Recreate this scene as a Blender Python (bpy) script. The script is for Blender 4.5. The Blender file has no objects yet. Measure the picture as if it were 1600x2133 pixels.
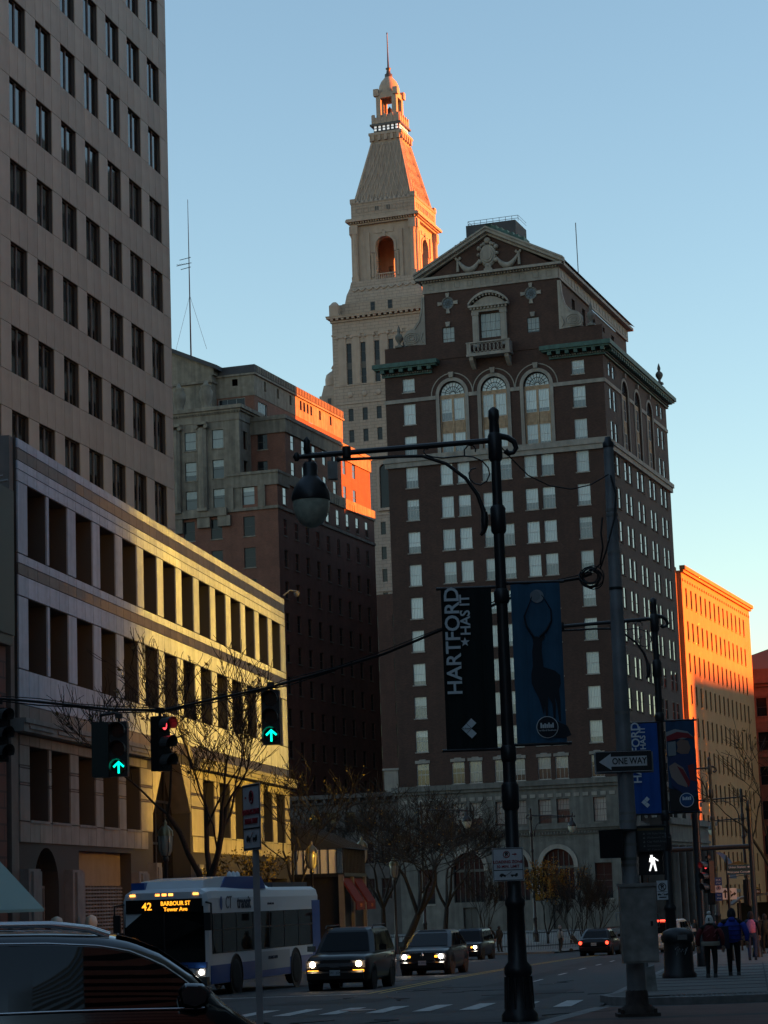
import bpy, bmesh, math, random
from math import sin, cos, tan, pi, radians as R, sqrt, atan2
from mathutils import Vector, Matrix
random.seed(7)
SC = bpy.context.scene
COL = SC.collection
# ---------------------------------------------------------------- camera
FPX, PITCH, ROLL, EYE = 4790.0, R(9.56), R(-2.03), Vector((0, 0, 1.5))
cF = Vector((0, cos(PITCH), sin(PITCH))); cR = Vector((1, 0, 0)); cU = cR.cross(cF)
cR, cU = cR*cos(ROLL)+cU*sin(ROLL), cU*cos(ROLL)-cR*sin(ROLL)
cam = bpy.data.cameras.new('camera'); camo = bpy.data.objects.new('camera', cam); COL.objects.link(camo)
cam.sensor_fit = 'HORIZONTAL'; cam.sensor_width = 36; cam.lens = FPX*36/1600; cam.clip_start = .5; cam.clip_end = 6000
M4 = Matrix((cR, cU, -cF)).transposed().to_4x4(); M4.translation = EYE; camo.matrix_world = M4
SC.camera = camo
# ---------------------------------------------------------------- sky, sun, exposure
SUN_AZ, SUN_EL = 88.0, 6.0
w = bpy.data.worlds.new('World'); SC.world = w; w.use_nodes = True
nt = w.node_tree; sky = nt.nodes.new('ShaderNodeTexSky'); sky.sky_type = 'NISHITA'; sky.sun_disc = False
sky.sun_elevation = R(SUN_EL); sky.sun_rotation = R(SUN_AZ); sky.altitude = 0
sky.air_density = 1.0; sky.dust_density = .1; sky.ozone_density = 1.5
bg = nt.nodes['Background']; bg.inputs[1].default_value = .061
nt.links.new(sky.outputs[0], bg.inputs[0])
sl = bpy.data.lights.new('sun', 'SUN'); sl.energy = 5.0; sl.angle = R(.55); sl.color = (1, .185, .018)
so = bpy.data.objects.new('sun', sl); COL.objects.link(so)
sdir = Vector((sin(R(SUN_AZ))*cos(R(SUN_EL)), cos(R(SUN_AZ))*cos(R(SUN_EL)), sin(R(SUN_EL))))
so.rotation_euler = sdir.to_track_quat('Z', 'Y').to_euler()
SC.view_settings.view_transform = 'Standard'; SC.view_settings.look = 'None'
SC.view_settings.exposure = 2.65; SC.view_settings.gamma = 1.0; SC.view_settings.use_curve_mapping = False
SC.render.engine = 'CYCLES'
cy = SC.cycles; cy.use_guiding = True; cy.guiding_training_samples = 64; cy.use_surface_guiding = True
cy.sample_clamp_indirect = 0; cy.max_bounces = 6; cy.diffuse_bounces = 3; cy.glossy_bounces = 4
cy.transmission_bounces = 4; cy.blur_glossy = .2; cy.use_denoising = True

# ---------------------------------------------------------------- pixel -> world helpers (surveying of the photograph)
def ray(px, py):
    d = cF*FPX+cR*(px-800)-cU*(py-1066.5); return d/sqrt(d.x*d.x+d.y*d.y)
def at(px, py, y): d = ray(px, py); return EYE+d*(y/d.y)
def g(y): return -.0155*y if y < 140 else -2.17-.004*(min(y, 400)-140)
AZ = 18.95
# ---------------------------------------------------------------- materials
MATS = {}
def mat(name, col, rough=.85, metal=0, var=0, scale=1.0, streak=0, rnd=0, bump=0, brick=None, spec=.5, emit=None, es=1, coat=0, blotch=0):
    if name in MATS: return MATS[name]
    m = bpy.data.materials.new(name); MATS[name] = m; m.use_nodes = True
    N = m.node_tree.nodes; L = m.node_tree.links; b = N['Principled BSDF']
    b.inputs['Base Color'].default_value = (*col, 1); b.inputs['Roughness'].default_value = rough
    b.inputs['Metallic'].default_value = metal; b.inputs['Specular IOR Level'].default_value = spec
    if coat: b.inputs['Coat Weight'].default_value = coat; b.inputs['Coat Roughness'].default_value = .05
    if emit: b.inputs['Emission Color'].default_value = (*emit, 1); b.inputs['Emission Strength'].default_value = es
    tc = N.new('ShaderNodeTexCoord'); cur = None; src = tc.outputs['Object']
    if brick:
        c1, c2, mo, bw, bh = brick
        sx = N.new('ShaderNodeSeparateXYZ'); L.new(src, sx.inputs[0])
        ad = N.new('ShaderNodeMath'); L.new(sx.outputs[0], ad.inputs[0]); L.new(sx.outputs[1], ad.inputs[1])
        cb = N.new('ShaderNodeCombineXYZ'); L.new(ad.outputs[0], cb.inputs[0]); L.new(sx.outputs[2], cb.inputs[1])
        br = N.new('ShaderNodeTexBrick'); L.new(cb.outputs[0], br.inputs[0])
        br.inputs['Color1'].default_value = (*c1, 1); br.inputs['Color2'].default_value = (*c2, 1); br.inputs['Mortar'].default_value = (*mo, 1)
        br.inputs['Scale'].default_value = 1; br.inputs['Mortar Size'].default_value = .006*bh/.08; br.inputs['Brick Width'].default_value = bw; br.inputs['Row Height'].default_value = bh
        cur = br.outputs[0]
    def mul(fac_out, lo, hi):
        nonlocal cur
        mr = N.new('ShaderNodeMapRange'); L.new(fac_out, mr.inputs[0]); mr.inputs[1].default_value = .3; mr.inputs[2].default_value = .7
        mr.inputs[3].default_value = lo; mr.inputs[4].default_value = hi
        mx = N.new('ShaderNodeMix'); mx.data_type = 'RGBA'; mx.blend_type = 'MULTIPLY'; mx.inputs[0].default_value = 1
        if cur is None: mx.inputs[6].default_value = (*col, 1)
        else: L.new(cur, mx.inputs[6])
        L.new(mr.outputs[0], mx.inputs[7]); cur = mx.outputs[2]
    nz = None
    if var:
        nz = N.new('ShaderNodeTexNoise'); L.new(src, nz.inputs[0]); nz.inputs['Scale'].default_value = scale; nz.inputs['Detail'].default_value = 6
        mul(nz.outputs[0], 1-var, 1+var)
    if blotch:
        n2 = N.new('ShaderNodeTexNoise'); L.new(src, n2.inputs[0]); n2.inputs['Scale'].default_value = scale*.12; n2.inputs['Detail'].default_value = 3
        mul(n2.outputs[0], 1-blotch, 1+blotch)
    if streak:
        mp = N.new('ShaderNodeMapping'); L.new(src, mp.inputs[0]); mp.inputs['Scale'].default_value = (1.7, 1.7, .12)
        n3 = N.new('ShaderNodeTexNoise'); L.new(mp.outputs[0], n3.inputs[0]); n3.inputs['Scale'].default_value = 1; n3.inputs['Detail'].default_value = 4
        mul(n3.outputs[0], 1-streak, 1+streak*.5)
    if rnd:
        oi = N.new('ShaderNodeObjectInfo'); mr = N.new('ShaderNodeMapRange'); L.new(oi.outputs['Random'], mr.inputs[0])
        mr.inputs[3].default_value = 1-rnd; mr.inputs[4].default_value = 1+rnd
        mx = N.new('ShaderNodeMix'); mx.data_type = 'RGBA'; mx.blend_type = 'MULTIPLY'; mx.inputs[0].default_value = 1
        if cur is None: mx.inputs[6].default_value = (*col, 1)
        else: L.new(cur, mx.inputs[6])
        L.new(mr.outputs[0], mx.inputs[7]); cur = mx.outputs[2]
    if cur is not None: L.new(cur, b.inputs['Base Color'])
    if bump:
        n4 = N.new('ShaderNodeTexNoise'); L.new(src, n4.inputs[0]); n4.inputs['Scale'].default_value = scale*4; n4.inputs['Detail'].default_value = 8
        bp = N.new('ShaderNodeBump'); bp.inputs['Strength'].default_value = bump; bp.inputs['Distance'].default_value = .05
        L.new(n4.outputs[0], bp.inputs['Height']); L.new(bp.outputs[0], b.inputs['Normal'])
    return m
def glass_mat(name, col=(.012, .014, .016), rough=.03, spec=.5, wav=.0, ior=1.5, metal=0):
    m = mat(name, col, rough, metal, spec=spec); N = m.node_tree.nodes; L = m.node_tree.links; b = N['Principled BSDF']; b.inputs['IOR'].default_value = ior
    if wav:
        tc = N.new('ShaderNodeTexCoord'); nz = N.new('ShaderNodeTexNoise'); L.new(tc.outputs['Object'], nz.inputs[0]); nz.inputs['Scale'].default_value = .9; nz.inputs['Detail'].default_value = 1
        bp = N.new('ShaderNodeBump'); bp.inputs['Strength'].default_value = wav; bp.inputs['Distance'].default_value = .061
        L.new(nz.outputs[0], bp.inputs['Height']); L.new(bp.outputs[0], b.inputs['Normal'])
    return m
# ---------------------------------------------------------------- mesh builder
class MB:
    def __init__(s): s.v = []; s.f = []; s.mi = []; s.M = None; s.sm = []
    def add(s, pts, faces, mi=0, smooth=False):
        o = len(s.v)
        s.v += [tuple(s.M @ Vector(p)) if s.M else tuple(p) for p in pts]
        for f in faces: s.f.append([o+i for i in f]); s.mi.append(mi); s.sm.append(smooth)
    def face(s, pts, mi=0): s.add(pts, [range(len(pts))], mi)
    def box(s, x0, x1, y0, y1, z0, z1, mi=0):
        if x1 < x0: x0, x1 = x1, x0
        if y1 < y0: y0, y1 = y1, y0
        if z1 < z0: z0, z1 = z1, z0
        s.add([(x0, y0, z0), (x1, y0, z0), (x1, y1, z0), (x0, y1, z0), (x0, y0, z1), (x1, y0, z1), (x1, y1, z1), (x0, y1, z1)],
              [(3, 2, 1, 0), (4, 5, 6, 7), (0, 1, 5, 4), (1, 2, 6, 5), (2, 3, 7, 6), (3, 0, 4, 7)], mi)
    def hexa(s, lo, hi, mi=0):   # two quads (lists of 4 points, same winding)
        s.add(list(lo)+list(hi), [(3, 2, 1, 0), (4, 5, 6, 7), (0, 1, 5, 4), (1, 2, 6, 5), (2, 3, 7, 6), (3, 0, 4, 7)], mi)
    def prism(s, poly, a, b, axis='y', mi=0, smooth=False):   # poly in the plane across the axis
        n = len(poly)
        P = (lambda p, t: (p[0], t, p[1])) if axis == 'y' else (lambda p, t: (t, p[0], p[1])) if axis == 'x' else (lambda p, t: (p[0], p[1], t))
        pts = [P(p, a) for p in poly]+[P(p, b) for p in poly]
        s.add(pts, [tuple(range(n))[::-1], tuple(range(n, 2*n))], mi)
        s.add(pts, [(i, (i+1) % n, n+(i+1) % n, n+i) for i in range(n)], mi, smooth)
    def lathe(s, prof, n=12, c=(0, 0, 0), mi=0, smooth=True, a0=0, cap=True):
        pts = []; k = len(prof)
        for r, z in prof:
            for j in range(n): a = a0+2*pi*j/n; pts.append((c[0]+r*cos(a), c[1]+r*sin(a), c[2]+z))
        fs = [(i*n+j, i*n+(j+1) % n, (i+1)*n+(j+1) % n, (i+1)*n+j) for i in range(k-1) for j in range(n)]
        s.add(pts, fs, mi, smooth)
        if cap:
            if prof[0][0] > 1e-4: s.add(pts[:n], [tuple(range(n))[::-1]], mi)
            if prof[-1][0] > 1e-4: s.add(pts[-n:], [tuple(range(n))], mi)
    def tube(s, path, r, n=6, mi=0, smooth=True, cap=True):
        path = [Vector(p) for p in path]; k = len(path); pts = []
        rr = r if isinstance(r, (list, tuple)) else [r]*k
        up = None
        for i in range(k):
            t = (path[min(i+1, k-1)]-path[max(i-1, 0)]).normalized()
            if up is None: up = Vector((0, 0, 1)) if abs(t.z) < .9 else Vector((1, 0, 0))
            a = t.cross(up).normalized(); b = a.cross(t).normalized(); up = b
            for j in range(n): th = 2*pi*j/n; pts.append(path[i]+(a*cos(th)+b*sin(th))*rr[i])
        s.add(pts, [(i*n+j, (i+1)*n+j, (i+1)*n+(j+1) % n, i*n+(j+1) % n) for i in range(k-1) for j in range(n)], mi, smooth)
        if cap: s.add(pts[:n], [tuple(range(n))], mi); s.add(pts[-n:], [tuple(range(n))[::-1]], mi)
    def loft(s, secs, mi=0, smooth=False, cap=True, closed=True):
        n = len(secs[0]); pts = [p for q in secs for p in q]; m = n if closed else n-1
        s.add(pts, [(i*n+j, i*n+(j+1) % n, (i+1)*n+(j+1) % n, (i+1)*n+j) for i in range(len(secs)-1) for j in range(m)], mi, smooth)
        if cap: s.add(secs[0], [tuple(range(n))[::-1]], mi); s.add(secs[-1], [tuple(range(n))], mi)
    def mesh(s, name, mats):
        me = bpy.data.meshes.new(name); me.from_pydata(s.v, [], s.f)
        for m in (mats if isinstance(mats, (list, tuple)) else [mats]): me.materials.append(m)
        me.polygons.foreach_set('material_index', s.mi); me.polygons.foreach_set('use_smooth', s.sm); me.update(); return me
    def build(s, name, mats, parent=None, loc=(0, 0, 0), rz=0, rot=None):
        return inst(name, s.mesh(name, mats), parent, loc, rz, rot)
def inst(name, me, parent=None, loc=(0, 0, 0), rz=0, rot=None, scale=None):
    o = bpy.data.objects.new(name, me); COL.objects.link(o); o.location = loc
    o.rotation_euler = rot if rot else (0, 0, rz)
    if scale: o.scale = scale
    if parent: o.parent = parent
    return o
def tag(o, label, cat=None, group=None, kind=None):
    if label: o['label'] = label
    if cat: o['category'] = cat
    if group: o['group'] = group
    if kind: o['kind'] = kind
    return o
def thing(name, label, cat, loc=(0, 0, 0), rz=0, group=None): return tag(inst(name, None, None, loc, rz), label, cat, group)
def struct(o): o['kind'] = 'structure'; return o
def stuff(o): o['kind'] = 'stuff'; return o
def copy_tree(o, parent=None):
    c = o.copy(); COL.objects.link(c); c.parent = parent
    for ch in list(o.children): copy_tree(ch, c)
    return c
TMP = bpy.data.scenes.new('workbench')
def eval_mesh(ob):   # evaluate a text or modifier object on its own, away from the big scene
    TMP.collection.objects.link(ob); vl = TMP.view_layers[0]; vl.update(); return bpy.data.meshes.new_from_object(ob.evaluated_get(vl.depsgraph))
def text_mesh(s, size, mat_, depth=.004, align='CENTER', bold=0, sx=1):
    cu = bpy.data.curves.new('lettering', 'FONT'); cu.body = s; cu.size = size; cu.extrude = depth; cu.align_x = align; cu.align_y = 'CENTER'
    cu.offset = bold; cu.resolution_u = 3
    ob = bpy.data.objects.new('lettering', cu); me = eval_mesh(ob)
    bpy.data.objects.remove(ob); me.materials.clear(); me.materials.append(mat_)
    if sx != 1: me.transform(Matrix.Diagonal((sx, 1, 1, 1)))
    return me
def text(s, size, mat_, parent, loc, rz=0, align='CENTER', bold=0, up=0, sx=1, depth=.004):   # reads from -y side
    me = text_mesh(s, size, mat_, depth, align, bold, sx)
    me.transform(Matrix.Rotation(up, 4, 'Z')); me.transform(Matrix.Rotation(pi/2, 4, 'X'))
    return inst('lettering', me, parent, loc, rz)
def unit(name, m):
    b = MB(); b.box(-.5, .5, -.5, .5, -.5, .5); return b.mesh(name, m)
# ---------------------------------------------------------------- facades
def face_front(y=0): return lambda u, z, w: (u, y-w, z)
def face_right(x=0): return lambda u, z, w: (x+w, u, z)
def face_left(x=0): return lambda u, z, w: (x-w, -u, z)      # u runs towards the viewer
def facade(mb, fc, u0, u1, z0, z1, ops, depth=.3, mi=0, mr=None):
    """wall sheet with real openings; ops = (ua, ub, za, zb[, arch])  arch: semicircular head"""
    mr = mi if mr is None else mr
    us = sorted({u0, u1, *[a for o in ops for a in o[:2]]}); zs = sorted({z0, z1, *[a for o in ops for a in o[2:4]]})
    us = [u for u in us if u0-1e-6 <= u <= u1+1e-6]; zs = [z for z in zs if z0-1e-6 <= z <= z1+1e-6]
    for j in range(len(zs)-1):
        zc = (zs[j]+zs[j+1])/2; run = None
        for i in range(len(us)):
            solid = i < len(us)-1 and not any(o[0] < (us[i]+us[i+1])/2 < o[1] and o[2] < zc < o[3] for o in ops)
            if solid and run is None: run = us[i]
            if not solid and run is not None:
                mb.face([fc(run, zs[j], 0), fc(us[i], zs[j], 0), fc(us[i], zs[j+1], 0), fc(run, zs[j+1], 0)], mi); run = None
    for o in ops:
        a, b, c, d = o[:4]; D = -depth
        arch = len(o) > 4 and o[4]
        r = (b-a)/2; sp = d-r if arch else d
        q = lambda p1, p2: mb.face([fc(*p1, 0), fc(*p2, 0), fc(*p2, D), fc(*p1, D)], mr)
        q((a, c), (b, c)); q((a, c), (a, sp)); q((b, c), (b, sp))
        if not arch: q((a, d), (b, d))
        else:
            m_ = (a+b)/2; P = [(m_-r*cos(t), sp+r*sin(t)) for t in [pi*i/14 for i in range(15)]]
            for i in range(14):
                q(P[i], P[i+1]); cx = a if i < 7 else b
                mb.face([fc(*P[i], 0), fc(*P[i+1], 0), fc(cx, d, 0)], mi)
            mb.face([fc(*P[7], 0), fc(a, d, 0), fc(b, d, 0)], mi)
WIN = {}
def window_mesh(w, h, cols, rows, fm, pm, bar=.06, mid=True, mull=.03):
    k = (round(w, 3), round(h, 3), cols, rows, fm.name, pm.name, bar, mid)
    if k in WIN: return WIN[k]
    f = MB(); hw = w/2
    f.box(-hw, -hw+bar, 0, .09, 0, h); f.box(hw-bar, hw, 0, .09, 0, h); f.box(-hw+bar, hw-bar, 0, .09, 0, bar); f.box(-hw+bar, hw-bar, 0, .09, h-bar, h)
    if mid: f.box(-hw+bar, hw-bar, .015, .08, h/2-bar*.5, h/2+bar*.5)
    for i in range(1, cols): x = -hw+w*i/cols; f.box(x-mull/2, x+mull/2, .03, .07, bar, h-bar)
    for i in range(1, rows):
        z = h*i/rows
        if not (mid and abs(z-h/2) < .05): f.box(-hw+bar, hw-bar, .033, .067, z-mull/2, z+mull/2)
    p = MB(); p.face([(-hw+bar/2, .05, bar/2), (hw-bar/2, .05, bar/2), (hw-bar/2, .05, h-bar/2), (-hw+bar/2, .05, h-bar/2)])
    WIN[k] = (f.mesh('window', fm), p.mesh('pane', pm)); return WIN[k]
def put_window(parent, fc, u, z, w, h, rz, fm, pm, cols=1, rows=2, inset=.16, sill=None, bar=.06, mid=True, sillh=.14, over=.1):
    f, p = window_mesh(w, h, cols, rows, fm, pm, bar, mid)
    o = inst('window', f, parent, fc(u, z, -inset), rz); inst('pane', p, o)
    if sill:
        k = ('sill', round(w, 2), sill.name, inset, sillh)
        if k not in WIN:
            b = MB(); b.box(-w/2-over, w/2+over, -inset-.09, 0, -sillh, -.002); WIN[k] = b.mesh('sill', sill)
        inst('sill', WIN[k], o)
    return o
# ================================================================ palette
m_brick = mat('dark_brick', (.12, .06, .045), brick=((.038, .017, .012), (.062, .028, .019), (.044, .031, .024), .24, .085), var=.15, scale=.7, blotch=.18, streak=.12, rough=.9)
m_brick_red = mat('red_brick', (.2, .08, .05), brick=((.125, .047, .03), (.17, .064, .04), (.12, .085, .065), .24, .085), var=.15, scale=.7, blotch=.15, streak=.1, rough=.9)
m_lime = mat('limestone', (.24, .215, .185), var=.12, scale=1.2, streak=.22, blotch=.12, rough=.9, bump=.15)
m_lime_d = mat('limestone_weathered_shaded', (.12, .113, .10), var=.18, scale=1.0, streak=.32, blotch=.2, rough=.92, bump=.2)  # base colour lowered for street-level shade, besides the weathering
m_terra = mat('tan_terracotta', (.30, .20, .12), var=.25, scale=2.5, rough=.8)
m_copper = mat('green_copper', (.035, .085, .07), var=.3, scale=1.5, streak=.3, rough=.7)
m_roof = mat('roof_tar', (.045, .045, .05), var=.2, scale=.6, rough=.9)
m_wframe = mat('white_sash', (.42, .42, .40), var=.1, rough=.6)
m_dframe = mat('dark_sash', (.035, .033, .03), rough=.5)
m_glass = glass_mat('dark_window_glass', wav=.03, ior=1.3)
m_glass_side = glass_mat('sky_window_glass', (.02, .022, .024), ior=2.1, wav=.01)
def blind_mat(name, white, dark, frac):
    """window glass over drawn curtains, different behind every window"""
    m = glass_mat(name, white, .06); N = m.node_tree.nodes; L = m.node_tree.links; b = N['Principled BSDF']
    tc = N.new('ShaderNodeTexCoord'); sx = N.new('ShaderNodeSeparateXYZ'); L.new(tc.outputs['Object'], sx.inputs[0])
    oi = N.new('ShaderNodeObjectInfo')
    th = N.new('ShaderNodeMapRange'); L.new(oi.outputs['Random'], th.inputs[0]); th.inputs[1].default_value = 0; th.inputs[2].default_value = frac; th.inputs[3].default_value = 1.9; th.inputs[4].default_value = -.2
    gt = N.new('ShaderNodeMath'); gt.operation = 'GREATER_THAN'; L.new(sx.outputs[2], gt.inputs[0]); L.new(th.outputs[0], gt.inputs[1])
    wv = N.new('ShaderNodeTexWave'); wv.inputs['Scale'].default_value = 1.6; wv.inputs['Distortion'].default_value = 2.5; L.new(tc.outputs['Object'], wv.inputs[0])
    fold_shade = N.new('ShaderNodeMapRange'); L.new(wv.outputs[1], fold_shade.inputs[0]); fold_shade.inputs[3].default_value = .72; fold_shade.inputs[4].default_value = 1.05  # fold shading painted into the curtain colour as wavy bands
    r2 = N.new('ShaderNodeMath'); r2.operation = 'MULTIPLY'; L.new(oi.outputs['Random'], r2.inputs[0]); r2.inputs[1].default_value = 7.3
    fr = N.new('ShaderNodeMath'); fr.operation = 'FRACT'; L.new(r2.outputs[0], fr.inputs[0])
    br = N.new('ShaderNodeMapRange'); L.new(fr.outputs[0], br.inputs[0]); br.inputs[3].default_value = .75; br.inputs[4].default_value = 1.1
    mm = N.new('ShaderNodeMath'); mm.operation = 'MULTIPLY'; L.new(fold_shade.outputs[0], mm.inputs[0]); L.new(br.outputs[0], mm.inputs[1])
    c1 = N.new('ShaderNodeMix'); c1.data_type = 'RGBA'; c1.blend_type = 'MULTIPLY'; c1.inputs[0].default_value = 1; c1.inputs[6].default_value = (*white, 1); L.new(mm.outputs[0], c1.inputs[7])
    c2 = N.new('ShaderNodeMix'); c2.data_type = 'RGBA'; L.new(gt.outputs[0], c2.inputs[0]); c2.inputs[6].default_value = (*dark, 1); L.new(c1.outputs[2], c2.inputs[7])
    L.new(c2.outputs[2], b.inputs['Base Color']); return m
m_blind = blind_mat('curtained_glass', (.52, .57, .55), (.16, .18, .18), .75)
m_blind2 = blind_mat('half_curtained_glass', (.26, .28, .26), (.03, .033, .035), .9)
def arch_band(mb, cx, sp, r0, r1, z0, w0, w1, mi=0, y=0, n=18):
    """stone surround of an arched opening, front at y-w1"""
    prev = None
    for i in range(n+1):
        t = pi*i/n; a = (cx-r0*cos(t), sp+r0*sin(t)); b = (cx-r1*cos(t), sp+r1*sin(t))
        if prev:
            pa, pb = prev
            mb.hexa([(pa[0], y-w0, pa[1]), (pb[0], y-w0, pb[1]), (b[0], y-w0, b[1]), (a[0], y-w0, a[1])], [(pa[0], y-w1, pa[1]), (pb[0], y-w1, pb[1]), (b[0], y-w1, b[1]), (a[0], y-w1, a[1])], mi)
        prev = (a, b)
    mb.box(cx-r1, cx-r0, y-w1, y-w0, z0, sp, mi); mb.box(cx+r0, cx+r1, y-w1, y-w0, z0, sp, mi)
def dentils(mb, fc, u0, u1, z0, z1, w0, w1, pitch, frac=.5, mi=0):
    n = max(1, int((u1-u0)/pitch)); p = (u1-u0)/n
    for i in range(n):
        a = u0+p*(i+.5-frac/2); b = u0+p*(i+.5+frac/2)
        P, Q = fc(a, z0, w0), fc(b, z1, w1); mb.box(P[0], Q[0], P[1], Q[1], P[2], Q[2], mi)
def cornice(mb, x0, x1, y0, y1, steps, mi=0):
    """ring-shaped cornice round a rectangular plan; steps = (z0, z1, overhang)"""
    for z0, z1, o in steps: mb.box(x0-o, x1+o, y0-o, y1+o, z0, z1, mi)
URN = None
def urn(parent, loc, s=1.0, m=None):
    global URN
    if URN is None:
        b = MB(); b.box(-.45, .45, -.45, .45, 0, .25)
        b.lathe([(.32, .25), (.2, .4), (.16, .6), (.3, .8), (.5, 1.15), (.52, 1.4), (.4, 1.65), (.2, 1.8), (.17, 2.0), (.24, 2.15), (.2, 2.4), (.1, 2.75), (.02, 2.95)], 12)
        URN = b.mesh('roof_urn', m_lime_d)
    return inst('urn', URN, parent, loc, scale=(s, s, s))

# ================================================================ the dark brick high-rise with the pediment
def hotel():
    T = thing('brick_high_rise', 'dark brown brick high-rise with stone pediment, green copper cornice and arched upper windows', 'building', (26.06, 260.70, -2.65), R(-AZ))
    W, D = 26.85, 34.0; F = face_front(); S = face_right()
    cols = [-23.9, -19.6, -17.5, -14.45, -12.35, -9.3, -7.25, -3.05]; rowsB = [17.0+3.905*i for i in range(10)]
    outer = [(63.75, 1.65), (59.8, 2.5), (56.0, 2.4)]; arcs = [-18.5, -13.35, -8.12]
    ops = [(c-.75, c+.75, z, z+2.5) for c in cols for z in rowsB]
    ops += [(c-.75, c+.75, z, z+h) for c in (cols[0], cols[-1]) for z, h in outer]
    ops += [(c-1.6, c+1.6, 55.9, 64.55, 1) for c in arcs]
    ops += [(-19.4, -17.9, 68.3, 71.15), (-8.9, -7.45, 68.3, 71.15), (-14.65, -12.2, 68.1, 72.3)]
    b = MB(); facade(b, F, -W, 0, 16.85, 67.3, [o for o in ops if o[2] < 67], .32)
    pair = [2.95, 4.95, 8.9, 11.2, 15.45, 17.85, 22.2, 24.5, 28.7, 31.1]; sarc = [10.2, 16.85, 23.55]
    sops = [(c-.66, c+.66, z, z+2.45) for c in pair for z in rowsB]
    sops += [(c-.6, c+.6, z, z+h) for c in (pair[0], pair[1], pair[8], pair[9]) for z, h in outer] + [(c-1.6, c+1.6, 55.9, 64.55, 1) for c in sarc]
    facade(b, S, 0, D, 16.85, 67.3, sops, .32)
    b.face([(-W, 0, 0), (-W, D, 0), (-W, D, 67.3), (-W, 0, 67.3)]); b.face([(-W, D, 0), (0, D, 0), (0, D, 67.3), (-W, D, 67.3)])
    # parapet, attic with its gable
    b.box(-26.7, .1, -.1, .25, 67.3, 69.3); b.box(-.25, .1, .25, D, 67.3, 68.5); b.box(-26.7, -26.35, .25, D, 67.3, 68.5)
    facade(b, F, -21.5, -5.0, 69.3, 75.5, [o for o in ops if o[2] > 67], .3)
    aops = [(u, u+1.5, 70.6, 74.6) for u in (6.5, 11.5, 16.5, 21.5, 26.5)]
    facade(b, face_right(-5.0), 0, 35, 67.3, 75.5, aops, .35)
    b.face([(-21.5, 0, 67.3), (-21.5, 35, 67.3), (-21.5, 35, 75.5), (-21.5, 0, 75.5)]); b.face([(-21.5, 35, 60), (-5, 35, 60), (-5, 35, 77), (-21.5, 35, 77)])
    b.face([(-21.5, .05, 77), (-5, .05, 77), (-13.25, .05, 82.0)])
    b.build('brick_wall', m_brick, T)
    b = MB(); b.box(-19.4, -17.9, .3, .4, 68, 71.3); b.face([(-26.6, .1, 67.4), (-.1, .1, 67.4), (-.1, D, 67.4), (-26.6, D, 67.4)]); b.build('flat_roof', m_roof, T)
    # stone courses
    b = MB()
    for z0, z1, o in ((62.5, 62.95, .12), (54.65, 55.25, .3), (55.25, 55.75, .45), (55.75, 56.0, .18)):
        if z0 > 60:
            for a, c in ((-W-o, -20.55), (-16.45, -15.4), (-11.3, -10.17), (-6.07, .12)): b.box(a, c, -o, .02, z0, z1)
            for a, c in ((0, 8.15), (12.25, 14.8), (18.9, 21.5), (25.6, D)): b.box(-.02, o, a, c, z0, z1)
        else:
            b.box(-W-o, o, -o, .02, z0, z1); b.box(-.02, o, .02, D+o, z0, z1)
    b.build('stone_course', m_lime, T)
    for i, c in enumerate(arcs):
        b = MB(); arch_band(b, c, 62.95, 1.6, 2.02, 55.9, -.05, .12); arch_band(b, c, 62.95, 2.5, 2.62, 62.95, -.03, .05)
        b.hexa([(c-.22, .02, 64.95), (c+.22, .02, 64.95), (c+.32, .02, 65.6), (c-.32, .02, 65.6)], [(c-.22, -.3, 64.95), (c+.22, -.3, 64.95), (c+.32, -.34, 65.6), (c-.32, -.34, 65.6)])
        b.build('arch_surround', m_lime, T)
    for c in sarc:
        b = MB(); b.M = Matrix.Rotation(pi/2, 4, 'Z'); arch_band(b, c, 62.95, 1.6, 1.95, 55.9, -.05, .1)
        b.box(c-.2, c+.2, -.3, .02, 64.95, 65.5); b.build('arch_surround', m_lime, T)
    # arched windows: fanlight, two pairs of sashes, ornamental spandrels
    def arched(fc, c, rz, gm):
        f = MB(); f.M = Matrix.Rotation(rz, 4, 'Z')
        f.box(-1.6, 1.6, .2, .3, 62.45, 62.95, 0); f.box(-1.6, 1.6, .24, .34, 55.9, 56.0, 0); f.box(-.12, .12, .17, .34, 56, 62.45, 0); f.box(-1.6, -1.42, .2, .34, 56, 62.45, 0); f.box(1.42, 1.6, .2, .34, 56, 62.45, 0)
        o = f.build('arched_window', m_terra, T, fc(c, 0, 0), rz=0)
        for dx in (-.77, .77):
            for z in (58.28,):
                p = MB(); p.M = Matrix.Rotation(rz, 4, 'Z'); p.box(dx-.62, dx+.62, .22, .34, z, 59.78); p.box(dx-.42, dx+.42, .19, .22, z+.25, z+1.25); p.lathe([(.05, 0), (.22, 0), (.18, .06)], 8, (dx, .14, z+.75)) if False else None
                p.build('spandrel_panel', m_terra, o)
            for z, h in ((56.0, 2.28), (59.78, 2.67)):
                fm, pm = window_mesh(1.28, h, 3, 2, m_wframe, gm, .05)
                q = inst('sash', fm, o, Matrix.Rotation(rz, 3, 'Z') @ Vector((dx, .2, z)), rz); inst('pane', pm, q)
        k = MB(); k.M = Matrix.Rotation(rz, 4, 'Z'); n = 16
        for i in range(n):
            a0, a1 = pi*i/n, pi*(i+1)/n
            k.face([(0, .26, 62.95), (-1.55*cos(a0), .26, 62.95+1.5*sin(a0)), (-1.55*cos(a1), .26, 62.95+1.5*sin(a1))])
        fan = k.build('fanlight', gm, o)
        k = MB(); k.M = Matrix.Rotation(rz, 4, 'Z')
        for i in range(1, 10): a = pi*i/10; k.tube([(-.35*cos(a), .22, 62.95+.35*sin(a)), (-1.52*cos(a), .22, 62.95+1.5*sin(a))], .028, 4, smooth=False)
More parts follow.
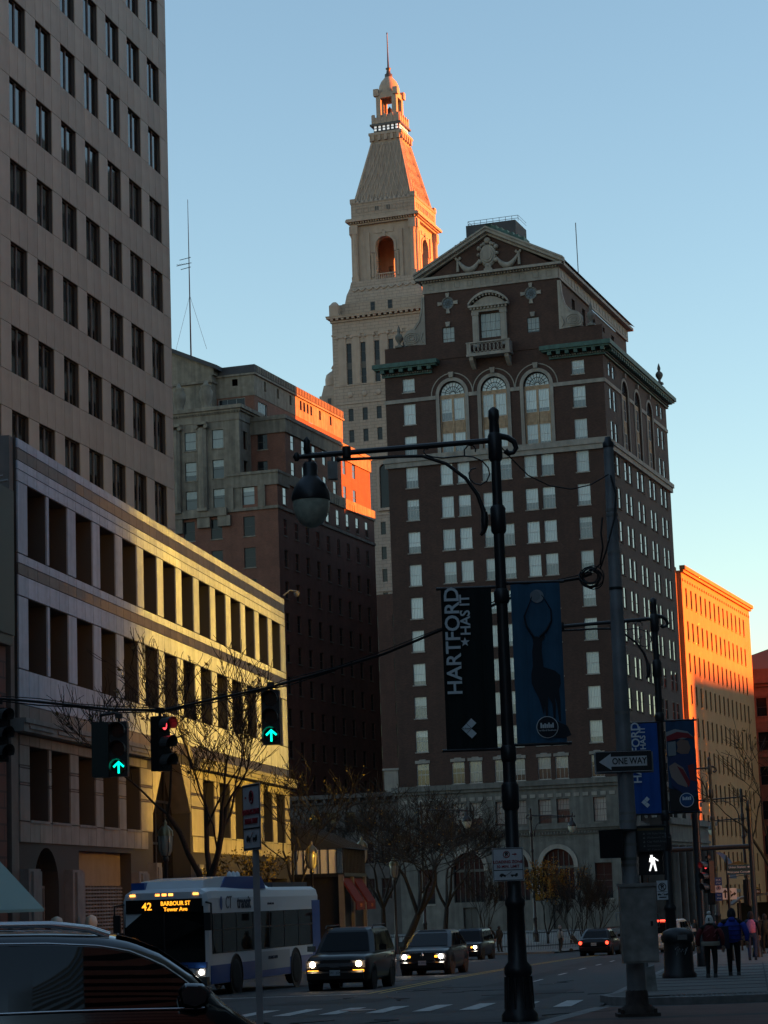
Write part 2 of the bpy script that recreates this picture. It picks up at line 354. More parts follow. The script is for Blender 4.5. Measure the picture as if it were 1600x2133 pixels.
        for r_ in (.35, .95, 1.5): k.tube([(-r_*cos(pi*i/14), .22, 62.95+r_*sin(pi*i/14)) for i in range(15)], .03 if r_ < 1.4 else .06, 4, smooth=False)
        k.build('glazing_bar', m_dframe, fan)
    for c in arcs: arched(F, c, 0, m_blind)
    for c in sarc: arched(S, c, pi/2, m_glass_side)
    for z in rowsB:
        for c in cols:
            lit = z < 33 and random.random() < .12
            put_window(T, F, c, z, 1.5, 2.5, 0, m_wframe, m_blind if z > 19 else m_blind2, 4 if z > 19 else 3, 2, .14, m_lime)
        for c in pair: put_window(T, S, c, z, 1.32, 2.45, pi/2, m_dframe, m_glass_side, 1, 2, .04, m_brick, over=.12)
    for z, h in outer:
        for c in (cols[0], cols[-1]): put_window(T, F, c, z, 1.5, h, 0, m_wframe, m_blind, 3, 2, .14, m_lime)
        for c in (pair[0], pair[1], pair[8], pair[9]): put_window(T, S, c, z, 1.2, h, pi/2, m_dframe, m_glass_side, 1, 2, .04)
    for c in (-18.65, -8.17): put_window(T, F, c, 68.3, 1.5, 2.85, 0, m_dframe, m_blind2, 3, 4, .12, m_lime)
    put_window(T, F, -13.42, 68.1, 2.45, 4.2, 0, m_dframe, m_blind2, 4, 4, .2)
    for u in (6.5, 11.5, 16.5, 21.5, 26.5): put_window(T, face_right(-5.0), u+.75, 70.6, 1.5, 4.0, pi/2, m_dframe, m_glass_side, 2, 3, .2)
    for c in cols:   # shaped lintels of the lowest brick storey
        b = MB(); b.prism([(c-.9, 19.55), (c+.9, 19.55), (c+.9, 19.9), (c+.45, 19.9), (c+.35, 20.02), (c-.35, 20.02), (c-.45, 19.9), (c-.9, 19.9)], -.1, .02); b.build('lintel', m_lime, T)
    # centre window: pilasters, segmental pediment, balcony
    b = MB()
    for s in (-1, 1): b.box(-13.42+s*1.35, -13.42+s*2.1, -.35, .05, 68.2, 72.3); b.box(-13.42+s*1.28, -13.42+s*2.17, -.42, -.35+.4, 72.1, 72.45)
    b.box(-15.55, -11.3, -.38, .05, 72.45, 73.0); b.box(-15.9, -10.95, -.75, .05, 73.0, 73.25); dentils(b, F, -15.8, -11.05, 72.75, 73.0, .36, .62, .42)
    P = [(-15.9+4.95*i/12, 73.25+1.35*sin(pi*i/12)**.75) for i in range(13)]
    b.prism([(-15.5, 73.25), (-11.35, 73.25)]+[(x*.84-13.42*.16, 73.25+(z-73.25)*.75) for x, z in P[::-1]], -.3, .05)
    for i in range(12):
        (x0, z0), (x1, z1) = P[i], P[i+1]
        b.hexa([(x0, .05, z0), (x1, .05, z1), (x1, .05, z1+.3), (x0, .05, z0+.3)], [(x0, -.75, z0), (x1, -.75, z1), (x1, -.75, z1+.3), (x0, -.75, z0+.3)])
        if 0 < i < 11: b.box((x0+x1)/2-.1, (x0+x1)/2+.1, -.6, -.25, (z0+z1)/2-.22, (z0+z1)/2-.02)
    b.build('window_surround', m_lime, T)
    b = MB(); b.box(-16.1, -10.75, -1.5, .05, 66.9, 67.15); b.box(-16.05, -15.55, -1.45, -1.2, 67.15, 68.45); b.box(-11.3, -10.8, -1.45, -1.2, 67.15, 68.45); b.box(-16.1, -10.75, -1.5, -1.15, 68.45, 68.6)
    b.box(-16.05, -15.85, -1.2, .05, 67.15, 68.45); b.box(-11.0, -10.8, -1.2, .05, 67.15, 68.45); b.box(-15.55, -11.3, -1.4, -1.3, 67.15, 67.3)
    for x in (-15.6, -11.25): b.prism([(.05, 65.6), (-.5, 65.9), (-1.2, 66.5), (-1.3, 66.9), (.05, 66.9)], x-.25, x+.25, 'x')
    bal = b.build('balcony', m_lime, T)
    b = MB()
    for i in range(9):
        cx = -15.35+i*.48
        b.tube([(cx+.33*cos(t), -1.35, 67.87+.5*sin(t)) for t in [2*pi*k/14 for k in range(15)]], .05, 5)
    b.build('pierced_railing', m_lime, bal)
    # oculi with four keystones, keystones of the small windows
    for c in (-18.56, -8.27):
        b = MB(); b.lathe([(.62, 0), (.62, .08), (.8, .08), (.8, 0)], 20, cap=False); b.M = None
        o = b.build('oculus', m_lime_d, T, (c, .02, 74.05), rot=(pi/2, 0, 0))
        b = MB(); b.lathe([(.62, .03), (.001, .03)], 20, cap=False); b.build('pane', m_blind2, o)
        b = MB()
        for k in range(4):
            b.M = Matrix.Rotation(k*pi/2, 4, 'Z'); b.hexa([(.7, -.16, 0), (1.25, -.24, 0), (1.25, .24, 0), (.7, .16, 0)], [(.7, -.16, .2), (1.25, -.24, .2), (1.25, .24, .2), (.7, .16, .2)])
        b.build('keystone', m_lime, o)
        b = MB(); b.tube([(.3*cos(t), .3*sin(t), .05) for t in [2*pi*k/10 for k in range(11)]], .025, 4)
        for k in range(4): a = pi*k/4+.4; b.tube([(-.6*cos(a), -.6*sin(a), .05), (.6*cos(a), .6*sin(a), .05)], .02, 4)
        b.build('glazing_bar', m_dframe, o)
    for c in (-18.65, -8.17):
        b = MB(); b.hexa([(c-.2, .02, 71.2), (c+.2, .02, 71.2), (c+.3, .02, 71.75), (c-.3, .02, 71.75)], [(c-.2, -.2, 71.2), (c+.2, -.2, 71.2), (c+.3, -.2, 71.75), (c-.3, -.2, 71.75)]); b.build('keystone', m_lime, T)
    # frieze and pediment
    b = MB(); b.box(-21.65, -4.85, -.15, .05, 75.5, 76.85); b.box(-21.75, -4.75, -.3, .05, 76.85, 77.0); b.box(-22.3, -4.2, -.85, .1, 77.0, 77.3)
    b.box(-4.95, -4.75, .05, 35.2, 75.5, 77.0); b.box(-4.95, -4.1, .1, 35.8, 77.0, 77.35); b.box(-22.3, -21.4, .1, 35.8, 77.0, 77.3)
    dentils(b, F, -21.7, -4.8, 76.78, 77.0, .14, .5, .36)
    for i in range(10):
        x = -20.55+i*1.62
        for a, c, d, e in ((x-.36, x+.36, 75.82, 75.88), (x-.36, x+.36, 76.5, 76.56), (x-.36, x-.3, 75.88, 76.5), (x+.3, x+.36, 75.88, 76.5)): b.box(a, c, -.2, -.14, d, e)
    for u in range(22): b.box(-4.76, -4.7, 1+u*1.55, 1.7+u*1.55, 75.85, 76.6)
    b.build('frieze', m_lime, T)
    b = MB()
    for s in (-1, 1):
        x0, x1 = -13.25+s*9.25, -13.25
        for lo, hi, ov in ((0, .4, .85), (.4, .62, 1.0), (-.35, 0, .35)):
            b.hexa([(x0, .1, 77.25+lo), (x1, .1, 82.1+lo), (x1, .1, 82.1+hi), (x0, .1, 77.25+hi)], [(x0, -ov, 77.25+lo), (x1, -ov, 82.1+lo), (x1, -ov, 82.1+hi), (x0, -ov, 77.25+hi)])
        for i in range(34):
            t = (i+.5)/34; x = x0+(x1-x0)*t; z = 77.2+4.85*t; b.box(x-.07, x+.07, -.62, -.3, z-.02, z+.2)
    b.build('raking_cornice', m_lime, T)
    b = MB()
    for s in (-1, 1): b.face([(-13.25, -.6, 82.65), (-13.25, 36, 82.65), (-13.25+s*9.3, 36, 77.6), (-13.25+s*9.3, -.6, 77.6)])
    b.build('gable_roof', m_roof, T)
    b = MB()   # stepped copper cresting on the gable
    for s in (-1, 1):
        for i in range(7): x = -13.25+s*i*.66; b.box(x-.35, x+.35, .4+i*.012, 3, 81.6-i*.35, 83.35-i*.35)
    b.build('copper_cresting', m_copper, T)
    # cartouche and garlands
    b = MB(); c = -13.3
    b.M = Matrix.Translation((c, -.1, 79.35)) @ Matrix.Rotation(pi/2, 4, 'X')
    for sx, sy, zz in ((1.05, 1.35, .18), (.8, 1.05, .34), (.55, .75, .42)):
        b.loft([[(sx*cos(t), sy*sin(t)*(1 if sin(t) > 0 else 1.1), -.1) for t in [2*pi*k/20 for k in range(20)]], [(sx*.9*cos(t), sy*.9*sin(t), zz) for t in [2*pi*k/20 for k in range(20)]]])
    for x, y, r_ in ((-1.05, .9, .3), (1.05, .9, .3), (-1.0, -.75, .28), (1.0, -.75, .28), (0, 1.75, .42), (-.45, 1.35, .25), (.45, 1.35, .25), (-.75, 1.25, .2), (.75, 1.25, .2), (0, -1.35, .4), (-1.15, .1, .22), (1.15, .1, .22)):
        b.lathe([(r_, 0), (r_, .12), (r_*.6, .3), (.01, .34)], 10, (x, y, 0))
    b.box(-.5, .5, -2.1, -1.7, 0, .35); b.box(-.35, .35, -1.75, -1.3, 0, .3)
    car_ = b.build('cartouche', m_lime, T)
    for s in (-1, 1):
        b = MB(); pts = [(c+s*(1.05+2.6*t), -.12, 78.9-1.15*sin(pi*t)**.9*1.0+.05*t) for t in [i/10 for i in range(11)]]
        b.tube(pts, [.12+.27*sin(pi*i/10) for i in range(11)], 8)
        b.tube([(c+s*3.75, -.12, 79.3), (c+s*3.8, -.12, 78.6), (c+s*3.82, -.12, 77.7)], [.22, .16, .2], 7)
        for dx in (-.25, .25): b.lathe([(.05, -.2), (.2, 0), (.05, .2)], 7, (c+s*3.75+dx, -.12, 79.35))
        b.build('garland', m_lime, T)
    # scrolled buttresses at the attic
    for s, x0 in ((-1, -21.5), (1, -5.0)):
        b = MB(); P = [(0, 75.2), (.35, 75.2), (.5, 73.5), (.8, 72.3), (1.5, 71.5), (2.3, 71.2), (2.75, 70.7), (2.8, 70.0), (2.6, 69.45), (0, 69.3)]
        b.prism([(x0+s*p[0], p[1]) for p in P], -.12, .35)
        for rr in (.95, .65, .35): b.tube([(x0+s*(1.75+rr*cos(t)), -.14, 70.25+rr*.72*sin(t)) for t in [2*pi*k/16 for k in range(17)]], .07, 5)
        b.tube([(x0+s*.2, -.14, 75), (x0+s*.35, -.14, 73.4), (x0+s*.65, -.14, 72.2), (x0+s*1.3, -.14, 71.3)], .08, 5); b.tube([(x0+s*.3, -.14, 70.8), (x0+s*.6, -.14, 70), (x0+s*.35, -.14, 69.6)], .09, 5)
        b.build('scroll_buttress', m_lime, T)
    for x, y in ((-24.9, .1), (-1.2, .1), (-.1, 31.5)): urn(T, (x, y, 69.3 if y < 1 else 68.5), .95)
    # copper cornices with modillions
    b = MB(); m = MB(); d = MB()
    lb = MB()
    for x0, x1 in ((-28.05, -19.9), (-7.3, 1.2)):
        b_, b = b, (lb if x0 < -20 else b)
        for z0, z1, o in ((66.75, 67.25, 1.2), (66.55, 66.75, 1.0), (65.75, 66.15, .28)):
            a = x0+(1.2-o) if x0 < -20 or True else x0; c = x1-(1.2-o); b.box(a, c, -o, .03, z0, z1)
        b = b_
        dentils(m, F, x0+.6, x1-.5, 66.15, 66.55, .27, .95, 1.02, .42); dentils(d, F, x0+1.0, x1-.9, 65.95, 66.1, .28, .45, .3, .55)
    lb.build('copper_cornice', m_copper, T)
    for z0, z1, o in ((66.75, 67.25, 1.2), (66.55, 66.75, 1.0), (65.75, 66.15, .28)): b.box(-.03, o, .03, D+o, z0, z1)
    dentils(m, S, .3, D, 66.15, 66.55, .27, .95, 1.02, .42); dentils(d, S, .2, D, 65.95, 66.1, .28, .45, .3, .55)
    co = b.build('copper_cornice', m_copper, T); stuff(m.build('modillion', m_copper, co)); stuff(d.build('dentil', m_lime_d, co))
    # penthouse
    b = MB(); b.box(-16.5, -10.2, 7, 12, 78, 84.7); ph = b.build('penthouse', m_roof, T, (-1.5, 0, .75))
    b = MB()
    for z in (84.95, 85.3):
        b.tube([(-16.3, 7.3, z), (-9.9, 7.3, z), (-9.9, 11, z)], .03, 4); b.tube([(-16.3, 11, z), (-16.3, 7.3, z)], .04, 4)
    for i in range(9): b.tube([(-16.3+.8*i, 7.3, 84.6), (-16.3+.8*i, 7.3, 85.3)], .03, 4)
    b.build('railing', m_dframe, ph)
    b = MB(); b.tube([(-7.3, 20, 78), (-7.35, 20, 88)], .06, 5); b.build('flagpole', m_dframe, T)
    # limestone base
    b = MB(); bw = [-23.9, -19.75, -17.6, -14.5, -12.35, -9.42, -7.28, -3.0]
    bo = [(c-.75, c+.75, 12.0, 14.74) for c in bw]+[(c-1.85, c+1.85, 3.5, 9.15, 1) for c in (-18.75, -13.45, -8.17)]+[(-24.9, -22.9, 3.4, 7.4), (-3.9, -1.95, 3.4, 7.4)]
    bo += [(-19.6, -17.9, .1, 2.9), (-9.0, -7.3, .1, 2.9), (-14.3, -12.6, .1, 2.9)]
    facade(b, face_front(-.25), -W-.2, .25, 0, 16.85, bo, .5)
    so_ = [(c-1.0, c+1.0, 12, 14.74) for c in (3, 7, 10.5, 15.4, 18, 22.2, 25, 30)]+[(c-1.6, c+1.6, 2.6, 8.6, 1) for c in (6, 13, 20, 27)]
    facade(b, face_right(.25), -.25, D, 0, 16.85, so_, .5)
    for z0, z1, o in ((16.3, 16.9, .55), (15.95, 16.3, .3), (11.35, 11.75, .6), (11.1, 11.35, .35), (10.7, 11.1, .2)):
        b.box(-W-.2-o, .25+o, -.25-o, -.2, z0, z1); b.box(.2, .25+o, -.2, D+o, z0, z1)
    dentils(b, face_front(-.25), -W, 0, 10.8, 11.05, .18, .34, .35)
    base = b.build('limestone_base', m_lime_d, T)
    b = MB()
    for i in range(26): c = -26.2+i*1.03; b.lathe([(.3, 0), (.24, .08), (.001, .1)], 8, (0, 0, 0)) if False else b.box(c-.32, c+.32, -.34, -.24, 14.95, 15.35)
    b.build('relief_frieze', m_lime, base)
    for c in (-18.75, -13.45, -8.17):
        b = MB(); arch_band(b, c, 7.3, 1.85, 2.35, 7.0, -.02, .14, y=-.25); b.build('arch_moulding', m_lime, base)
        b = MB(); b.box(c-1.85, c+1.85, .2, .24, 3.5, 9.1); o = b.build('arched_window', m_glass, base)
        b = MB()
        for x in (-1.2, -.6, 0, .6, 1.2): b.box(c+x-.05, c+x+.05, .1, .2, 3.5, 9.1-abs(x)*.5)
        b.box(c-1.85, c+1.85, .08, .2, 6.9, 7.2); b.build('glazing_bar', m_dframe, o)
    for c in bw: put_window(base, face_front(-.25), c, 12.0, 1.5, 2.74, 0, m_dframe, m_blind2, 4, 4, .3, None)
    for c in (-23.9, -2.93): put_window(base, face_front(-.25), c, 3.4, 2.0, 4.0, 0, m_dframe, m_glass, 2, 3, .3, m_lime, .08)
    for c in (3, 7, 10.5, 15.4, 18, 22.2, 25, 30): put_window(base, face_right(.25), c, 12.0, 2.0, 2.74, pi/2, m_dframe, m_glass_side, 2, 2, .3, None)
    for c in (-18.75, -8.15, -13.45):
        b = MB(); b.box(c-.85, c+.85, .1, .2, .1, 2.9); b.box(c-.03, c+.03, .05, .1, .1, 2.9); b.build('door', m_dframe, base)
    m_ins = mat('incised_letter', (.10, .09, .08))
    text('HARTFORD-CONNECTICUT TRUST COMPANY', .72, m_ins, base, (-13.35, -.28, 10.22), sx=1.0)
    return T
hotel()
# ================================================================ stone-panelled low office block, left side of the street
m_pan = mat('pale_stone_panel', (.36, .42, .52), var=.10, scale=2.2, streak=.22, rnd=.10, rough=.75, bump=.05)
m_pan_b = mat('brown_stone_panel', (.14, .125, .12), var=.12, scale=2.0, streak=.2, rnd=.12, rough=.6)
m_pan_w = mat('warm_stone_panel', (.22, .215, .20), var=.12, scale=1.5, streak=.2, rnd=.12, rough=.75)
m_joint = mat('dark_joint', (.05, .05, .048))
m_black = mat('black_paint', (.012, .012, .013), rough=.45)
m_iron = mat('black_iron', (.014, .014, .016), rough=.4, var=.3, scale=6)
m_lintel = mat('grey_stone', (.17, .175, .175), var=.15, scale=2, streak=.25, rough=.8)
UNITS = {}
def box_part(name, m, parent, x0, x1, y0, y1, z0, z1):
    if m.name not in UNITS: UNITS[m.name] = unit('block', m)
    return inst(name, UNITS[m.name], parent, ((x0+x1)/2, (y0+y1)/2, (z0+z1)/2), scale=(abs(x1-x0), abs(y1-y0), abs(z1-z0)))
def low_block():
    T = thing('stone_office_block', 'low pale stone-panelled office block with deep dark windows beside the bus', 'building', (-6.282, 137.857, -2.1), R(-8.78))
    S = face_right(); L = 51.4
    wins = [(-50.18, -47.73), (-47.38, -44.85)]+[(-43.66+3.62*k, -41.21+3.62*k) for k in range(12)]
    portal = (-32.0, -24.4)
    ops = [(a, b, z, z+2.8) for a, b in wins for z in (17.2, 12.75)]
    ops3 = [(a, b, 7.0, 9.85) for a, b in wins if not (portal[0]-1 < a < portal[1] or portal[0] < b < portal[1])]
    ops3 += [(-49.6, -46.4, .3, 6.05, 1), (-43.6, -35.6, .3, 6.0)]+[(a, b, .6, 5.0) for a, b in ((-22.2, -15.8), (-14.6, -8.4), (-7.2, -1.2))]
    ops3 += [(-31.8, -24.6, .05, 10.4)]
    b = MB(); facade(b, S, -L, 0, 0, 21.7, ops+ops3, 1.0)
    for x in (-14,): b.box(x-4, -1.0, -L+.02, -.02, 0, 21.0)
    b.box(-18, -.01, -L-.0, -L+.03, 0, 21.7); b.box(-18, -.01, -.03, 0, 0, 21.7); b.box(-18.1, -1, -L+.1, -.1, 21.0, 21.1)
    wall = b.build('wall', m_joint, T)
    # panels, proud of the joints
    gap = .035; vl = [-51.4]
    for a, c in wins: vl += [a, (a+c)/2, c]
    vl = sorted(set([round(v, 2) for v in vl]+[0.0])); vl = [v for v in vl if v not in (-47.73,)]
    npan = 0; rest = {0: MB(), 1: MB(), 2: MB()}
    def panel(y0, y1, z0, z1, kind, out=.06, named=True):
        nonlocal npan
        m = (m_pan, m_pan_b, m_pan_w)[kind]
        if named and npan < 297: box_part('panel', m, wall, -.02, out, y0+gap/2, y1-gap/2, z0+gap/2, z1-gap/2); npan += 1
        else: rest[kind].box(-.02, out, y0+gap/2, y1-gap/2, z0+gap/2, z1-gap/2)
    for z0, z1, k in ((20.01, 20.47, 0), (20.47, 20.83, 0), (20.83, 21.31, 1), (21.31, 21.7, 0), (16.82, 17.19, 0), (16.37, 16.82, 1), (15.57, 16.37, 0)):
        for i in range(len(vl)-1): panel(vl[i], vl[i+1], z0, z1, k)
    for zz in ((17.21, 20.0), (12.76, 15.55)):
        es = [-51.4]+[e for w_ in wins for e in w_]+[0]
        for i in range(0, len(es), 2): panel(es[i], es[i+1], *zz, 0, named=False)
    for z0, z1, k in ((11.4, 12.74, 0), (10.85, 11.4, 1), (9.86, 10.25, 2)):
        for i in range(len(vl)-1):
            if k == 2 and portal[0] < vl[i+1] and vl[i] < portal[1]: continue
            panel(vl[i], vl[i+1], z0, z1, k, named=False)
    es = [-51.4]+sorted(e for o in ops3 if o[2] == 7.0 for e in o[:2])+[0]
    pl = [(es[i], es[i+1]) for i in range(0, len(es), 2)]; pl2 = []
    for a, c in pl:
        if a < portal[0] < c: pl2 += [(a, portal[0]+.1), (portal[1]-.1, c)]
        else: pl2.append((a, c))
    for a, c in pl2:
        for z0, z1 in ((7.0, 8.35), (8.35, 8.45), (8.45, 9.0), (9.0, 9.1), (9.1, 9.86)):
            panel(a, c, z0, z1, 1 if z1-z0 < .2 else 2, named=False)
    for i in range(len(vl)-1):
        if portal[0] < vl[i+1] and vl[i] < portal[1]: continue
        panel(vl[i], vl[i+1], 6.2, 6.99, 2, named=False)
    for k, nm in ((0, 'panel_field'), (1, 'brown_panel_field'), (2, 'warm_panel_field')): stuff(rest[k].build(nm, (m_pan, m_pan_b, m_pan_w)[k], wall))
    # windows deep in their openings: dark frame, mullion, pane
    pm = glass_mat('office_glass', (.008, .007, .007), ior=1.42, wav=.02)
    for a, c in wins:
        for z in (17.2, 12.75):
            o = inst('window', None, T, (0, 0, 0)); f = MB(); x = -.85
            for y in (a+.04, (a+c)/2, c-.04): f.box(x-.05, x+.05, y-.04, y+.04, z, z+2.8)
            f.box(x-.05, x+.05, a, c, z, z+.08); f.box(x-.05, x+.05, a, c, z+2.72, z+2.8)
            f.build('frame', m_dframe, o); p = MB(); p.face([(x, a, z), (x, c, z), (x, c, z+2.8), (x, a, z+2.8)]); p.build('pane', pm, o)
    for a, c, z0, z1 in [o[:4] for o in ops3 if o[2] == 7.0]:
        o = inst('window', None, T); f = MB(); x = -.85
        for y in (a+.05, a+.9, c-.6, c-.05): f.box(x-.05, x+.06, y-.04, y+.04, z0, z1)
        for z in (7.05, 8.35, 9.0, 9.8): f.box(x-.05, x+.06, a, c, z-.04, z+.04)
        f.build('frame', m_lintel, o); p = MB(); p.face([(x, a, z0), (x, c, z0), (x, c, z1), (x, a, z1)]); p.build('pane', pm, o)
        b = MB(); b.box(-.02, .1, a, c, 6.95, 7.05); b.build('sill', m_lintel, o)
    # moulded ledge
    for k, (a, c) in enumerate(((-52.2, -32.2), (-24.2, .1))):
        b = MB(); b.box(-.05, .5, a, c, 10.3, 10.8); b.box(.5, .58, a, c, 10.62, 10.8)
        y = a+.6
        while y < c-2:
            e = min(y+3.0, c-.4); b.box(.5, .56, y, e, 10.42, 10.52); b.box(.5, .53, y, e, 10.52, 10.6); y += 3.62
        b.build('ledge', m_lintel, T)
    # end pier at the near corner
    b = MB(); b.box(-1.4, .02, -52.3, -51.45, 0, 10.3); b.box(-1.4, -.1, -51.9, -51.45, 10.8, 21.7)
    b.build('corner_pier', m_pan_b, T)
    # tapering stone portal over the street entrance, dark glass behind
    Q = [(-31.6, .05), (-31.6, 7.9), (-29.7, 10.35), (-26.6, 10.35), (-24.8, 8.1), (-24.8, .05)]; O = [(-31.8, .05), (-31.8, 10.4), (-24.6, 10.4), (-24.6, .05)]
    b = MB()
    b.prism([(-31.8, 7.9), (-31.8, 10.4), (-29.7, 10.4)], -.9, .05, 'x'); po = b.build('portal_surround', m_pan_w, T)
    b = MB(); b.prism([(-24.6, 8.1), (-24.6, 10.4), (-26.6, 10.4)], -.9, .05, 'x'); b.build('portal_corner', m_pan_w, po)
    G = [(-32.2, 10.3), (-32.2, 10.8), (-29.6, 12.6), (-26.7, 12.6), (-24.2, 10.8), (-24.2, 10.3), (-26.9, 12.2), (-29.4, 12.2)]
    b = MB()
    for i, j, k, l in ((0, 1, 2, 7), (7, 2, 3, 6), (6, 3, 4, 5)): b.hexa([(-.05, *G[q]) for q in (i, j, k, l)], [(.16, *G[q]) for q in (i, j, k, l)])
    b.build('portal_gable', m_lintel, po)
    b = MB(); b.face([(-.85, y, z) for y, z in Q]); b.build('portal_glass', pm, po)
    b = MB()
    for y in (-30, -28.2, -26.4): b.box(-.84, -.78, y-.05, y+.05, 0, 10.3)
    for z in (3.2, 6.6, 8.6): b.box(-.84, -.78, -31, -25.3, z-.06, z+.06)
    b.build('mullion', m_dframe, po)
    for y in (-32.3, -24.1):
        b = MB(); b.box(0, .5, y-.5, y+.5, 0, 3.2); b.box(0, .42, y-.45, y+.45, 3.3, 5.6); b.box(.42, .48, y-.3, y+.3, 3.5, 5.4); b.build('portal_pier', m_lintel, po)
    # street floor: arched doorway, garage gate, base piers with globe lamps
    b = MB(); x = -.7
    b.box(x, x+.04, -49.6, -46.4, .3, 6.0); dr = b.build('doorway', m_glass, T)
    b = MB(); x = -.66
    for y in (-49.5, -48.6, -47.4, -46.5): b.box(x, x+.08, y-.05, y+.05, .3, 4.6)
    for z in (2.9, 3.7, 4.55): b.box(x, x+.08, -49.6, -46.4, z-.05, z+.05)
    for y0, y1 in ((-48.6, -47.4), (-47.4, -48.6)): b.tube([(x+.05, y0, 3.7), (x+.05, y1, 5.7)], .04, 4); b.tube([(x+.05, y0, 2.9), (x+.05, y1, 3.7)], .04, 4)
    b.build('door_frame', m_lintel, dr)
    b = MB(); b.box(-.55, -.5, -43.6, -35.6, .3, 4.6); gt = b.build('garage_gate', m_black, T)
    b = MB()
    for i in range(19): y = -43.5+i*.43; b.box(-.5, -.44, y-.03, y+.03, .3, 4.6)
    for i in range(12): b.box(-.5, -.42, -43.6, -35.6, 2.8+i*.15, 2.88+i*.15)
    b.box(-.5, -.4, -43.6, -35.6, 2.55, 2.7); b.build('gate_bars', m_lintel, gt)
    b = MB(); b.box(-.6, -.5, -43.6, -35.6, 4.6, 6.0); b.build('gate_head', m_pan_b, gt)
    for y in (-50.6, -44.9, -34.8): b = MB(); b.box(-.05, .35, y-.75, y+.75, 0, 5.2); b.box(.35, .45, y-.45, y+.6, 2.7, 5.1); b.build('base_pier', m_lintel, T)
    for a, c in ((-22.2, -15.8), (-14.6, -8.4), (-7.2, -1.2)):
        b = MB(); b.box(-.9, -.85, a, c, .6, 5); o = b.build('shop_window', pm, T); b = MB()
        for i in range(5): y = a+(c-a)*i/4; b.box(-.85, -.78, y-.05, y+.05, .6, 5)
        b.box(-.85, -.78, a, c, 3.6, 3.7); b.build('mullion', m_dframe, o)
    b = MB(); b.box(.0, .9, -34.2, -33.0, 4.2, 6.4) if False else None
    # roof camera on the far corner
    b = MB(); b.tube([(.0, .0, 21.9), (.3, .6, 22.3), (.6, 1.2, 22.3)], .05, 5); b.lathe([(.0, -.25), (.14, -.18), (.17, 0), (.15, .1)], 8, (.6, 1.25, 22.2)); b.build('roof_camera', m_lintel, T)
    for y in (-50.0, -45.4):
        o = tag(inst('globe_lamp', None, None, T.matrix_basis @ Vector((1.0, y, 2.9)), 0), 'white globe wall lamp on the stone block %s' % ('nearest the left edge' if y < -48 else 'between arched door and garage gate'), 'lamp', 'globe wall lamps')
        b = MB(); b.lathe([(.05, -.1), (.2, 0), (.26, .2), (.2, .42), (.05, .5)], 10); b.build('globe', mat('frosted_globe', (.5, .48, .4), .4), o)
        b = MB(); b.tube([(0, 0, -.1), (0, 0, -.35), (-.3, 0, -.45), (-.62, 0, -.3)], .05, 5); b.lathe([(.14, -.12), (.16, 0)], 8); b.build('bracket', m_black, o)
    return T
low_block()
# ================================================================ tall office tower, left
def left_tower():
    T = thing('stone_office_tower', 'tall beige stone-clad office tower with paired dark windows, left side', 'building', (-12.915, 139.403, -2.2), R(-13.4))
    m_p = mat('beige_cladding', (.32, .285, .225), var=.07, scale=2.5, rnd=.08, streak=.1, rough=.7)
    m_p2 = mat('beige_cladding_light', (.36, .325, .26), var=.06, scale=2.5, rnd=.06, streak=.08, rough=.7)
    S = face_right(); cols = [-3.62-3.64*k for k in range(8)]; rows = [30.95+4.46*k for k in range(-2, 8)]
    Lh = 33.0; ops = [(c, c+2.25, z, z+2.5) for c in cols for z in rows if z > 20]
    b = MB(); facade(b, S, -Lh, 0, 0, 66, ops, .5); b.face([(0, 0, 0), (-26, 0, 0), (-26, 0, 66), (0, 0, 66)]); b.face([(0, -Lh, 0), (-26, -Lh, 0), (-26, -Lh, 66), (0, -Lh, 66)])
    b.face([(0, 0, 66), (-26, 0, 66), (-26, -Lh, 66), (0, -Lh, 66)]); b.face([(-26, 0, 0), (-26, -Lh, 0), (-26, -Lh, 66), (-26, 0, 66)])
    wall = b.build('wall', m_joint, T); gp = .03; n = 0
    ys = sorted([-Lh, 0.0]+[v for c in cols for v in (c, c+1.125, c+2.25)])
    for zi, z in enumerate(rows):
        for i in range(len(ys)-1):
            a, c = ys[i], ys[i+1]
            if z > 24 and a > -29.5: box_part('panel', m_p, wall, -.02, .05, a+gp/2, c-gp/2, z-1.96+gp/2, z-gp/2); n += 1
        for c in [x+2.25 for x in cols]:
            e = min(c+1.39, 0.0)
            if z > 24: box_part('pier_panel', m_p2, wall, -.02, .05, c+gp/2, e-gp/2, z+gp/2, z+2.5-gp/2)
    b = MB(); b.box(-.02, .05, -Lh, -29.5, 0, 66)
    stuff(b.build('pier_panel_field', m_p, wall))
    b = MB(); b.box(-26, .05, .0, .06, 24, 66); b.build('end_cladding', m_p, T)
    pm = glass_mat('tower_glass', (.012, .011, .010), ior=1.45, wav=.05)
    for c in cols:
        for z in rows:
            if z < 24: continue
            f, p = window_mesh(2.25, 2.5, 2, 1, m_dframe, pm, .05, False)
            o = inst('window', f, T, S(c+1.125, z, -.12), pi/2); inst('pane', p, o)
            k = 'tower_mull'
            if k not in WIN: q = MB(); q.box(-.035, .035, -.02, .05, .05, 2.45); WIN[k] = q.mesh('mullion', m_lintel)
            inst('mullion', WIN[k], o)
left_tower()
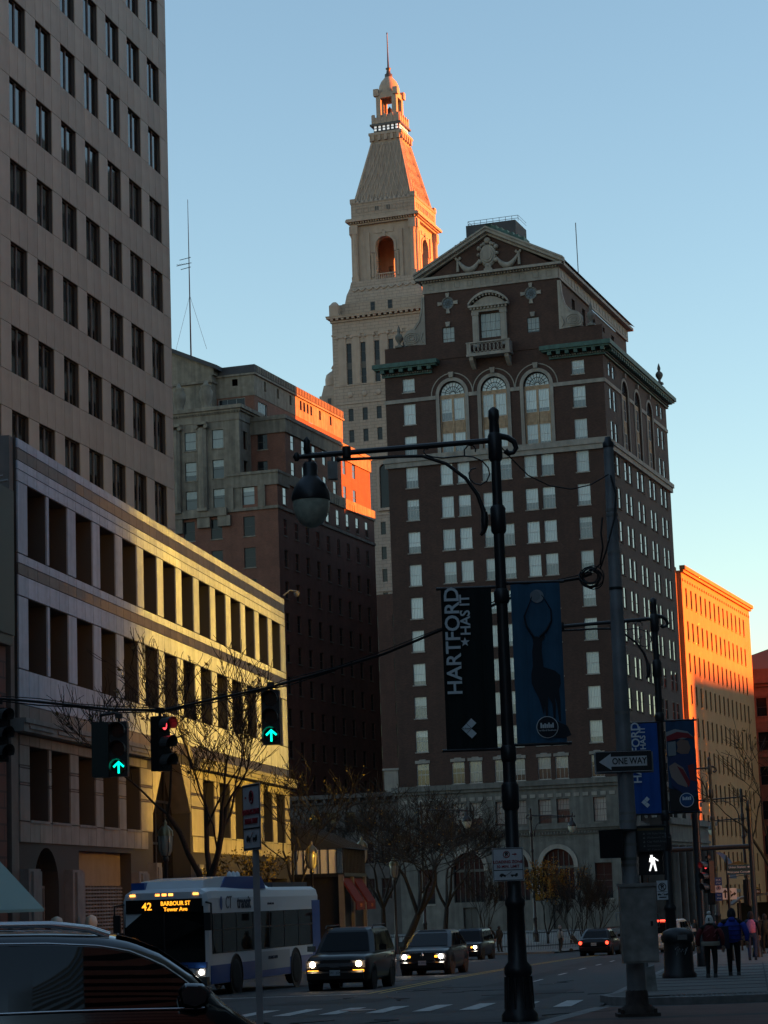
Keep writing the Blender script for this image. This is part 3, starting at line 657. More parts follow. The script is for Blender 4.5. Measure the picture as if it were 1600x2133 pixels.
# ================================================================ the tall stone tower with pyramidal roof
m_gran = mat('pink_granite', (.42, .31, .24), brick=((.30, .24, .195), (.275, .22, .178), (.18, .145, .118), 1.5, .62), var=.08, scale=.6, streak=.12, blotch=.08, rough=.85)
m_gran_p = mat('granite_trim', (.30, .24, .195), var=.1, scale=.8, streak=.12, rough=.85)
def stone_tower():
    T = thing('stone_skyscraper', 'tall pinkish stone tower with arched belfry, pyramid roof and lantern spire', 'skyscraper', (8.10, 424.92, -3.2), R(-AZ))
    X, Y = -6.7, 6.7      # axis
    def ring(b, h, z0, z1, h2=None):
        h2 = h if h2 is None else h2
        b.hexa([(X-h, Y-h, z0), (X+h, Y-h, z0), (X+h, Y+h, z0), (X-h, Y+h, z0)], [(X-h2, Y-h2, z1), (X+h2, Y-h2, z1), (X+h2, Y+h2, z1), (X-h2, Y+h2, z1)])
    # shaft
    hs = 9.95; b = MB(); cols = [-13.35, -10.5, -7.7, -4.9, -2.05, .8]
    ops = [(c-.5, c+.5, 100.9, 109.2) for c in cols]+[(c-.5, c+.5, z, z+2.4) for c in cols for z in (94.1, 90.0, 71.9, 67.2, 63, 58.6, 86)]+[(-8.1, -6.1, 76.9, 85.3, 1)]
    ops = [o for o in ops if not (o[2] == 86 or (o[2] in (71.9,) and 0))]
    fy = Y-hs; facade(b, face_front(fy), X-hs, X+hs, 0, 113.5, ops, .4)
    rops = [(Y-hs+2+k*3.1, Y-hs+3+k*3.1, 100.9, 109.2) for k in range(6)]
    facade(b, face_right(X+hs), fy, Y+hs, 0, 113.5, rops, .4); b.face([(X-hs, fy, 0), (X-hs, Y+hs, 0), (X-hs, Y+hs, 113.5), (X-hs, fy, 113.5)]); b.face([(X-hs, Y+hs, 0), (X+hs, Y+hs, 0), (X+hs, Y+hs, 113.5), (X-hs, Y+hs, 113.5)])
    b.build('shaft', m_gran, T)
    pm = m_glass
    for c in cols:
        p = MB(); p.box(c-.5, c+.5, fy+.3, fy+.36, 100.9, 109.2, 0); o = p.build('window', pm, T); q = MB()
        q.box(c-.5, c+.5, fy+.22, fy+.3, 104.2, 105.5); q.box(c-.5, c+.5, fy+.25, fy+.3, 102.6, 102.68); q.box(c-.5, c+.5, fy+.25, fy+.3, 107.4, 107.48)
        q.build('spandrel', mat('bronze', (.04, .036, .033), .5), o)
        for z in (94.1, 90.0, 71.9, 67.2, 63, 58.6): put_window(T, face_front(fy), c, z, 1.0, 2.4, 0, m_dframe, pm, 1, 2, .2, None, .05)
    b = MB(); b.box(-8.1, -6.1, fy+.3, fy+.34, 76.9, 85.3); o = b.build('arched_window', pm, T)
    b = MB(); arch_band(b, -7.1, 84.3, 1.0, 1.5, 77, 0, .2, y=fy); b.box(-8.5, -5.7, fy-.4, fy, 76.4, 76.9); b.build('arch_surround', m_gran_p, o)
    b = MB()
    for z0, z1, o_ in ((100.95, 101.2, .1), (97.4, 97.7, .12), (110.9, 111.2, .12), (86.2, 86.7, .2), (75.6, 75.9, .12), (61.2, 61.5, .15)): ring(b, hs+o_, z0, z1)
    b.build('string_course', m_gran_p, T)
    for c in [-14.75]+[(cols[i]+cols[i+1])/2 for i in range(5)]+[2.2]:   # flat pilasters with scrolled caps between the tall windows
        b = MB(); b.box(c-.8, c+.8, fy-.14, fy, 101.2, 110.4); b.box(c-1.0, c+1.0, fy-.25, fy, 110.4, 110.9)
        for s in (-1, 1): b.M = Matrix.Translation((c+s*.85, fy-.05, 110.4)) @ Matrix.Rotation(pi/2, 4, 'X'); b.lathe([(.3, 0), (.3, .22), (.1, .26)], 8)
        b.M = None; b.build('pilaster', m_gran_p, T)
    for c in cols:
        b = MB(); b.M = Matrix.Translation((c, fy-.02, 99.2)) @ Matrix.Rotation(pi/2, 4, 'X'); b.lathe([(.55, 0), (.55, .1), (.4, .12), (.15, .2)], 10); b.build('roundel', m_gran_p, T)
    b = MB(); pw = face_front(-7.2); facade(b, pw, -24, 6, 0, 60.1, [(c-.6, c+.6, z, z+2.2) for c in (-8.6, -4.6, -12.6) for z in range(6, 58, 4)], .25); b.face([(6, -7.2, 0), (6, fy, 0), (6, fy, 60.1), (6, -7.2, 60.1)]); b.face([(-24, -7.2, 60.1), (6, -7.2, 60.1), (6, fy, 60.1), (-24, fy, 60.1)]); b.build('brick_podium', m_brick, T)
    for c in (-8.6, -4.6, -12.6):
        for z in range(6, 58, 4): put_window(T, pw, c, z, 1.2, 2.2, 0, m_dframe, m_glass, 1, 2, .12, None, .05)
    # main cornice
    b = MB(); ring(b, hs+.25, 113.5, 113.9); ring(b, hs+.85, 114.25, 114.6); ring(b, hs+.95, 114.6, 114.75)
    dentils(b, face_front(fy), X-hs-.3, X+hs+.3, 113.9, 114.25, 0, .75, 1.05, .5); dentils(b, face_right(X+hs), fy-.3, Y+hs+.3, 113.9, 114.25, 0, .75, 1.05, .5); b.build('main_cornice', m_gran_p, T)
    # stepped stage below the belfry
    b = MB(); ring(b, 8.9, 114.75, 117.2); ring(b, 8.3, 117.2, 117.5); ring(b, 7.9, 117.5, 119.3, 7.6); ring(b, 7.6, 119.3, 121.0, 7.0); ring(b, 7.05, 121.0, 122.0, 6.85)
    b.build('stepped_stage', m_gran, T)
    b = MB()
    for sx in (-1, 1):
        for sy in (-1, 1): b.box(X+sx*9.4-.9, X+sx*9.4+.9, Y+sy*9.4-.9, Y+sy*9.4+.9, 114.75, 116.9); b.hexa([(X+sx*9.4+a*.9, Y+sy*9.4+c*.9, 116.9) for a, c in ((-1, -1), (1, -1), (1, 1), (-1, 1))], [(X+sx*9.4+a*.3, Y+sy*9.4+c*.3, 117.7) for a, c in ((-1, -1), (1, -1), (1, 1), (-1, 1))])
    b.build('corner_block', m_gran_p, T)
    for c in (-8.6, -5.1): put_window(T, face_front(Y-8.9), c, 115.4, .9, 1.7, 0, m_dframe, pm, 1, 1, -.06, None, .1)
    b = MB()
    for i in range(9):
        x0 = X-6.6+i*1.5; b.tube([(x0+1.3*t, Y-7.45+.02, 120.5-.55*sin(pi*t)) for t in [k/6 for k in range(7)]], [.08, .14, .18, .2, .18, .14, .08], 5)
    b.build('swag', m_gran_p, T)
    # belfry: four walls with arched openings, corner columns, balustrades
    hb = 6.7; b = MB()
    for k in range(4):
        b.M = Matrix.Translation((X, Y, 0)) @ Matrix.Rotation(k*pi/2, 4, 'Z')
        facade(b, face_front(-hb+.6), -hb+.6, hb-.6, 121.9, 133.2, [(-1.9, 1.9, 121.95, 130.6, 1), (-3.0, -2.2, 122.6, 127.6), (2.2, 3.0, 122.6, 127.6)], 1.3)
        facade(b, face_front(-hb+1.9), -hb+1.9, hb-1.9, 121.9, 133.2, [(-1.9, 1.9, 121.95, 130.6, 1), (-3.0, -2.2, 122.6, 127.6), (2.2, 3.0, 122.6, 127.6)], .05)
    b.M = None; b.box(X-hb+.7, X+hb-.7, Y-hb+.7, Y+hb-.7, 121.6, 121.9); b.box(X-hb+.7, X+hb-.7, Y-hb+.7, Y+hb-.7, 133.0, 133.3); b.box(X-1.0, X+1.0, Y-1, Y+1, 121.9, 133) if False else None
    b.build('belfry_wall', m_gran_p, T)
    for k in range(4):
        b = MB(); b.M = Matrix.Translation((X, Y, 0)) @ Matrix.Rotation(k*pi/2, 4, 'Z')
        arch_band(b, 0, 128.7, 1.9, 2.35, 127.5, -.05, .18, y=-hb+.6); b.box(-.3, .3, -hb+.25, -hb+.6, 130.5, 131.5)
        for s in (-1, 1):
            b.lathe([(.38, 122.6), (.36, 126.9), (.55, 127.4)], 10, (s*2.6, -hb+.75, 0)); b.box(s*3.35-.35, s*3.35+.35, -hb+.35, -hb+.6, 122, 131.6)
            b.box(s*1.1-.85, s*1.1+.85, -hb+.48, -hb+.6, 131.3, 132.0)
        b.build('arch_surround', m_gran_p, T)
        for s in (-1, 1):   # engaged corner column at each end of the face
            b = MB(); b.M = Matrix.Translation((X, Y, 0)) @ Matrix.Rotation(k*pi/2, 4, 'Z'); b.box(s*5.9-.6, s*5.9+.6, -hb-.1, -hb+.9, 121.9, 123.1)
            b.lathe([(.55, 123.1), (.52, 130.8), (.75, 131.5)], 12, (s*5.85, -hb+.35, 0)); b.box(s*5.9-.7, s*5.9+.7, -hb-.3, -hb+.9, 131.5, 133.2); b.build('corner_column', m_gran_p, T)
        b = MB(); b.M = Matrix.Translation((X, Y, 0)) @ Matrix.Rotation(k*pi/2, 4, 'Z'); b.box(-1.9, 1.9, -hb+.5, -hb+.8, 121.9, 122.15); b.box(-1.9, 1.9, -hb+.5, -hb+.8, 123.1, 123.3)
        for i in range(9): b.lathe([(.09, 122.15), (.17, 122.5), (.08, 122.9), (.12, 123.1)], 6, (-1.7+i*.425, -hb+.65, 0))
        b.build('balustrade', m_gran_p, T)
    b = MB(); ring(b, hb+.05, 133.2, 133.5); ring(b, hb+.75, 133.85, 134.3); ring(b, hb+.6, 134.3, 134.5)
    for k in range(4): b.M = Matrix.Translation((X, Y, 0)) @ Matrix.Rotation(k*pi/2, 4, 'Z'); dentils(b, face_front(-hb), -hb, hb, 133.5, 133.85, 0, .4, .5, .5)
    b.M = None; b.build('belfry_cornice', m_gran_p, T)
    b = MB(); ring(b, 6.5, 134.5, 137.5); ring(b, 6.6, 137.5, 137.75)
    for sx in (-1, 1):
        for sy in (-1, 1): b.box(X+sx*6.1-.55, X+sx*6.1+.55, Y+sy*6.1-.55, Y+sy*6.1+.55, 137.75, 138.6)
    b.build('attic', m_gran, T)
    b = MB()
    for k in range(4):
        b.M = Matrix.Translation((X, Y, 0)) @ Matrix.Rotation(k*pi/2, 4, 'Z')
        for i in range(8):
            c = -4.9+i*1.4
            for a, e, z0, z1 in ((c-.5, c+.5, 135.6, 135.7), (c-.5, c+.5, 136.6, 136.7), (c-.5, c-.4, 135.7, 136.6), (c+.4, c+.5, 135.7, 136.6)): b.box(a, e, -6.58, -6.5, z0, z1)
        for i in range(12): c = -5.2+i*.95; b.lathe([(.42, 137.75), (.3, 138.1), (.05, 138.35)], 6, (c, -6.25, 0))
    b.build('attic_relief', m_gran_p, T)
    for k in range(2):
        for c in (-1.2, 1.1):
            b = MB(); b.M = Matrix.Translation((X, Y, 0)) @ Matrix.Rotation(k*pi/2, 4, 'Z'); b.box(c-.32, c+.32, -6.56, -6.45, 135.75, 136.6); b.build('attic_window', m_black, T)
    # pyramid roof with diamond lattice
    m_pyr = mat('pyramid_stone', (.235, .19, .155), var=.12, scale=.8, streak=.15, rough=.85)
    b = MB(); ring(b, 6.05, 137.7, 150.7, 2.95); py = b.build('pyramid_roof', m_pyr, T)
    for k in range(4):
        b = MB(); Mx = Matrix.Translation((X, Y, 0)) @ Matrix.Rotation(k*pi/2, 4, 'Z')
        def P(s, t, o=.06): h = 6.05+(2.95-6.05)*t; return (s*h, -h-o, 137.7+13*t+o*.3)
        b.M = Mx; n = 5
        for i in range(-n, n+1):
            for d in (1, -1):
                pts = []
                for j in range(15):
                    t = .04+.92*j/14; s = (i+d*t*3.0)*2/(n*1.0)*.5
                    if abs(s) <= .93: pts.append(P(s, t))
                if len(pts) > 1: b.tube(pts, .11, 4, smooth=False, cap=False)
        for s in (-.96, .96): b.tube([P(s, 0), P(s, 1)], .2, 4, smooth=False)
        b.build('diamond_lattice', m_gran_p, py)
    # gallery: brackets, lamp ring, crown
    b = MB(); ring(b, 2.9, 150.7, 152.0, 3.3); ring(b, 3.45, 152.0, 152.5)
    for k in range(4):
        b.M = Matrix.Translation((X, Y, 0)) @ Matrix.Rotation(k*pi/2, 4, 'Z')
        for i in range(5): c = -2.6+i*1.3; b.box(c-.28, c+.28, -3.42, -2.9, 150.9, 152.0)
    b.M = None; b.build('bracket_gallery', m_gran_p, T)
    b = MB(); ring(b, 2.6, 152.5, 154.2); b.build('lamp_drum', m_black, T)
    m_lamp = mat('lit_lamp', (.9, .9, .9), emit=(.92, .96, 1), es=.07)
    for k in (0, 1):
        for i in range(6):
            b = MB(); b.M = Matrix.Translation((X, Y, 0)) @ Matrix.Rotation(k*pi/2, 4, 'Z')
            for zz in (153.05, 153.6): b.box(-2.2+i*.88-.22, -2.2+i*.88+.22, -2.75, -2.62, zz, zz+.34)
            b.build('gallery_lamp', m_lamp, T)
    b = MB(); ring(b, 3.2, 154.0, 154.35); b.build('crown_cornice', mat('dark_bronze', (.05, .05, .048), .5), T)
    b = MB(); ring(b, 2.85, 154.35, 155.7)
    for k in range(4):
        b.M = Matrix.Translation((X, Y, 0)) @ Matrix.Rotation(k*pi/2, 4, 'Z')
        for i in range(5): c = -2.5+i*1.25; b.box(c-.25, c+.25, -2.95, -2.6, 154.5, 156.3)
    b.M = None; b.build('parapet', m_gran_p, T)
    b = MB()
    for k in range(4):
        b.M = Matrix.Translation((X, Y, 0)) @ Matrix.Rotation(k*pi/2, 4, 'Z')
        facade(b, face_front(-2.1), -2.1, 2.1, 155.5, 161, [(-1.15, 1.15, 156.4, 159.9)], .5); facade(b, face_front(-1.6), -1.6, 1.6, 155.5, 161, [(-1.15, 1.15, 156.4, 159.9)], .02)
    b.M = None; ring(b, 1.6, 155.4, 156.3); b.build('lantern', m_gran_p, T)
    b = MB()
    for sx in (-1, 1):
        for sy in (-1, 1): b.box(X+sx*2.0-.5, X+sx*2.0+.5, Y+sy*2-.5, Y+sy*2+.5, 160.3, 161.7)
    b.build('corner_ear', m_gran_p, T)
    b = MB(); b.lathe([(.5, 156.3), (.5, 158), (.2, 158.3), (.05, 158.6)], 8, (X, Y, 0)); b.build('beacon', m_black, T)
    b = MB(); b.lathe([(2.15, 160.9), (2.1, 161.8), (1.9, 162.8), (1.5, 163.7), (1.0, 164.3), (.75, 164.6)], 8, (X, Y, 0), a0=pi/8); b.build('dome', m_gran_p, T)
    b = MB(); b.lathe([(.78, 164.5), (.78, 165.2), (.5, 165.3), (.35, 166.1), (.55, 166.4), (.55, 166.5), (.2, 166.6), (.12, 170), (.1, 173.6), (.16, 173.8), (.02, 174.0)], 10, (X, Y, 0)); b.build('spire', mat('spire_bronze', (.045, .04, .038), .5), T)
    # corner turret of the lower wing, and that wing
    b = MB(); b.box(-30, -16.4, -2.2, 16, 0, 97.6) if False else b.box(-23, -16.8, 1.5, 12, 0, 97.6); b.build('lower_wing', m_gran, T)
    b = MB(); b.box(-21.6, -17.2, 2, 6.4, 97.6, 100.8); b.hexa([(-21.3, 2.3, 100.8), (-17.5, 2.3, 100.8), (-17.5, 6.1, 100.8), (-21.3, 6.1, 100.8)], [(-20.9, 2.8, 103), (-18.0, 2.8, 103), (-18.0, 5.6, 103), (-20.9, 5.6, 103)])
    b.lathe([(1.65, 103), (1.65, 104.3), (1.4, 105.2), (.7, 105.8), (.3, 106), (.15, 106.4), (.4, 106.6), (.05, 107.2)], 10, (-19.4, 4.2, 0)); b.build('turret', m_gran_p, T)
    b = MB(); b.box(-19.9, -19.2, 1.95, 2.05, 98.2, 100.2); b.build('turret_window', m_black, T)
stone_tower()
# ================================================================ brick and limestone office building with columns
def brick_office():
    T = thing('brick_office_building', 'stepped red brick and limestone office building with columned top storeys', 'building', (-17.237, 308.519, -2.8), R(-AZ))
    m_rb = m_brick_red; m_ls = mat('sooty_limestone', (.175, .15, .118), var=.2, scale=1.2, streak=.35, blotch=.2, rough=.9, bump=.2)
    b = MB()
    # main mass
    facade(b, face_front(0), -16, 0, 40, 73.2, [(-5.35, -1.4, 71.6, 73.0)], .3); sops = [(u, u+1.3, 70, 71.6) for u in (4.5, 9, 13.5)]
    facade(b, face_right(0), 0, 35, 40, 73.2, [(1.3, 4.6, 69.5, 72.6)], .3); b.face([(-16, 35, 40), (0, 35, 40), (0, 35, 73.2), (-16, 35, 73.2)])
    # second mass: side at x = 5.9
    u2 = [-2.0+4.05*k for k in range(7)]; r2 = [64.6, 60.7, 56.55]
    facade(b, face_front(-4), -.5, 5.9, 40, 66.7, [(1.9, 3.35, 64.6, 66.68), (1.8, 3.3, 61.0, 63.0)], .3)
    facade(b, face_right(5.9), -4, 30, 40, 66.7, [(u, u+1.3, z, z+2.25) for u in u2 for z in r2], .3); b.face([(-.5, 30, 30), (5.9, 30, 30), (5.9, 30, 66.7), (-.5, 30, 66.7)])
    # lowest mass
    u3 = [-6.1+4.05*k for k in range(9)]; r3 = [56.5, 52.3, 48.1, 43.9, 39.7, 35.5, 31.3, 27.1, 22.9, 18.7, 14.5]
    fcols = [-6.6, -2.65, 2.05]
    facade(b, face_front(-8), -18, 6.2, 0, 56.0, [(c-.82, c+.82, z, z+2.65) for c in fcols+[-10.6, -14.6] for z in r3[1:]], .3)
    facade(b, face_right(6.2), -8, 30.3, 0, 59.4, [(u, u+1.3, z, z+2.3) for u in u3 for z in r3], .3); b.face([(-18, 30.3, 0), (6.2, 30.3, 0), (6.2, 30.3, 59.4), (-18, 30.3, 59.4)])
    facade(b, face_front(-8), -.6, 6.2, 56.0, 58.9, [(1.2, 2.9, 56.5, 58.9)], .3)
    b.build('brick_wall', m_rb, T)
    b = MB()
    # stone: upper zone and cornice of the main mass
    facade(b, face_front(-.05), -5.6, .05, 74.4, 76.1, [(-3.25, -2.4, 74.75, 75.7)], .2); facade(b, face_right(.05), -.05, 35, 73.2, 76.1, [(u, u+.75, 74.4, 75.8) for u in (3.6, 8.4, 13.2, 17.2, 18.6, 20.0, 21.4, 25, 29.5)], .25)
    b.box(-5.6, .05, -.05, .3, 73.2, 74.4); b.box(-5.7, .25, -.25, .3, 76.1, 76.35); b.box(0, .3, 0, 35.2, 76.1, 76.35)
    st = b.build('stone_attic', m_ls, T)
    b = MB(); b.box(-5.6, .2, -.15, .3, 76.35, 77.5); b.box(-.15, .2, .3, 35.1, 76.35, 77.5); b.box(-16, 0, 0, 35, 75, 76.9) if False else b.face([(-16, .1, 76.4), (0, .1, 76.4), (0, 35, 76.4), (-16, 35, 76.4)])
    cr = b.build('parapet', m_roof, T)
    b = MB(); dentils(b, face_right(.2), .3, 35, 76.5, 77.4, 0, .08, .62, .4); stuff(b.build('parapet_rib', m_ls, cr))
    # second and third stone parapets
    b = MB(); b.box(-.5, 6.1, -4.2, 0, 66.7, 69.1); b.box(0, 6.1, 0, 30.1, 66.7, 69.1); b.box(-.5, 6.25, -4.35, .0, 68.5, 68.8); b.box(6.0, 6.25, 0, 30.2, 68.5, 68.8); b.build('stone_parapet', m_ls, T)
    b = MB(); b.box(-.9, 6.4, -8.2, -4, 58.9, 60.9); b.box(0, 6.4, -4, 30.4, 59.4, 60.9); b.box(-1.0, 6.5, -8.35, -4, 60.5, 60.75); b.box(-.9, 1.2, -8.1, -7.9, 56.0, 58.9); b.box(2.9, 3.4, -8.05, -7.9, 56, 58.9) if False else None
    for x in (-.5, 4.0): b.box(x-.5, x+.5, -8.3, -7.9, 56.0, 59.0)
    b.box(-1.0, 6.35, -8.25, -7.95, 55.7, 56.1); b.box(6.15, 6.35, -7.95, 30.35, 55.7, 56.1); b.build('stone_band', m_ls, T)
    for u in (0, 6.5, 13, 19.5):
        b = MB()
        for k in range(3): b.box(6.4, 6.45, u+k*.9, u+k*.9+.3, 59.5, 60.4)
        b.build('band_relief', m_ls, T)
    # columned block
    b = MB(); cf = face_front(-8.0)
    facade(b, cf, -18, -.9, 56.0, 68.2, [(c-.82, c+.82, z, z+2.55) for c in (-6.2, -2.2, -10.2, -14.2) for z in (64.55, 60.45, 56.5)], .3)
    b.face([(-.9, -8, 56), (-.9, 0, 56), (-.9, 0, 70), (-.9, -8, 70)]); facade(b, face_right(.95), -8, 0, 56, 68.2, [(-6.6, -5.2, z, z+2.5) for z in (64.4, 60.4)], .3)
    facade(b, cf, -.9, .95, 58.9, 68.2, [], .3)
    for z0, z1, o in ((68.2, 69.4, .1), (69.4, 69.7, .35), (69.7, 70.2, .6)): b.box(-18, .95+o, -8-o, 0, z0, z1)
    dentils(b, cf, -18, 1.3, 69.2, 69.4, .1, .3, .4)
    b.box(-18, -.95, -8.6, -7.9, 55.3, 56.3)
    for c in (-8.3, -4.35, -1.4): b.box(c-.9, c+.9, -8.45, -7.9, 53.9 if c > -8 else 53.4, 55.3)
    cb = b.build('columned_block', m_ls, T)
    for c in (-8.15, -4.3, -12.2, -16.1):
        b = MB(); n = 16
        P = [((.62+(.05 if k % 2 else 0))*cos(2*pi*k/n), (.62+(.05 if k % 2 else 0))*sin(2*pi*k/n)) for k in range(n)]
        b.prism([(c+x, -8.25+y) for x, y in P], 56.3, 67.4, 'z'); b.box(c-.85, c+.85, -8.95, -7.9, 67.85, 68.2); b.box(c-.75, c+.75, -8.9, -8, 56.1, 56.5)
        for s in (-1, 1): b.M = Matrix.Translation((c+s*.7, -8.5, 67.6)) @ Matrix.Rotation(pi/2, 4, 'X'); b.lathe([(.3, -.3), (.3, .35)], 8); b.M = None
        b.build('column', m_ls, T)
    for c in (-7.9, -3.9):   # stone vases over the columned block
        b = MB(); b.lathe([(.75, 0), (.6, .5), (.9, 1.5), (.95, 2.3), (.65, 2.9), (.8, 3.1), (.35, 3.4), (.1, 3.9)], 12); b.build('vase', m_ls, T, (c, -7.6, 70.2))
    # gabled central mass behind
    b = MB(); b.box(-30, -5.6, -1.6, 30, 40, 76.3); b.box(-30, -5.4, -1.9, 0, 75.2, 75.5)
    b.prism([(-30, 76.3), (-5.3, 76.3), (-5.3, 77.4), (-22, 85.0), (-30, 85.0)], -1.6, 0, 'y'); b.build('gable_wall', m_ls, T)
    b = MB(); b.hexa([(-4.6, -2.1, 76.9), (-22, -2.1, 84.9), (-22, 34, 84.9), (-4.6, 34, 76.9)], [(-4.6, -2.1, 77.5), (-22, -2.1, 85.5), (-22, 34, 85.5), (-4.6, 34, 77.5)]); b.build('gable_roof', m_roof, T)
    b = MB(); b.box(-9, -5.0, 11, 19, 77, 80.3); b.build('roof_house', m_rb, T)
    mast = MB(); mast.tube([(-10.2, 2, 80), (-10.2, 2, 103)], [.11, .035], 6)
    for z, w_ in ((93.5, 1.2), (94.3, .9), (92.9, .8)): mast.tube([(-10.2-w_*1.6, 2, z), (-10.2+w_*.3, 2, z+.2)], .05, 4)
    for i in range(5): mast.tube([(-11.9+i*.35, 1.6, 93.6), (-11.9+i*.35, 2.4, 93.7)], .03, 4)
    for dx in (-2.4, 2.4): mast.tube([(-10.2, 2, 89), (-10.2+dx, 2, 81)], .025, 3)
    mast.build('radio_mast', mat('mast_black', (.003, .003, .003), .9, spec=.1), T)
    # windows
    for z in r2:
        for u in u2: put_window(T, face_right(5.9), u+.65, z, 1.3, 2.25, pi/2, m_dframe, m_glass_side, 1, 2, .03)
    for z in r3:
        for u in u3: put_window(T, face_right(6.2), u+.65, z, 1.3, 2.3, pi/2, m_dframe, m_glass_side if z > 40 else m_glass, 1, 2, .03 if z > 50 else .15, m_ls)
        if z < 56:
            for c in fcols: put_window(T, face_front(-8), c, z, 1.64, 2.65, 0, m_dframe, m_glass, 1, 2, .15, m_ls)
    for c in (-6.2, -2.2, -10.2):
        for z in (64.55, 60.45, 56.5): put_window(T, cf, c, z, 1.64, 2.55, 0, m_dframe, m_blind2, 1, 2, .15, m_ls)
    put_window(T, face_front(-8), 2.05, 56.5, 1.7, 2.4, 0, m_dframe, m_blind, 1, 2, .15)
    put_window(T, face_front(-4), 2.62, 64.6, 1.45, 2.08, 0, m_dframe, m_glass, 1, 2, .15, m_ls); put_window(T, face_front(-4), 2.55, 61.0, 1.5, 2.0, 0, m_dframe, m_glass, 1, 2, .15)
    put_window(T, face_front(0), -3.38, 71.6, 3.95, 1.4, 0, m_wframe, m_glass, 3, 1, .1, None, .06, False); put_window(T, face_right(0), 2.95, 69.5, 3.3, 3.1, pi/2, m_wframe, m_glass, 3, 1, .1, None, .06, False)
    m_tube = mat('ceiling_tube', (1, 1, 1), emit=(1, .95, .85), es=.25)
    for c, z, w_ in ((-2.3, 54.0, .6), (-2.3, 52.9, .6), (1.9, 53.7, .6), (-5.95, 52.6, .25), (-2.2, 49.0, .6), (1.8, 48.4, .4)):
        b = MB(); b.box(c-w_/2, c+w_/2, -7.72, -7.7, z, z+.12); b.build('ceiling_light', m_tube, T)
brick_office()
# ================================================================ tan office building at the end of the street
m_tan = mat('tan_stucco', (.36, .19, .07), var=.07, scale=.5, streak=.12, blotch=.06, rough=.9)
def tan_office():
    T = thing('tan_office_building', 'plain tan office building with rows of narrow windows, orange in low sun', 'building', (26.06, 260.70, -2.65), R(-AZ))
    S = face_right(.0); u0, u1 = 37.7, 86.2
    cols = [40.3+3.13*k for k in range(14)]; rows = [40.45, 36.1, 31.9, 27.75, 23.6, 19.45, 15.3, 11.1, 6.4, 2.0]
    ops = [(c-.5, c+.5, z, z+2.5) for c in cols for z in rows]
    b = MB(); facade(b, S, u0, u1, 0, 45.0, ops, .38); b.face([(0, u0, 0), (-22, u0, 0), (-22, u0, 45), (0, u0, 45)]); b.face([(0, u1, 0), (-22, u1, 0), (-22, u1, 45), (0, u1, 45)])
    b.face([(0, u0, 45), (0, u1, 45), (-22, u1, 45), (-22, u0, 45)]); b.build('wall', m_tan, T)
    b = MB(); b.box(-.1, .35, u0-.2, u1+.3, 44.75, 45.1); b.box(-.1, .6, u0-.4, u1+.6, 45.1, 45.6); dentils(b, S, u0, u1, 43.7, 44.0, 0, .12, 1.55, .35); b.build('cornice', m_tan, T)
    for c in cols:
        for z in rows: put_window(T, S, c, z, 1.0, 2.5, pi/2, m_dframe, m_glass_side, 1, 2, .12, m_tan, .05)
    b = MB(); b.box(.0, .1, 36.0, 37.4, 0, 44) if False else b.box(-1.2, -.6, 34.2, 37.7, 0, 45.4); b.build('joint_pier', m_tan, T)
    # black entrance canopy on the ground floor
    b = MB(); b.box(.05, 1.6, 52, 58, 3.4, 3.9); b.build('entrance_canopy', m_black, T)
tan_office()
# bank hall with columns and dark dome-shaped awning between brick high-rise and tan building
def bank_hall():
    T = thing('bank_hall', 'classical stone bank front with giant columns beside the brick high-rise', 'building', (26.06, 260.70, -2.65), R(-AZ))
    b = MB(); b.box(.3, 3.0, 8, 31, 0, 12.4); b.box(.3, 3.4, 7.8, 31.3, 11.6, 12.2); b.box(.3, 3.2, 7.9, 31.2, 9.6, 9.9)
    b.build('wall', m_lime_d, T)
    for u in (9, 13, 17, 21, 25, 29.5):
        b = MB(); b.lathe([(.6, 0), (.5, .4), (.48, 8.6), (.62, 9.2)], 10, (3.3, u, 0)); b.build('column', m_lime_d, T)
    for u in (11, 19, 27): b = MB(); b.box(2.95, 3.05, u-1.1, u+1.1, 1.2, 8.6); b.build('window', m_glass, T)
    b = MB(); b.M = Matrix.Translation((3.0, 33, 5.2)); P = []
    for i in range(7): t = pi/2*i/6; P.append([(2.4*sin(t)*1.0, y, 3.4*cos(t)) for y in (-2.2, 2.2)])
    b.loft(P, closed=False, cap=False); b.build('awning', mat('navy_canvas', (.02, .028, .06), .8), T)
    text('750', .8, mat('white_letter', (.6, .6, .58)), T, (4.9, 33.0, 6.0), R(60))
bank_hall()
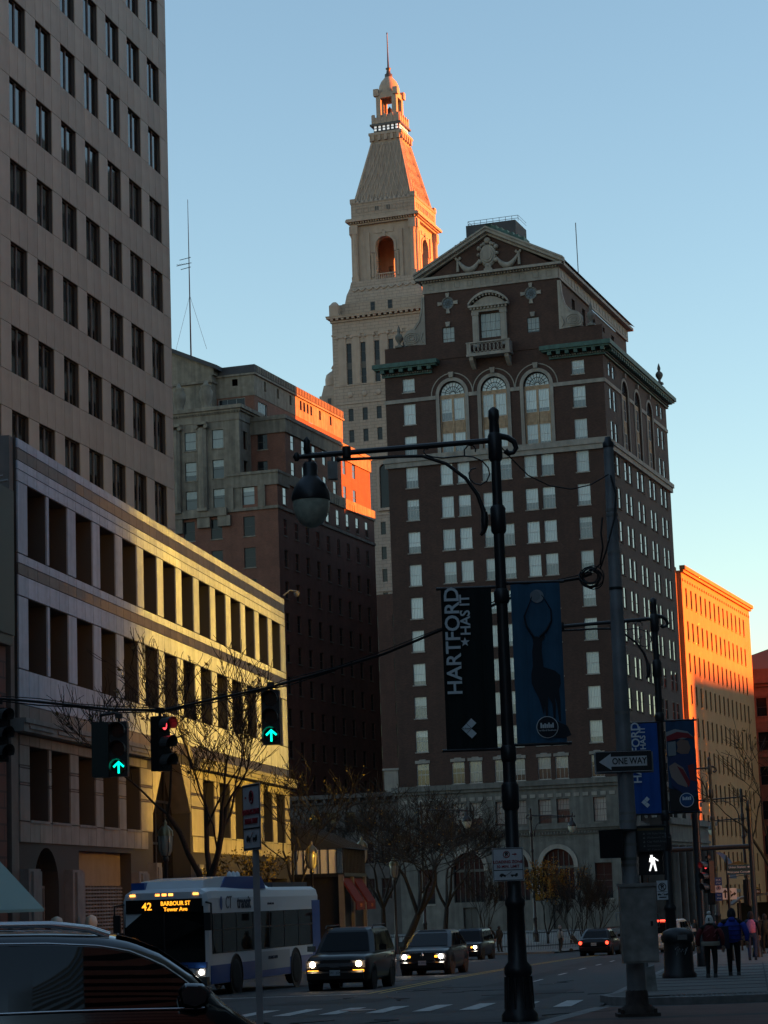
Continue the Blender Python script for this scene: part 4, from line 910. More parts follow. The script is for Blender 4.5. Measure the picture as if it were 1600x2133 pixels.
# ================================================================ brownstone row building left of the high-rise
def brownstone():
    T = thing('brownstone_building', 'dark brownstone row building with bracketed cornice behind the bare tree', 'building', (26.06, 260.70, -2.65), R(-AZ))
    m_bs = mat('brownstone', (.075, .065, .06), var=.15, scale=1, streak=.2, rough=.9); F = face_front(0.3)
    cols = [-37.6, -35.55, -33.2, -31.0, -28.9]; rows = [12.0, 8.3, 4.2]
    b = MB(); facade(b, F, -42, -27.1, 0, 16, [(c-.62, c+.62, z, z+2.4) for c in cols for z in rows], .25); b.face([(-27.1, .3, 0), (-27.1, 16, 0), (-27.1, 16, 16), (-27.1, .3, 16)]); b.face([(-42, .3, 16), (-27.1, .3, 16), (-27.1, 16, 16), (-42, 16, 16)]); b.build('wall', m_bs, T)
    b = MB(); b.box(-42, -27.0, -.5, .3, 16.0, 16.5); b.box(-42, -27.0, -.1, .3, 15.4, 15.6)
    for i in range(14): x = -41.5+i*1.08; b.box(x-.15, x+.15, -.4, .3, 15.6, 16.0)
    b.build('cornice', m_bs, T)
    for c in cols:
        for z in rows:
            o = put_window(T, F, c, z, 1.24, 2.4, 0, m_dframe, m_glass, 3, 2, .12, m_bs)
            q = MB(); q.box(-.8, -.62, -.2, -.12, 0, 2.4); q.box(.62, .8, -.2, -.12, 0, 2.4); q.box(-.85, .85, -.25, -.12, 2.4, 2.65); q.build('moulding', m_bs, o)
    b = MB(); b.box(-28.9, -27.15, .6, 3, 16.4, 19.0); b.box(-29.05, -27.0, .45, 3.15, 19.0, 19.25); b.build('chimney', m_lime, T)
brownstone()
def brown_right():
    T = thing('red_sandstone_building', 'ornate red sandstone building at the right edge of the view', 'building', (at(1568, 1930, 352).x, 352, -3.0), R(-AZ))
    m_rs = mat('red_sandstone', (.25, .095, .05), var=.2, scale=.8, streak=.15, rough=.9)
    b = MB(); F = face_front(0); ops = [(2.6+4.2*k, 4.2+4.2*k, z, z+2.8) for k in range(4) for z in (4, 9.2, 14.4, 19.6, 24.8, 30)]
    facade(b, F, -.5, 20, 0, 36, ops, .4); b.face([(-.5, 0, 0), (-.5, 25, 0), (-.5, 25, 36), (-.5, 0, 36)]); b.face([(-.5, 0, 36), (20, 0, 36), (20, 25, 36), (-.5, 25, 36)]); b.build('wall', m_rs, T)
    b = MB()
    for z0, z1, o in ((34.5, 35, .3), (35, 35.8, .7), (35.8, 37.2, .35), (23.8, 24.3, .25), (13.4, 13.8, .25), (8.3, 8.6, .2)): b.box(-.5-o, 20, -o, .02, z0, z1)
    b.build('cornice', m_rs, T)
    b = MB()
    for z in range(32): b.box(-.52, 20, -.06, .01, 2+z*1.0, 2.06+z*1.0) if not any(4+5.2*i-.1 < 2+z < 4+5.2*i+2.9 for i in range(6)) else None
    b.build('rustication', m_rs, T)
    for k in range(4):
        for z in (4, 9.2, 14.4, 19.6, 24.8, 30): put_window(T, F, 3.4+4.2*k, z, 1.6, 2.8, 0, m_dframe, m_glass, 1, 2, .25, m_rs)
    b = MB(); b.prism([(-.6, 37), (4.5, 37), (4.5, 40.5), (-.6, 39)], 3, 12, 'y'); b.build('attic', mat('grey_roofing', (.17, .17, .16)), T)
brown_right()
def left_edge():
    T = thing('red_block_building', 'red block shop wall at the left edge with pale awning', 'building', (-14.62, 78.3, -1.3), R(-8.78))
    m_rd = mat('red_concrete_block', (.13, .055, .042), brick=((.13, .055, .042), (.115, .05, .04), (.06, .032, .028), 1.2, .6), rough=.85)
    b = MB(); b.box(-8, -.75, -12, 7.0, 0, 13.0); b.build('wall', m_rd, T)
    b = MB(); b.box(-8, -.45, -12, 7.2, 13.0, 18.5); b.box(-8, -.5, -12, 7.1, 12.6, 13.0); b.build('dark_fascia', mat('dark_metal_fascia', (.03, .03, .032), .5), T)
    b = MB(); b.prism([(-.7, 5.2), (1.45, 2.9), (1.45, 2.8), (-.7, 2.8)], -10, 4.4, 'y'); b.build('awning', mat('pale_teal_canvas', (.20, .30, .30), .8), T)
    b = MB()
    for i in range(6): b.tube([(-3, 6.8, 18.5), (-.6-.2*i, 7.0, 18.9+.18*i)], .05, 4)
    b.tube([(-.6, 7.1, 18.4), (-3, 7.1, 20.6)], .06, 4); b.build('roof_frame', m_lintel, T)
left_edge()
# ================================================================ glass restaurant pavilion with red awnings
def pavilion():
    T = thing('glass_pavilion', 'small glazed pavilion with sloping metal roof and red awnings behind the bus', 'pavilion', (-4.55, 132.0, -1.55), R(-8.78))
    m_mt = mat('standing_seam_roof', (.05, .053, .056), .45, .3)
    b = MB(); b.hexa([(-5.5, 6.5, 6.15), (.6, 6.5, 6.15), (.6, 14.5, 6.15), (-5.5, 14.5, 6.15)], [(-5.5, 6.5, 8.6), (-5.2, 6.5, 8.6), (-5.2, 14.5, 8.6), (-5.5, 14.5, 8.6)]); rf = b.build('roof', m_mt, T)
    b = MB()
    for i in range(13): y = 6.5+i*.667; b.hexa([(.6, y, 6.16), (.6, y+.07, 6.16), (.55, y+.07, 6.3), (.55, y, 6.3)], [(-5.2, y, 8.6), (-5.2, y+.07, 8.6), (-5.2, y+.07, 8.75), (-5.2, y, 8.75)])
    b.build('standing_seam', m_mt, rf)
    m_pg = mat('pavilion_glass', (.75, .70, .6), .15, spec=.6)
    for i in range(5): b = MB(); b.box(.3, .34, 6.7+i*1.5, 8.1+i*1.5, 4.7, 6.1); b.build('pane', m_pg, T)
    for i in range(4): b = MB(); b.box(-4.9+i*1.25, -3.75+i*1.25, 6.55, 6.6, 4.7, 6.1); b.build('pane', m_pg, T)
    b = MB()
    for i in range(16): y = 6.6+i*.5; b.box(.34, .42, y-.03, y+.03, 4.6, 6.15)
    for i in range(11): x = -5+i*.5; b.box(x-.03, x+.03, 6.48, 6.55, 4.6, 6.15)
    b.box(.3, .45, 6.5, 14.5, 4.5, 4.7); b.box(-5.2, .45, 6.45, 6.6, 4.5, 4.7); b.build('iron_screen', m_iron, T)
    b = MB(); b.box(-5.2, .2, 6.8, 14.4, 0, 4.5); b.build('wall', mat('dark_shopfront', (.012, .01, .01), .6), T)
    for y in (6.4, 10.4):
        b = MB(); b.prism([(.3, 4.4), (1.15, 3.0), (1.15, 2.5), (1.08, 2.5), (1.08, 2.9), (.3, 4.2)], y, y+2.9, 'y'); a = b.build('awning', mat('red_canvas', (.085, .006, .007), .85), T)
        text('CLUB', .3, mat('awning_letter', (.35, .13, .05)), a, (1.17, y+1.45, 2.75), pi/2)
    for y in (6.5, 10.0, 14.4): b = MB(); b.box(.1, .4, y-.15, y+.15, 0, 4.6); b.build('post', m_pan_b, T)
pavilion()
# ================================================================ unseen buildings: a mirror office, a corner block, blocks added to shade the street
def plain_block(name, label, loc, az, x0, x1, y0, y1, h, m, rows=True):
    T = thing(name, label, 'building', loc, R(-az)); b = MB(); b.box(x0, x1, y0, y1, 0, h); b.build('wall', m, T)
    if rows:
        b = MB(); z = 4
        while z < h-3: b.box(x0-.04, x1+.04, y0-.04, y1+.04, z, z+1.7); z += 4.0
        b.build('window_band', m_glass, T)
    return T
m_conc = mat('grey_concrete', (.22, .21, .20), var=.1, scale=.5, streak=.15)
def mirror_block():
    T = thing('mirror_glass_office', 'long mirror-glass office block across the street, out of view to the right', 'building', (27, 69.3, -1.1), R(-19))
    m_blk = mat('black_granite', (.02, .02, .022), .6)
    b = MB(); b.box(0, 88, -75, -.3, 0, 76); b.build('core', m_conc, T)  # core raised to block sky light from the low stone block
    m = mat('blue_mirror_glass', (.235, .92, 1.0), .115, 1.0); b = MB(); rn = random.Random(5)
    for i in range(54):
        for j in range(7):
            x, z = 7.5+i*1.49, 12.4+j*4.1; t, v = rn.gauss(0, .006), rn.gauss(0, .004)
            if z+4.1 > 24+.105*(48+1.17*x): continue  # upper panes left out to keep the reflection off the left tower
            b.face([(x, -t*.75, z), (x+1.5, t*.75, z), (x+1.5, t*.75+v*2, z+4.08), (x, -t*.75+v*2, z+4.08)])
    stuff(b.build('curtain_wall', m, T))
    b = MB(); b.box(0, 6, -.3, -.05, 12.4, 41); b.build('end_wall', m_blk, T)
    b = MB(); b.box(0, 88, -.3, -.05, 0, 12.4); b.build('base', m_blk, T)
    b = MB()
    for i in range(7): b.box(0, 88, -.1, .1, 12.3+i*4.1, 12.45+i*4.1)
    b.build('transom', m_dframe, T)
mirror_block()
plain_block('shade_slab', 'unseen grey concrete slab added at the right to block the low sun', (0, 0, -2), 0, 122, 150, 71.4, 186, 98, m_conc)  # added to keep direct sun off the low block and left tower
plain_block('shade_block', 'unseen grey concrete block added beyond the slab to shade the street', (0, 0, -2), 0, 122, 150, 187, 256, 50, m_conc)  # added so the low sun misses the middle of the street
plain_block('shade_tower', 'tall unseen concrete tower added to shade the side of the brick high-rise', (0, 0, -2), 0, 160, 190, 257, 300.5, 106, m_conc)  # placed and sized to shade the high-rise side wall
plain_block('distant_shade_slab', 'distant unseen slab added to shade the lower tan office building', (0, 0, -2), 0, 470, 490, 315, 420, 77, m_conc)  # added far off for a soft shadow edge on the tan office
plain_block('rear_shade_tall', 'tall unseen brick block added behind the high-rise to shade the brick office', (0, 0, -2.8), 0, 13, 25, 299, 324, 82, m_brick, False)  # added to shade the near end of the brick office
plain_block('rear_shade_low', 'lower unseen brick block added behind the high-rise to shade the brick office', (0, 0, -2.8), 0, 10, 33, 324.1, 366, 61, m_brick, False)  # added to shade the brick office below its sunlit top
plain_block('corner_brick_block', 'brick corner block behind the viewer', (-22, -70, 0), 35, -14, 14, -14, 0, 22, m_brick)
plain_block('south_shade_slab', 'unseen concrete block added behind the viewer at right to cut sky light', (0, 0, 0), 0, 4, 120, -75, -38, 60, m_conc)  # added to cut sky light reaching the street from behind
plain_block('south_shade_block', 'unseen concrete block added behind the viewer at left to cut sky light', (0, 0, 0), 0, -140, -26, -75, -38, 48, m_conc)  # added to dim the street from behind at the left
plain_block('west_shade_block', 'unseen concrete block added left of the cross street to darken the foreground', (0, 0, 0), 0, -70, -22, -20, 72, 33, m_conc)  # added to take light off the foreground
plain_block('east_shade_block', 'tall unseen concrete block added right of the street to cut sky light', (0, 0, -2), 0, 50, 108, 120, 246, 85, m_conc)  # added to screen the sky from the low block and street
plain_block('street_end_screen', 'unseen concrete block added far behind the viewer to darken window reflections', (0, 0, 0), 0, -90, 60, -190, -170, 46, m_conc)  # added so high-rise windows do not mirror the bright horizon
# ================================================================ ground, road, pavements
m_asph = mat('asphalt', (.023, .024, .026), var=.35, scale=3.5, blotch=.25, rough=.72, bump=.25)
m_walk = mat('concrete_paving', (.15, .145, .135), var=.15, scale=1.5, blotch=.15, rough=.9)
m_kerb = mat('granite_kerb', (.24, .235, .225), var=.2, scale=5, rough=.85)
m_paint = mat('white_road_paint', (.50, .50, .48), var=.3, scale=9, rough=.7)
m_yel = mat('yellow_road_paint', (.50, .34, .06), var=.3, scale=9, rough=.7)
m_pave = mat('red_brick_paving', (.13, .07, .055), brick=((.12, .062, .05), (.155, .082, .062), (.06, .05, .045), .2, .1), var=.2, scale=2, rough=.9)
def xr(y): return 5.45+.1545*(y-56.2)          # right kerb of the street
def xl(y): return -9.6+.1545*(y-78)            # left kerb
def sheet(name, xa, xb, y0, y1, dz, m, n=24, parent=None):
    b = MB()
    for i in range(n):
        a, c = y0+(y1-y0)*i/n, y0+(y1-y0)*(i+1)/n
        A, B = (xa, xb) if not callable(xa) else (xa, xb)
        f = lambda q, y: q(y) if callable(q) else q
        b.face([(f(xa, a), a, g(a)+dz), (f(xb, a), a, g(a)+dz), (f(xb, c), c, g(c)+dz), (f(xa, c), c, g(c)+dz)])
    return b.build(name, m, parent)
ys = [-400, -100, -20, 0, 20, 60, 100, 140, 200, 300, 400, 800, 2500]
b = MB()
for i in range(len(ys)-1): b.face([(-1500, ys[i], g(ys[i])-.03), (1500, ys[i], g(ys[i])-.03), (1500, ys[i+1], g(ys[i+1])-.03), (-1500, ys[i+1], g(ys[i+1])-.03)])
struct(b.build('ground', m_walk))
struct(sheet('cross_street', -60, 60, 4, 46.0, .0, m_asph, 12))
struct(sheet('main_street', xl, xr, 46.0, 150, .004, m_asph))
struct(sheet('street_beyond', lambda y: xl(150)+.1545*(y-150) if y < 150 else 1.5+.34*(y-150), lambda y: xr(150)+.34*(y-150), 150, 420, .002, m_asph))
# right pavement with rounded corner and kerb
def kerbline():
    P = [(40, 46.6), (12, 46.0), (7.2, 45.4), (5.6, 45.3), (4.7, 45.9), (4.2, 47.2), (4.12, 48.7)]
    y = 50
    while y <= 150: P.append((xr(y)-.0, y)); y += 5
    while y <= 300: P.append((xr(150)+.34*(y-150), y)); y += 25
    return P
KP = kerbline(); b = MB(); k = MB()
far = [(70, p[1]) for p in KP]
for i in range(len(KP)-1):
    (x0, y0), (x1, y1) = KP[i], KP[i+1]
    z0, z1 = g(y0)+.14, g(y1)+.14
    d = Vector((x1-x0, y1-y0)).normalized(); n = Vector((d.y, -d.x))*.16
    k.hexa([(x0, y0, z0-.3), (x1, y1, z1-.3), (x1+n.x, y1+n.y, z1-.3), (x0+n.x, y0+n.y, z0-.3)], [(x0, y0, z0+.004), (x1, y1, z1+.004), (x1+n.x, y1+n.y, z1+.004), (x0+n.x, y0+n.y, z0+.004)])
    if i >= 5: b.face([(x0, y0, z0), (60, y0, z0), (60, y1, z1), (x1, y1, z1)])
b.face([(p[0], p[1], g(48.7)+.14) for p in KP[:7]]+[(60, 48.7, g(48.7)+.14), (60, 46.6, g(48.7)+.14)])
rp = struct(b.build('pavement_right', m_walk)); struct(k.build('kerb_right', m_kerb))
b = MB()
for yy in (50.5, 53.5, 56.5, 59.5, 62.5, 66, 70, 75, 80): b.box(xr(yy)+.3, 30, yy-.025, yy+.025, g(yy)+.135, g(yy)+.147)
for xx in (7.5, 10.5, 14): b.hexa([(xx-.02, 48, g(48)+.13), (xx+.02, 48, g(48)+.13), (xx+5.2, 82, g(82)+.13), (xx+5.16, 82, g(82)+.13)], [(xx-.02, 48, g(48)+.147), (xx+.02, 48, g(48)+.147), (xx+5.2, 82, g(82)+.147), (xx+5.16, 82, g(82)+.147)])
stuff(b.build('pavement_joint', m_joint, rp))
b = MB()   # tactile ramp plate
for i in range(26):
    for j in range(5): b.lathe([(.03, 0), (.02, .012)], 6, (5.3+i*.1, 45.75+j*.11, g(46)+.15))
stuff(b.build('tactile_stud', m_kerb, rp))
# left pavement, far plaza
struct(sheet('pavement_left', -60, xl, 52, 150, .12, m_walk)); b = MB()
for i in range(20):
    y0, y1 = 52+i*4.9, 56.9+i*4.9
    b.hexa([(xl(y0)-.16, y0, g(y0)-.2), (xl(y0), y0, g(y0)-.2), (xl(y1), y1, g(y1)-.2), (xl(y1)-.16, y1, g(y1)-.2)], [(xl(y0)-.16, y0, g(y0)+.124), (xl(y0), y0, g(y0)+.124), (xl(y1), y1, g(y1)+.124), (xl(y1)-.16, y1, g(y1)+.124)])
struct(b.build('kerb_left', m_kerb))
pz = MB(); pz.face([(-30, 152, -2.1), (9.5, 146.5, -2.1), (14.5, 156, -2.12), (40, 230, -2.4), (30, 262, -2.5), (-30, 275, -2.5)]); pz.hexa([(-30, 152, -2.4), (9.5, 146.5, -2.4), (9.7, 146.9, -2.4), (-30, 152.4, -2.4)], [(-30, 152, -2.07), (9.5, 146.5, -2.07), (9.7, 146.9, -2.07), (-30, 152.4, -2.07)])
struct(pz.build('plaza', m_walk))
# brick paving at the near corner, with pale edge band
def poly(name, pts, dz, m):
    b = MB(); b.face([(x, y, g(y)+dz) for x, y in pts]); return struct(b.build(name, m))
poly('brick_paving', [(1.2, 33), (40, 33), (40, 44.8), (5, 44.6), (3.85, 45.3), (2.5, 39.4)], .010, m_pave)
poly('paving_border', [(1.05, 33), (1.35, 33), (2.65, 39.4), (4.0, 45.2), (3.75, 45.5), (2.35, 39.6)], .014, m_kerb)
# crossing, stop line, centre lines
T = struct(inst('road_marking', None))
for i in range(16):
    x = -9.1+i*.93; y0, y1 = 46.6-.05*(x-.6), 50.4-.05*(x-.6)
    if x > 3.4: continue
    b = MB(); b.face([(x, y0, g(y0)+.012), (x+.36, y0, g(y0)+.012), (x+.36+.55, y1, g(y1)+.012), (x+.55, y1, g(y1)+.012)]); b.build('crossing_stripe', m_paint, T)
b = MB(); b.face([(-11.5, 62.9, g(62.9)+.012), (-.9, 62.2, g(62.2)+.012), (-.9, 62.5, g(62.5)+.012), (-11.5, 63.2, g(63.2)+.012)]); b.build('stop_line', m_paint, T)
for off in (0, .32):
    b = MB(); pts = [(-.95, 62.4), (1.05, 77.0), (4.6, 99), (8, 118), (12.5, 140)]
    for (x0, y0), (x1, y1) in zip(pts, pts[1:]):
        b.face([(x0+off, y0, g(y0)+.012), (x0+off+.11, y0, g(y0)+.012), (x1+off+.11, y1, g(y1)+.012), (x1+off, y1, g(y1)+.012)])
    b.build('centre_line', m_yel, T)
b = MB()
for y0 in range(70, 140, 9): x = xr(y0)-3.7; b.face([(x, y0, g(y0)+.012), (x+.11, y0, g(y0)+.012), (x+.6, y0+3.2, g(y0+3.2)+.012), (x+.49, y0+3.2, g(y0+3.2)+.012)])
b.build('lane_dash', m_paint, T)
rr_ = random.Random(9)
for x0, x1, y0, y1 in ((-3.2, -.6, 54.2, 57.5), (1.6, 3.3, 52.5, 60), (-7.5, -5.2, 52, 61), (2.2, 3.0, 66, 92), (6.5, 8.4, 96, 120), (-2.2, 2.4, 37, 41.5)):
    b = MB(); b.face([(x0, y0, g(y0)+.008), (x1, y0+.2, g(y0+.2)+.008), (x1+.154*(y1-y0), y1, g(y1)+.008), (x0+.154*(y1-y0), y1-.3, g(y1-.3)+.008)]); b.build('asphalt_patch', mat('patched_asphalt', (.016, .017, .019), .8, var=.35, scale=5), T)
b = MB()
for k in range(26):
    x, y = rr_.uniform(-8, 5), rr_.uniform(36, 90); pts = []
    for i in range(9): pts.append((x, y, g(y)+.006)); x += rr_.gauss(.28 if k % 2 else .05, .22); y += rr_.gauss(.1 if k % 2 else .55, .25)
    b.tube(pts, .010, 4, smooth=False) if not any(45 < q[1] < 52 for q in pts) else None
stuff(b.build('sealed_crack', mat('crack_tar', (.008, .008, .009), .5), T))
b = MB(); b.lathe([(.38, 0), (.38, .012), (.33, .016), (.3, .012)], 18, (-.91, 48.6, g(48.6)+.006)); tag(b.build('manhole_cover', mat('cast_iron', (.05, .045, .04), .35, .8, var=.3, scale=12)), 'round iron manhole cover on the zebra crossing', 'manhole')

b = MB(); hn = 72; rr = random.Random(12)
hh = [70+30*sin(i*.9)+18*sin(i*2.3)+rr.uniform(-8, 8) for i in range(hn)]
for i in range(hn):
    a0, a1 = 2*pi*i/hn, 2*pi*(i+1)/hn; h0, h1 = hh[i], hh[(i+1) % hn]
    P = lambda r_, a, z: (r_*sin(a), r_*cos(a), z)
    b.face([P(1180, a0, -6), P(1180, a1, -6), P(1320, a1, h1), P(1320, a0, h0)]); b.face([P(1320, a0, h0), P(1320, a1, h1), P(1490, a1, -6), P(1490, a0, -6)])
struct(b.build('added_hills', mat('wooded_hillside', (.045, .05, .035), .95, var=.4, scale=.02)))  # hill ring added to hide the horizon glow in window reflections
# ================================================================ street furniture
m_white_sign = mat('sign_white', (.62, .63, .64), .5, var=.06, scale=6)
m_sign_black = mat('sign_black', (.012, .012, .013), .5)
m_red_ink = mat('sign_red', (.32, .02, .03), .5)
m_galv = mat('galvanised_steel', (.30, .31, .315), .5, .25, var=.25, scale=2.5, streak=.35, blotch=.2)
m_alu = mat('weathered_aluminium', (.27, .265, .245), .6, .3, var=.3, scale=5, streak=.25, blotch=.35)
m_cable = mat('black_cable', (.012, .012, .012), .6)
def solve_y(px, py, h, lo=20, hi=400):
    for _ in range(50):
        m = (lo+hi)/2; p = at(px, py, m)
        if p.z-g(m) > h: hi = m
        else: lo = m
    return at(px, py, m)
# ---- ornate arm lamp, modelled once from the near one
LB = Vector((2.0, 39.84, g(39.84)))
def LP(px, py, dy=0): return at(px, py, 39.84)-LB+Vector((0, dy, 0))
Z5 = lambda q: (780+q[0]/5.333, 740+q[1]/5.333)
def lamp_proto():
    T = thing('street_lamp', 'tall black iron street lamp with scrolled arm and two dark banners, nearest the viewer', 'street lamp', LB, 0, 'ornate arm street lamps')
    b = MB(); c = LP(1022, 900); x = lambda z: c.x*z/10.0
    prof = [(.31, 0), (.31, .12), (.25, .2), (.21, .75), (.24, .8), (.24, .9), (.165, 1.0), (.15, 1.9), (.175, 1.95), (.175, 2.02), (.12, 2.1), (.108, 5), (.095, 8.2), (.082, 9.9)]
    b.lathe(prof, 14)
    for k in range(10): a = 2*pi*k/10; b.tube([(.235*cos(a), .235*sin(a), .22), (.215*cos(a), .215*sin(a), .75)], .025, 4)
    b.build('post', m_iron, T)
    for z0, z1, r in ((9.72, 10.12, .125), (8.42, 8.82, .135), (7.18, 7.34, .135), (4.42, 4.62, .135), (3.6, 3.98, .15)): b = MB(); b.lathe([(r*.8, z0-.05), (r, z0), (r, z1), (r*.8, z1+.05)], 14); b.build('collar', m_iron, T)
    b = MB(); b.lathe([(.1, 10.1), (.085, 10.4), (.1, 10.45), (.095, 10.58), (.03, 10.64)], 10); b.build('finial', m_iron, T)
    b = MB(); b.tube([LP(1018, 918), LP(640, 950), LP(612, 953)], [.05, .05, .03], 8); b.lathe([(.03, -.08), (.07, 0), (.03, .08)], 8, LP(618, 952)); b.lathe([(.075, -.1), (.085, 0), (.075, .1)], 8, LP(722, 942)); b.lathe([(.02, .0), (.07, .1), (.05, .2), (.07, .25), (.02, .32)], 8, LP(640, 948)); b.build('arm', m_iron, T)
    b = MB(); b.tube([LP(*q) for q in ((700, 958), (712, 957), (760, 955), (830, 951), (880, 950), (930, 966), (970, 996), (995, 1030), (1007, 1062), (1009, 1090))], [.05, .03, .028, .028, .03, .032, .034, .036, .045, .05], 7)
    b.tube([LP(*Z5(q)) for q in ((1225, 1740), (1225, 1830), (1225, 1900), (1215, 1960), (1180, 2000))], [.05, .07, .06, .045, .03], 7); b.build('brace', m_iron, T)
    b = MB()
    A = [(595, 1045), (560, 1035), (545, 1065), (570, 1105), (650, 1130), (770, 1140), (900, 1125), (1000, 1118), (1100, 1130), (1200, 1175), (1265, 1250), (1280, 1320), (1250, 1395), (1180, 1440), (1110, 1425), (1060, 1370), (1050, 1310), (1075, 1265), (1130, 1255)]
    B = [(1000, 1118), (1000, 1050), (1040, 1000), (1095, 1000), (1125, 1040), (1120, 1075)]
    for q in (A, B): b.tube([LP(*Z5(p)) for p in q], .014, 5)
    b.tube([LP(*Z5(p)) for p in ((1340, 905), (1400, 900), (1480, 915), (1550, 960), (1575, 1030), (1545, 1080), (1490, 1090), (1455, 1060))], [.07, .06, .055, .05, .045, .04, .05, .055], 8); b.build('scrollwork', m_iron, T)
    lum = MB(); p = LP(648, 1040); lum.lathe([(.34, -.02), (.345, .03), (.33, .12), (.27, .26), (.16, .38), (.13, .42), (.13, .62), (.1, .66), (.03, .68), (.025, .9)], 18, p); L_ = lum.build('luminaire', m_iron, T)
    gl = MB(); gl.lathe([(.325, -.03), (.32, -.14), (.28, -.3), (.2, -.43), (.08, -.5), (.005, -.51)], 18, p); gl.build('globe', mat('frosted_lamp_glass', (.45, .46, .36), .35, var=.25, scale=7), L_)
    b = MB(); q = LP(693, 980); b.box(q.x-.085, q.x+.085, q.y-.09, q.y+.09, q.z-.16, q.z+.15); b.tube([q+Vector((0, 0, .15)), LP(693, 948)], .02, 5); b.build('photocell_box', m_alu, T)
    return T
lamp0 = lamp_proto()
def lamp_copy(px, py, label, flip=False, h=10.55, y=None, noarm=False):
    p = solve_y(px, py, h) if y is None else at(px, py, y)
    o = copy_tree(lamp0); o.location = (p.x, p.y, g(p.y)); o['label'] = label; o['group'] = 'ornate arm street lamps'
    if flip: o.scale = (-1, 1, 1)
    return o
lampB = lamp_copy(1364, 1308, 'black iron street lamp with two bright blue banners beside the litter bin', y=64.5)
lamp_copy(1477, 1580, 'black iron street lamp against the tan building, third along the right pavement')
lamp_copy(1543, 1645, 'black iron street lamp against the tan building, fourth along the right pavement')
lamp_copy(1557, 1692, 'black iron street lamp at the right, farthest along the pavement')
lamp_copy(876, 1672, 'black iron street lamp above the bare plaza tree', True)
lamp_copy(1108, 1765, 'black iron street lamp with yellow banner in front of the bank arches', True, y=185)
# ---- banners
def banner(corner, w, h, m, label, px_side):
    T = thing('banner', label, 'banner', corner, 0, 'lamp post banners'); n = 14; b = MB()
    P = []
    for i in range(n+1):
        u = i/n; dy = .018*sin(u*17+px_side)+.02*sin(u*6.5); P.append((u*w, dy))
    for i in range(n):
        (x0, y0), (x1, y1) = P[i], P[i+1]
        b.face([(x0, y0, -h), (x1, y1, -h), (x1, y1*.6, 0), (x0, y0*.6, 0)], 0)
    for q in b.v: pass
    cl = b.build('cloth', m, T)
    for z in (.02, -h-.02): b = MB(); b.tube([(-.08, .02, z), (w+.08, .02, z)], .028, 7); b.build('rod', m_iron, T)
    return T
def cloth_mat(n, c): return mat(n, c, .75, var=.12, scale=2.5, spec=.25)
def pr(T, poly, m, name='print', y=-.035):
    b = MB(); b.face([(x, y, z) for x, z in poly]); return b.build(name, m, T)
def disc(cx, cz, r, n=24): return [(cx+r*cos(2*pi*i/n), cz+r*sin(2*pi*i/n)) for i in range(n)]
def diamonds(T, cx, cz, s, m):
    for dx, dz in ((0, s*1.05), (-s*1.05, 0), (0, -s*1.05)): pr(T, [(cx+dx-s, cz+dz), (cx+dx, cz+dz-s), (cx+dx+s, cz+dz), (cx+dx, cz+dz+s)], m, 'diamond_mark')
def hartford(T, w, h, m, k=1.0):
    text('HARTFORD', .36*k, m, T, (w*.22, -.04, -h*.325), up=pi/2, bold=.006, sx=1.0)
    text('HAS IT', .24*k, m, T, (w*.47, -.04, -h*.165), up=pi/2, bold=.005)
    st = [(.085*k*(1 if i % 2 == 0 else .42)*sin(pi*i/5), .085*k*(1 if i % 2 == 0 else .42)*cos(pi*i/5)) for i in range(10)]
    pr(T, [(w*.44+a, -h*.335+b_) for a, b_ in st], m, 'star_mark'); diamonds(T, w*.5, -h*.875, .085*k, m)
m_let = mat('banner_letter', (.68, .73, .74), .6); m_let2 = mat('banner_letter_pale', (.68, .72, .76), .6)
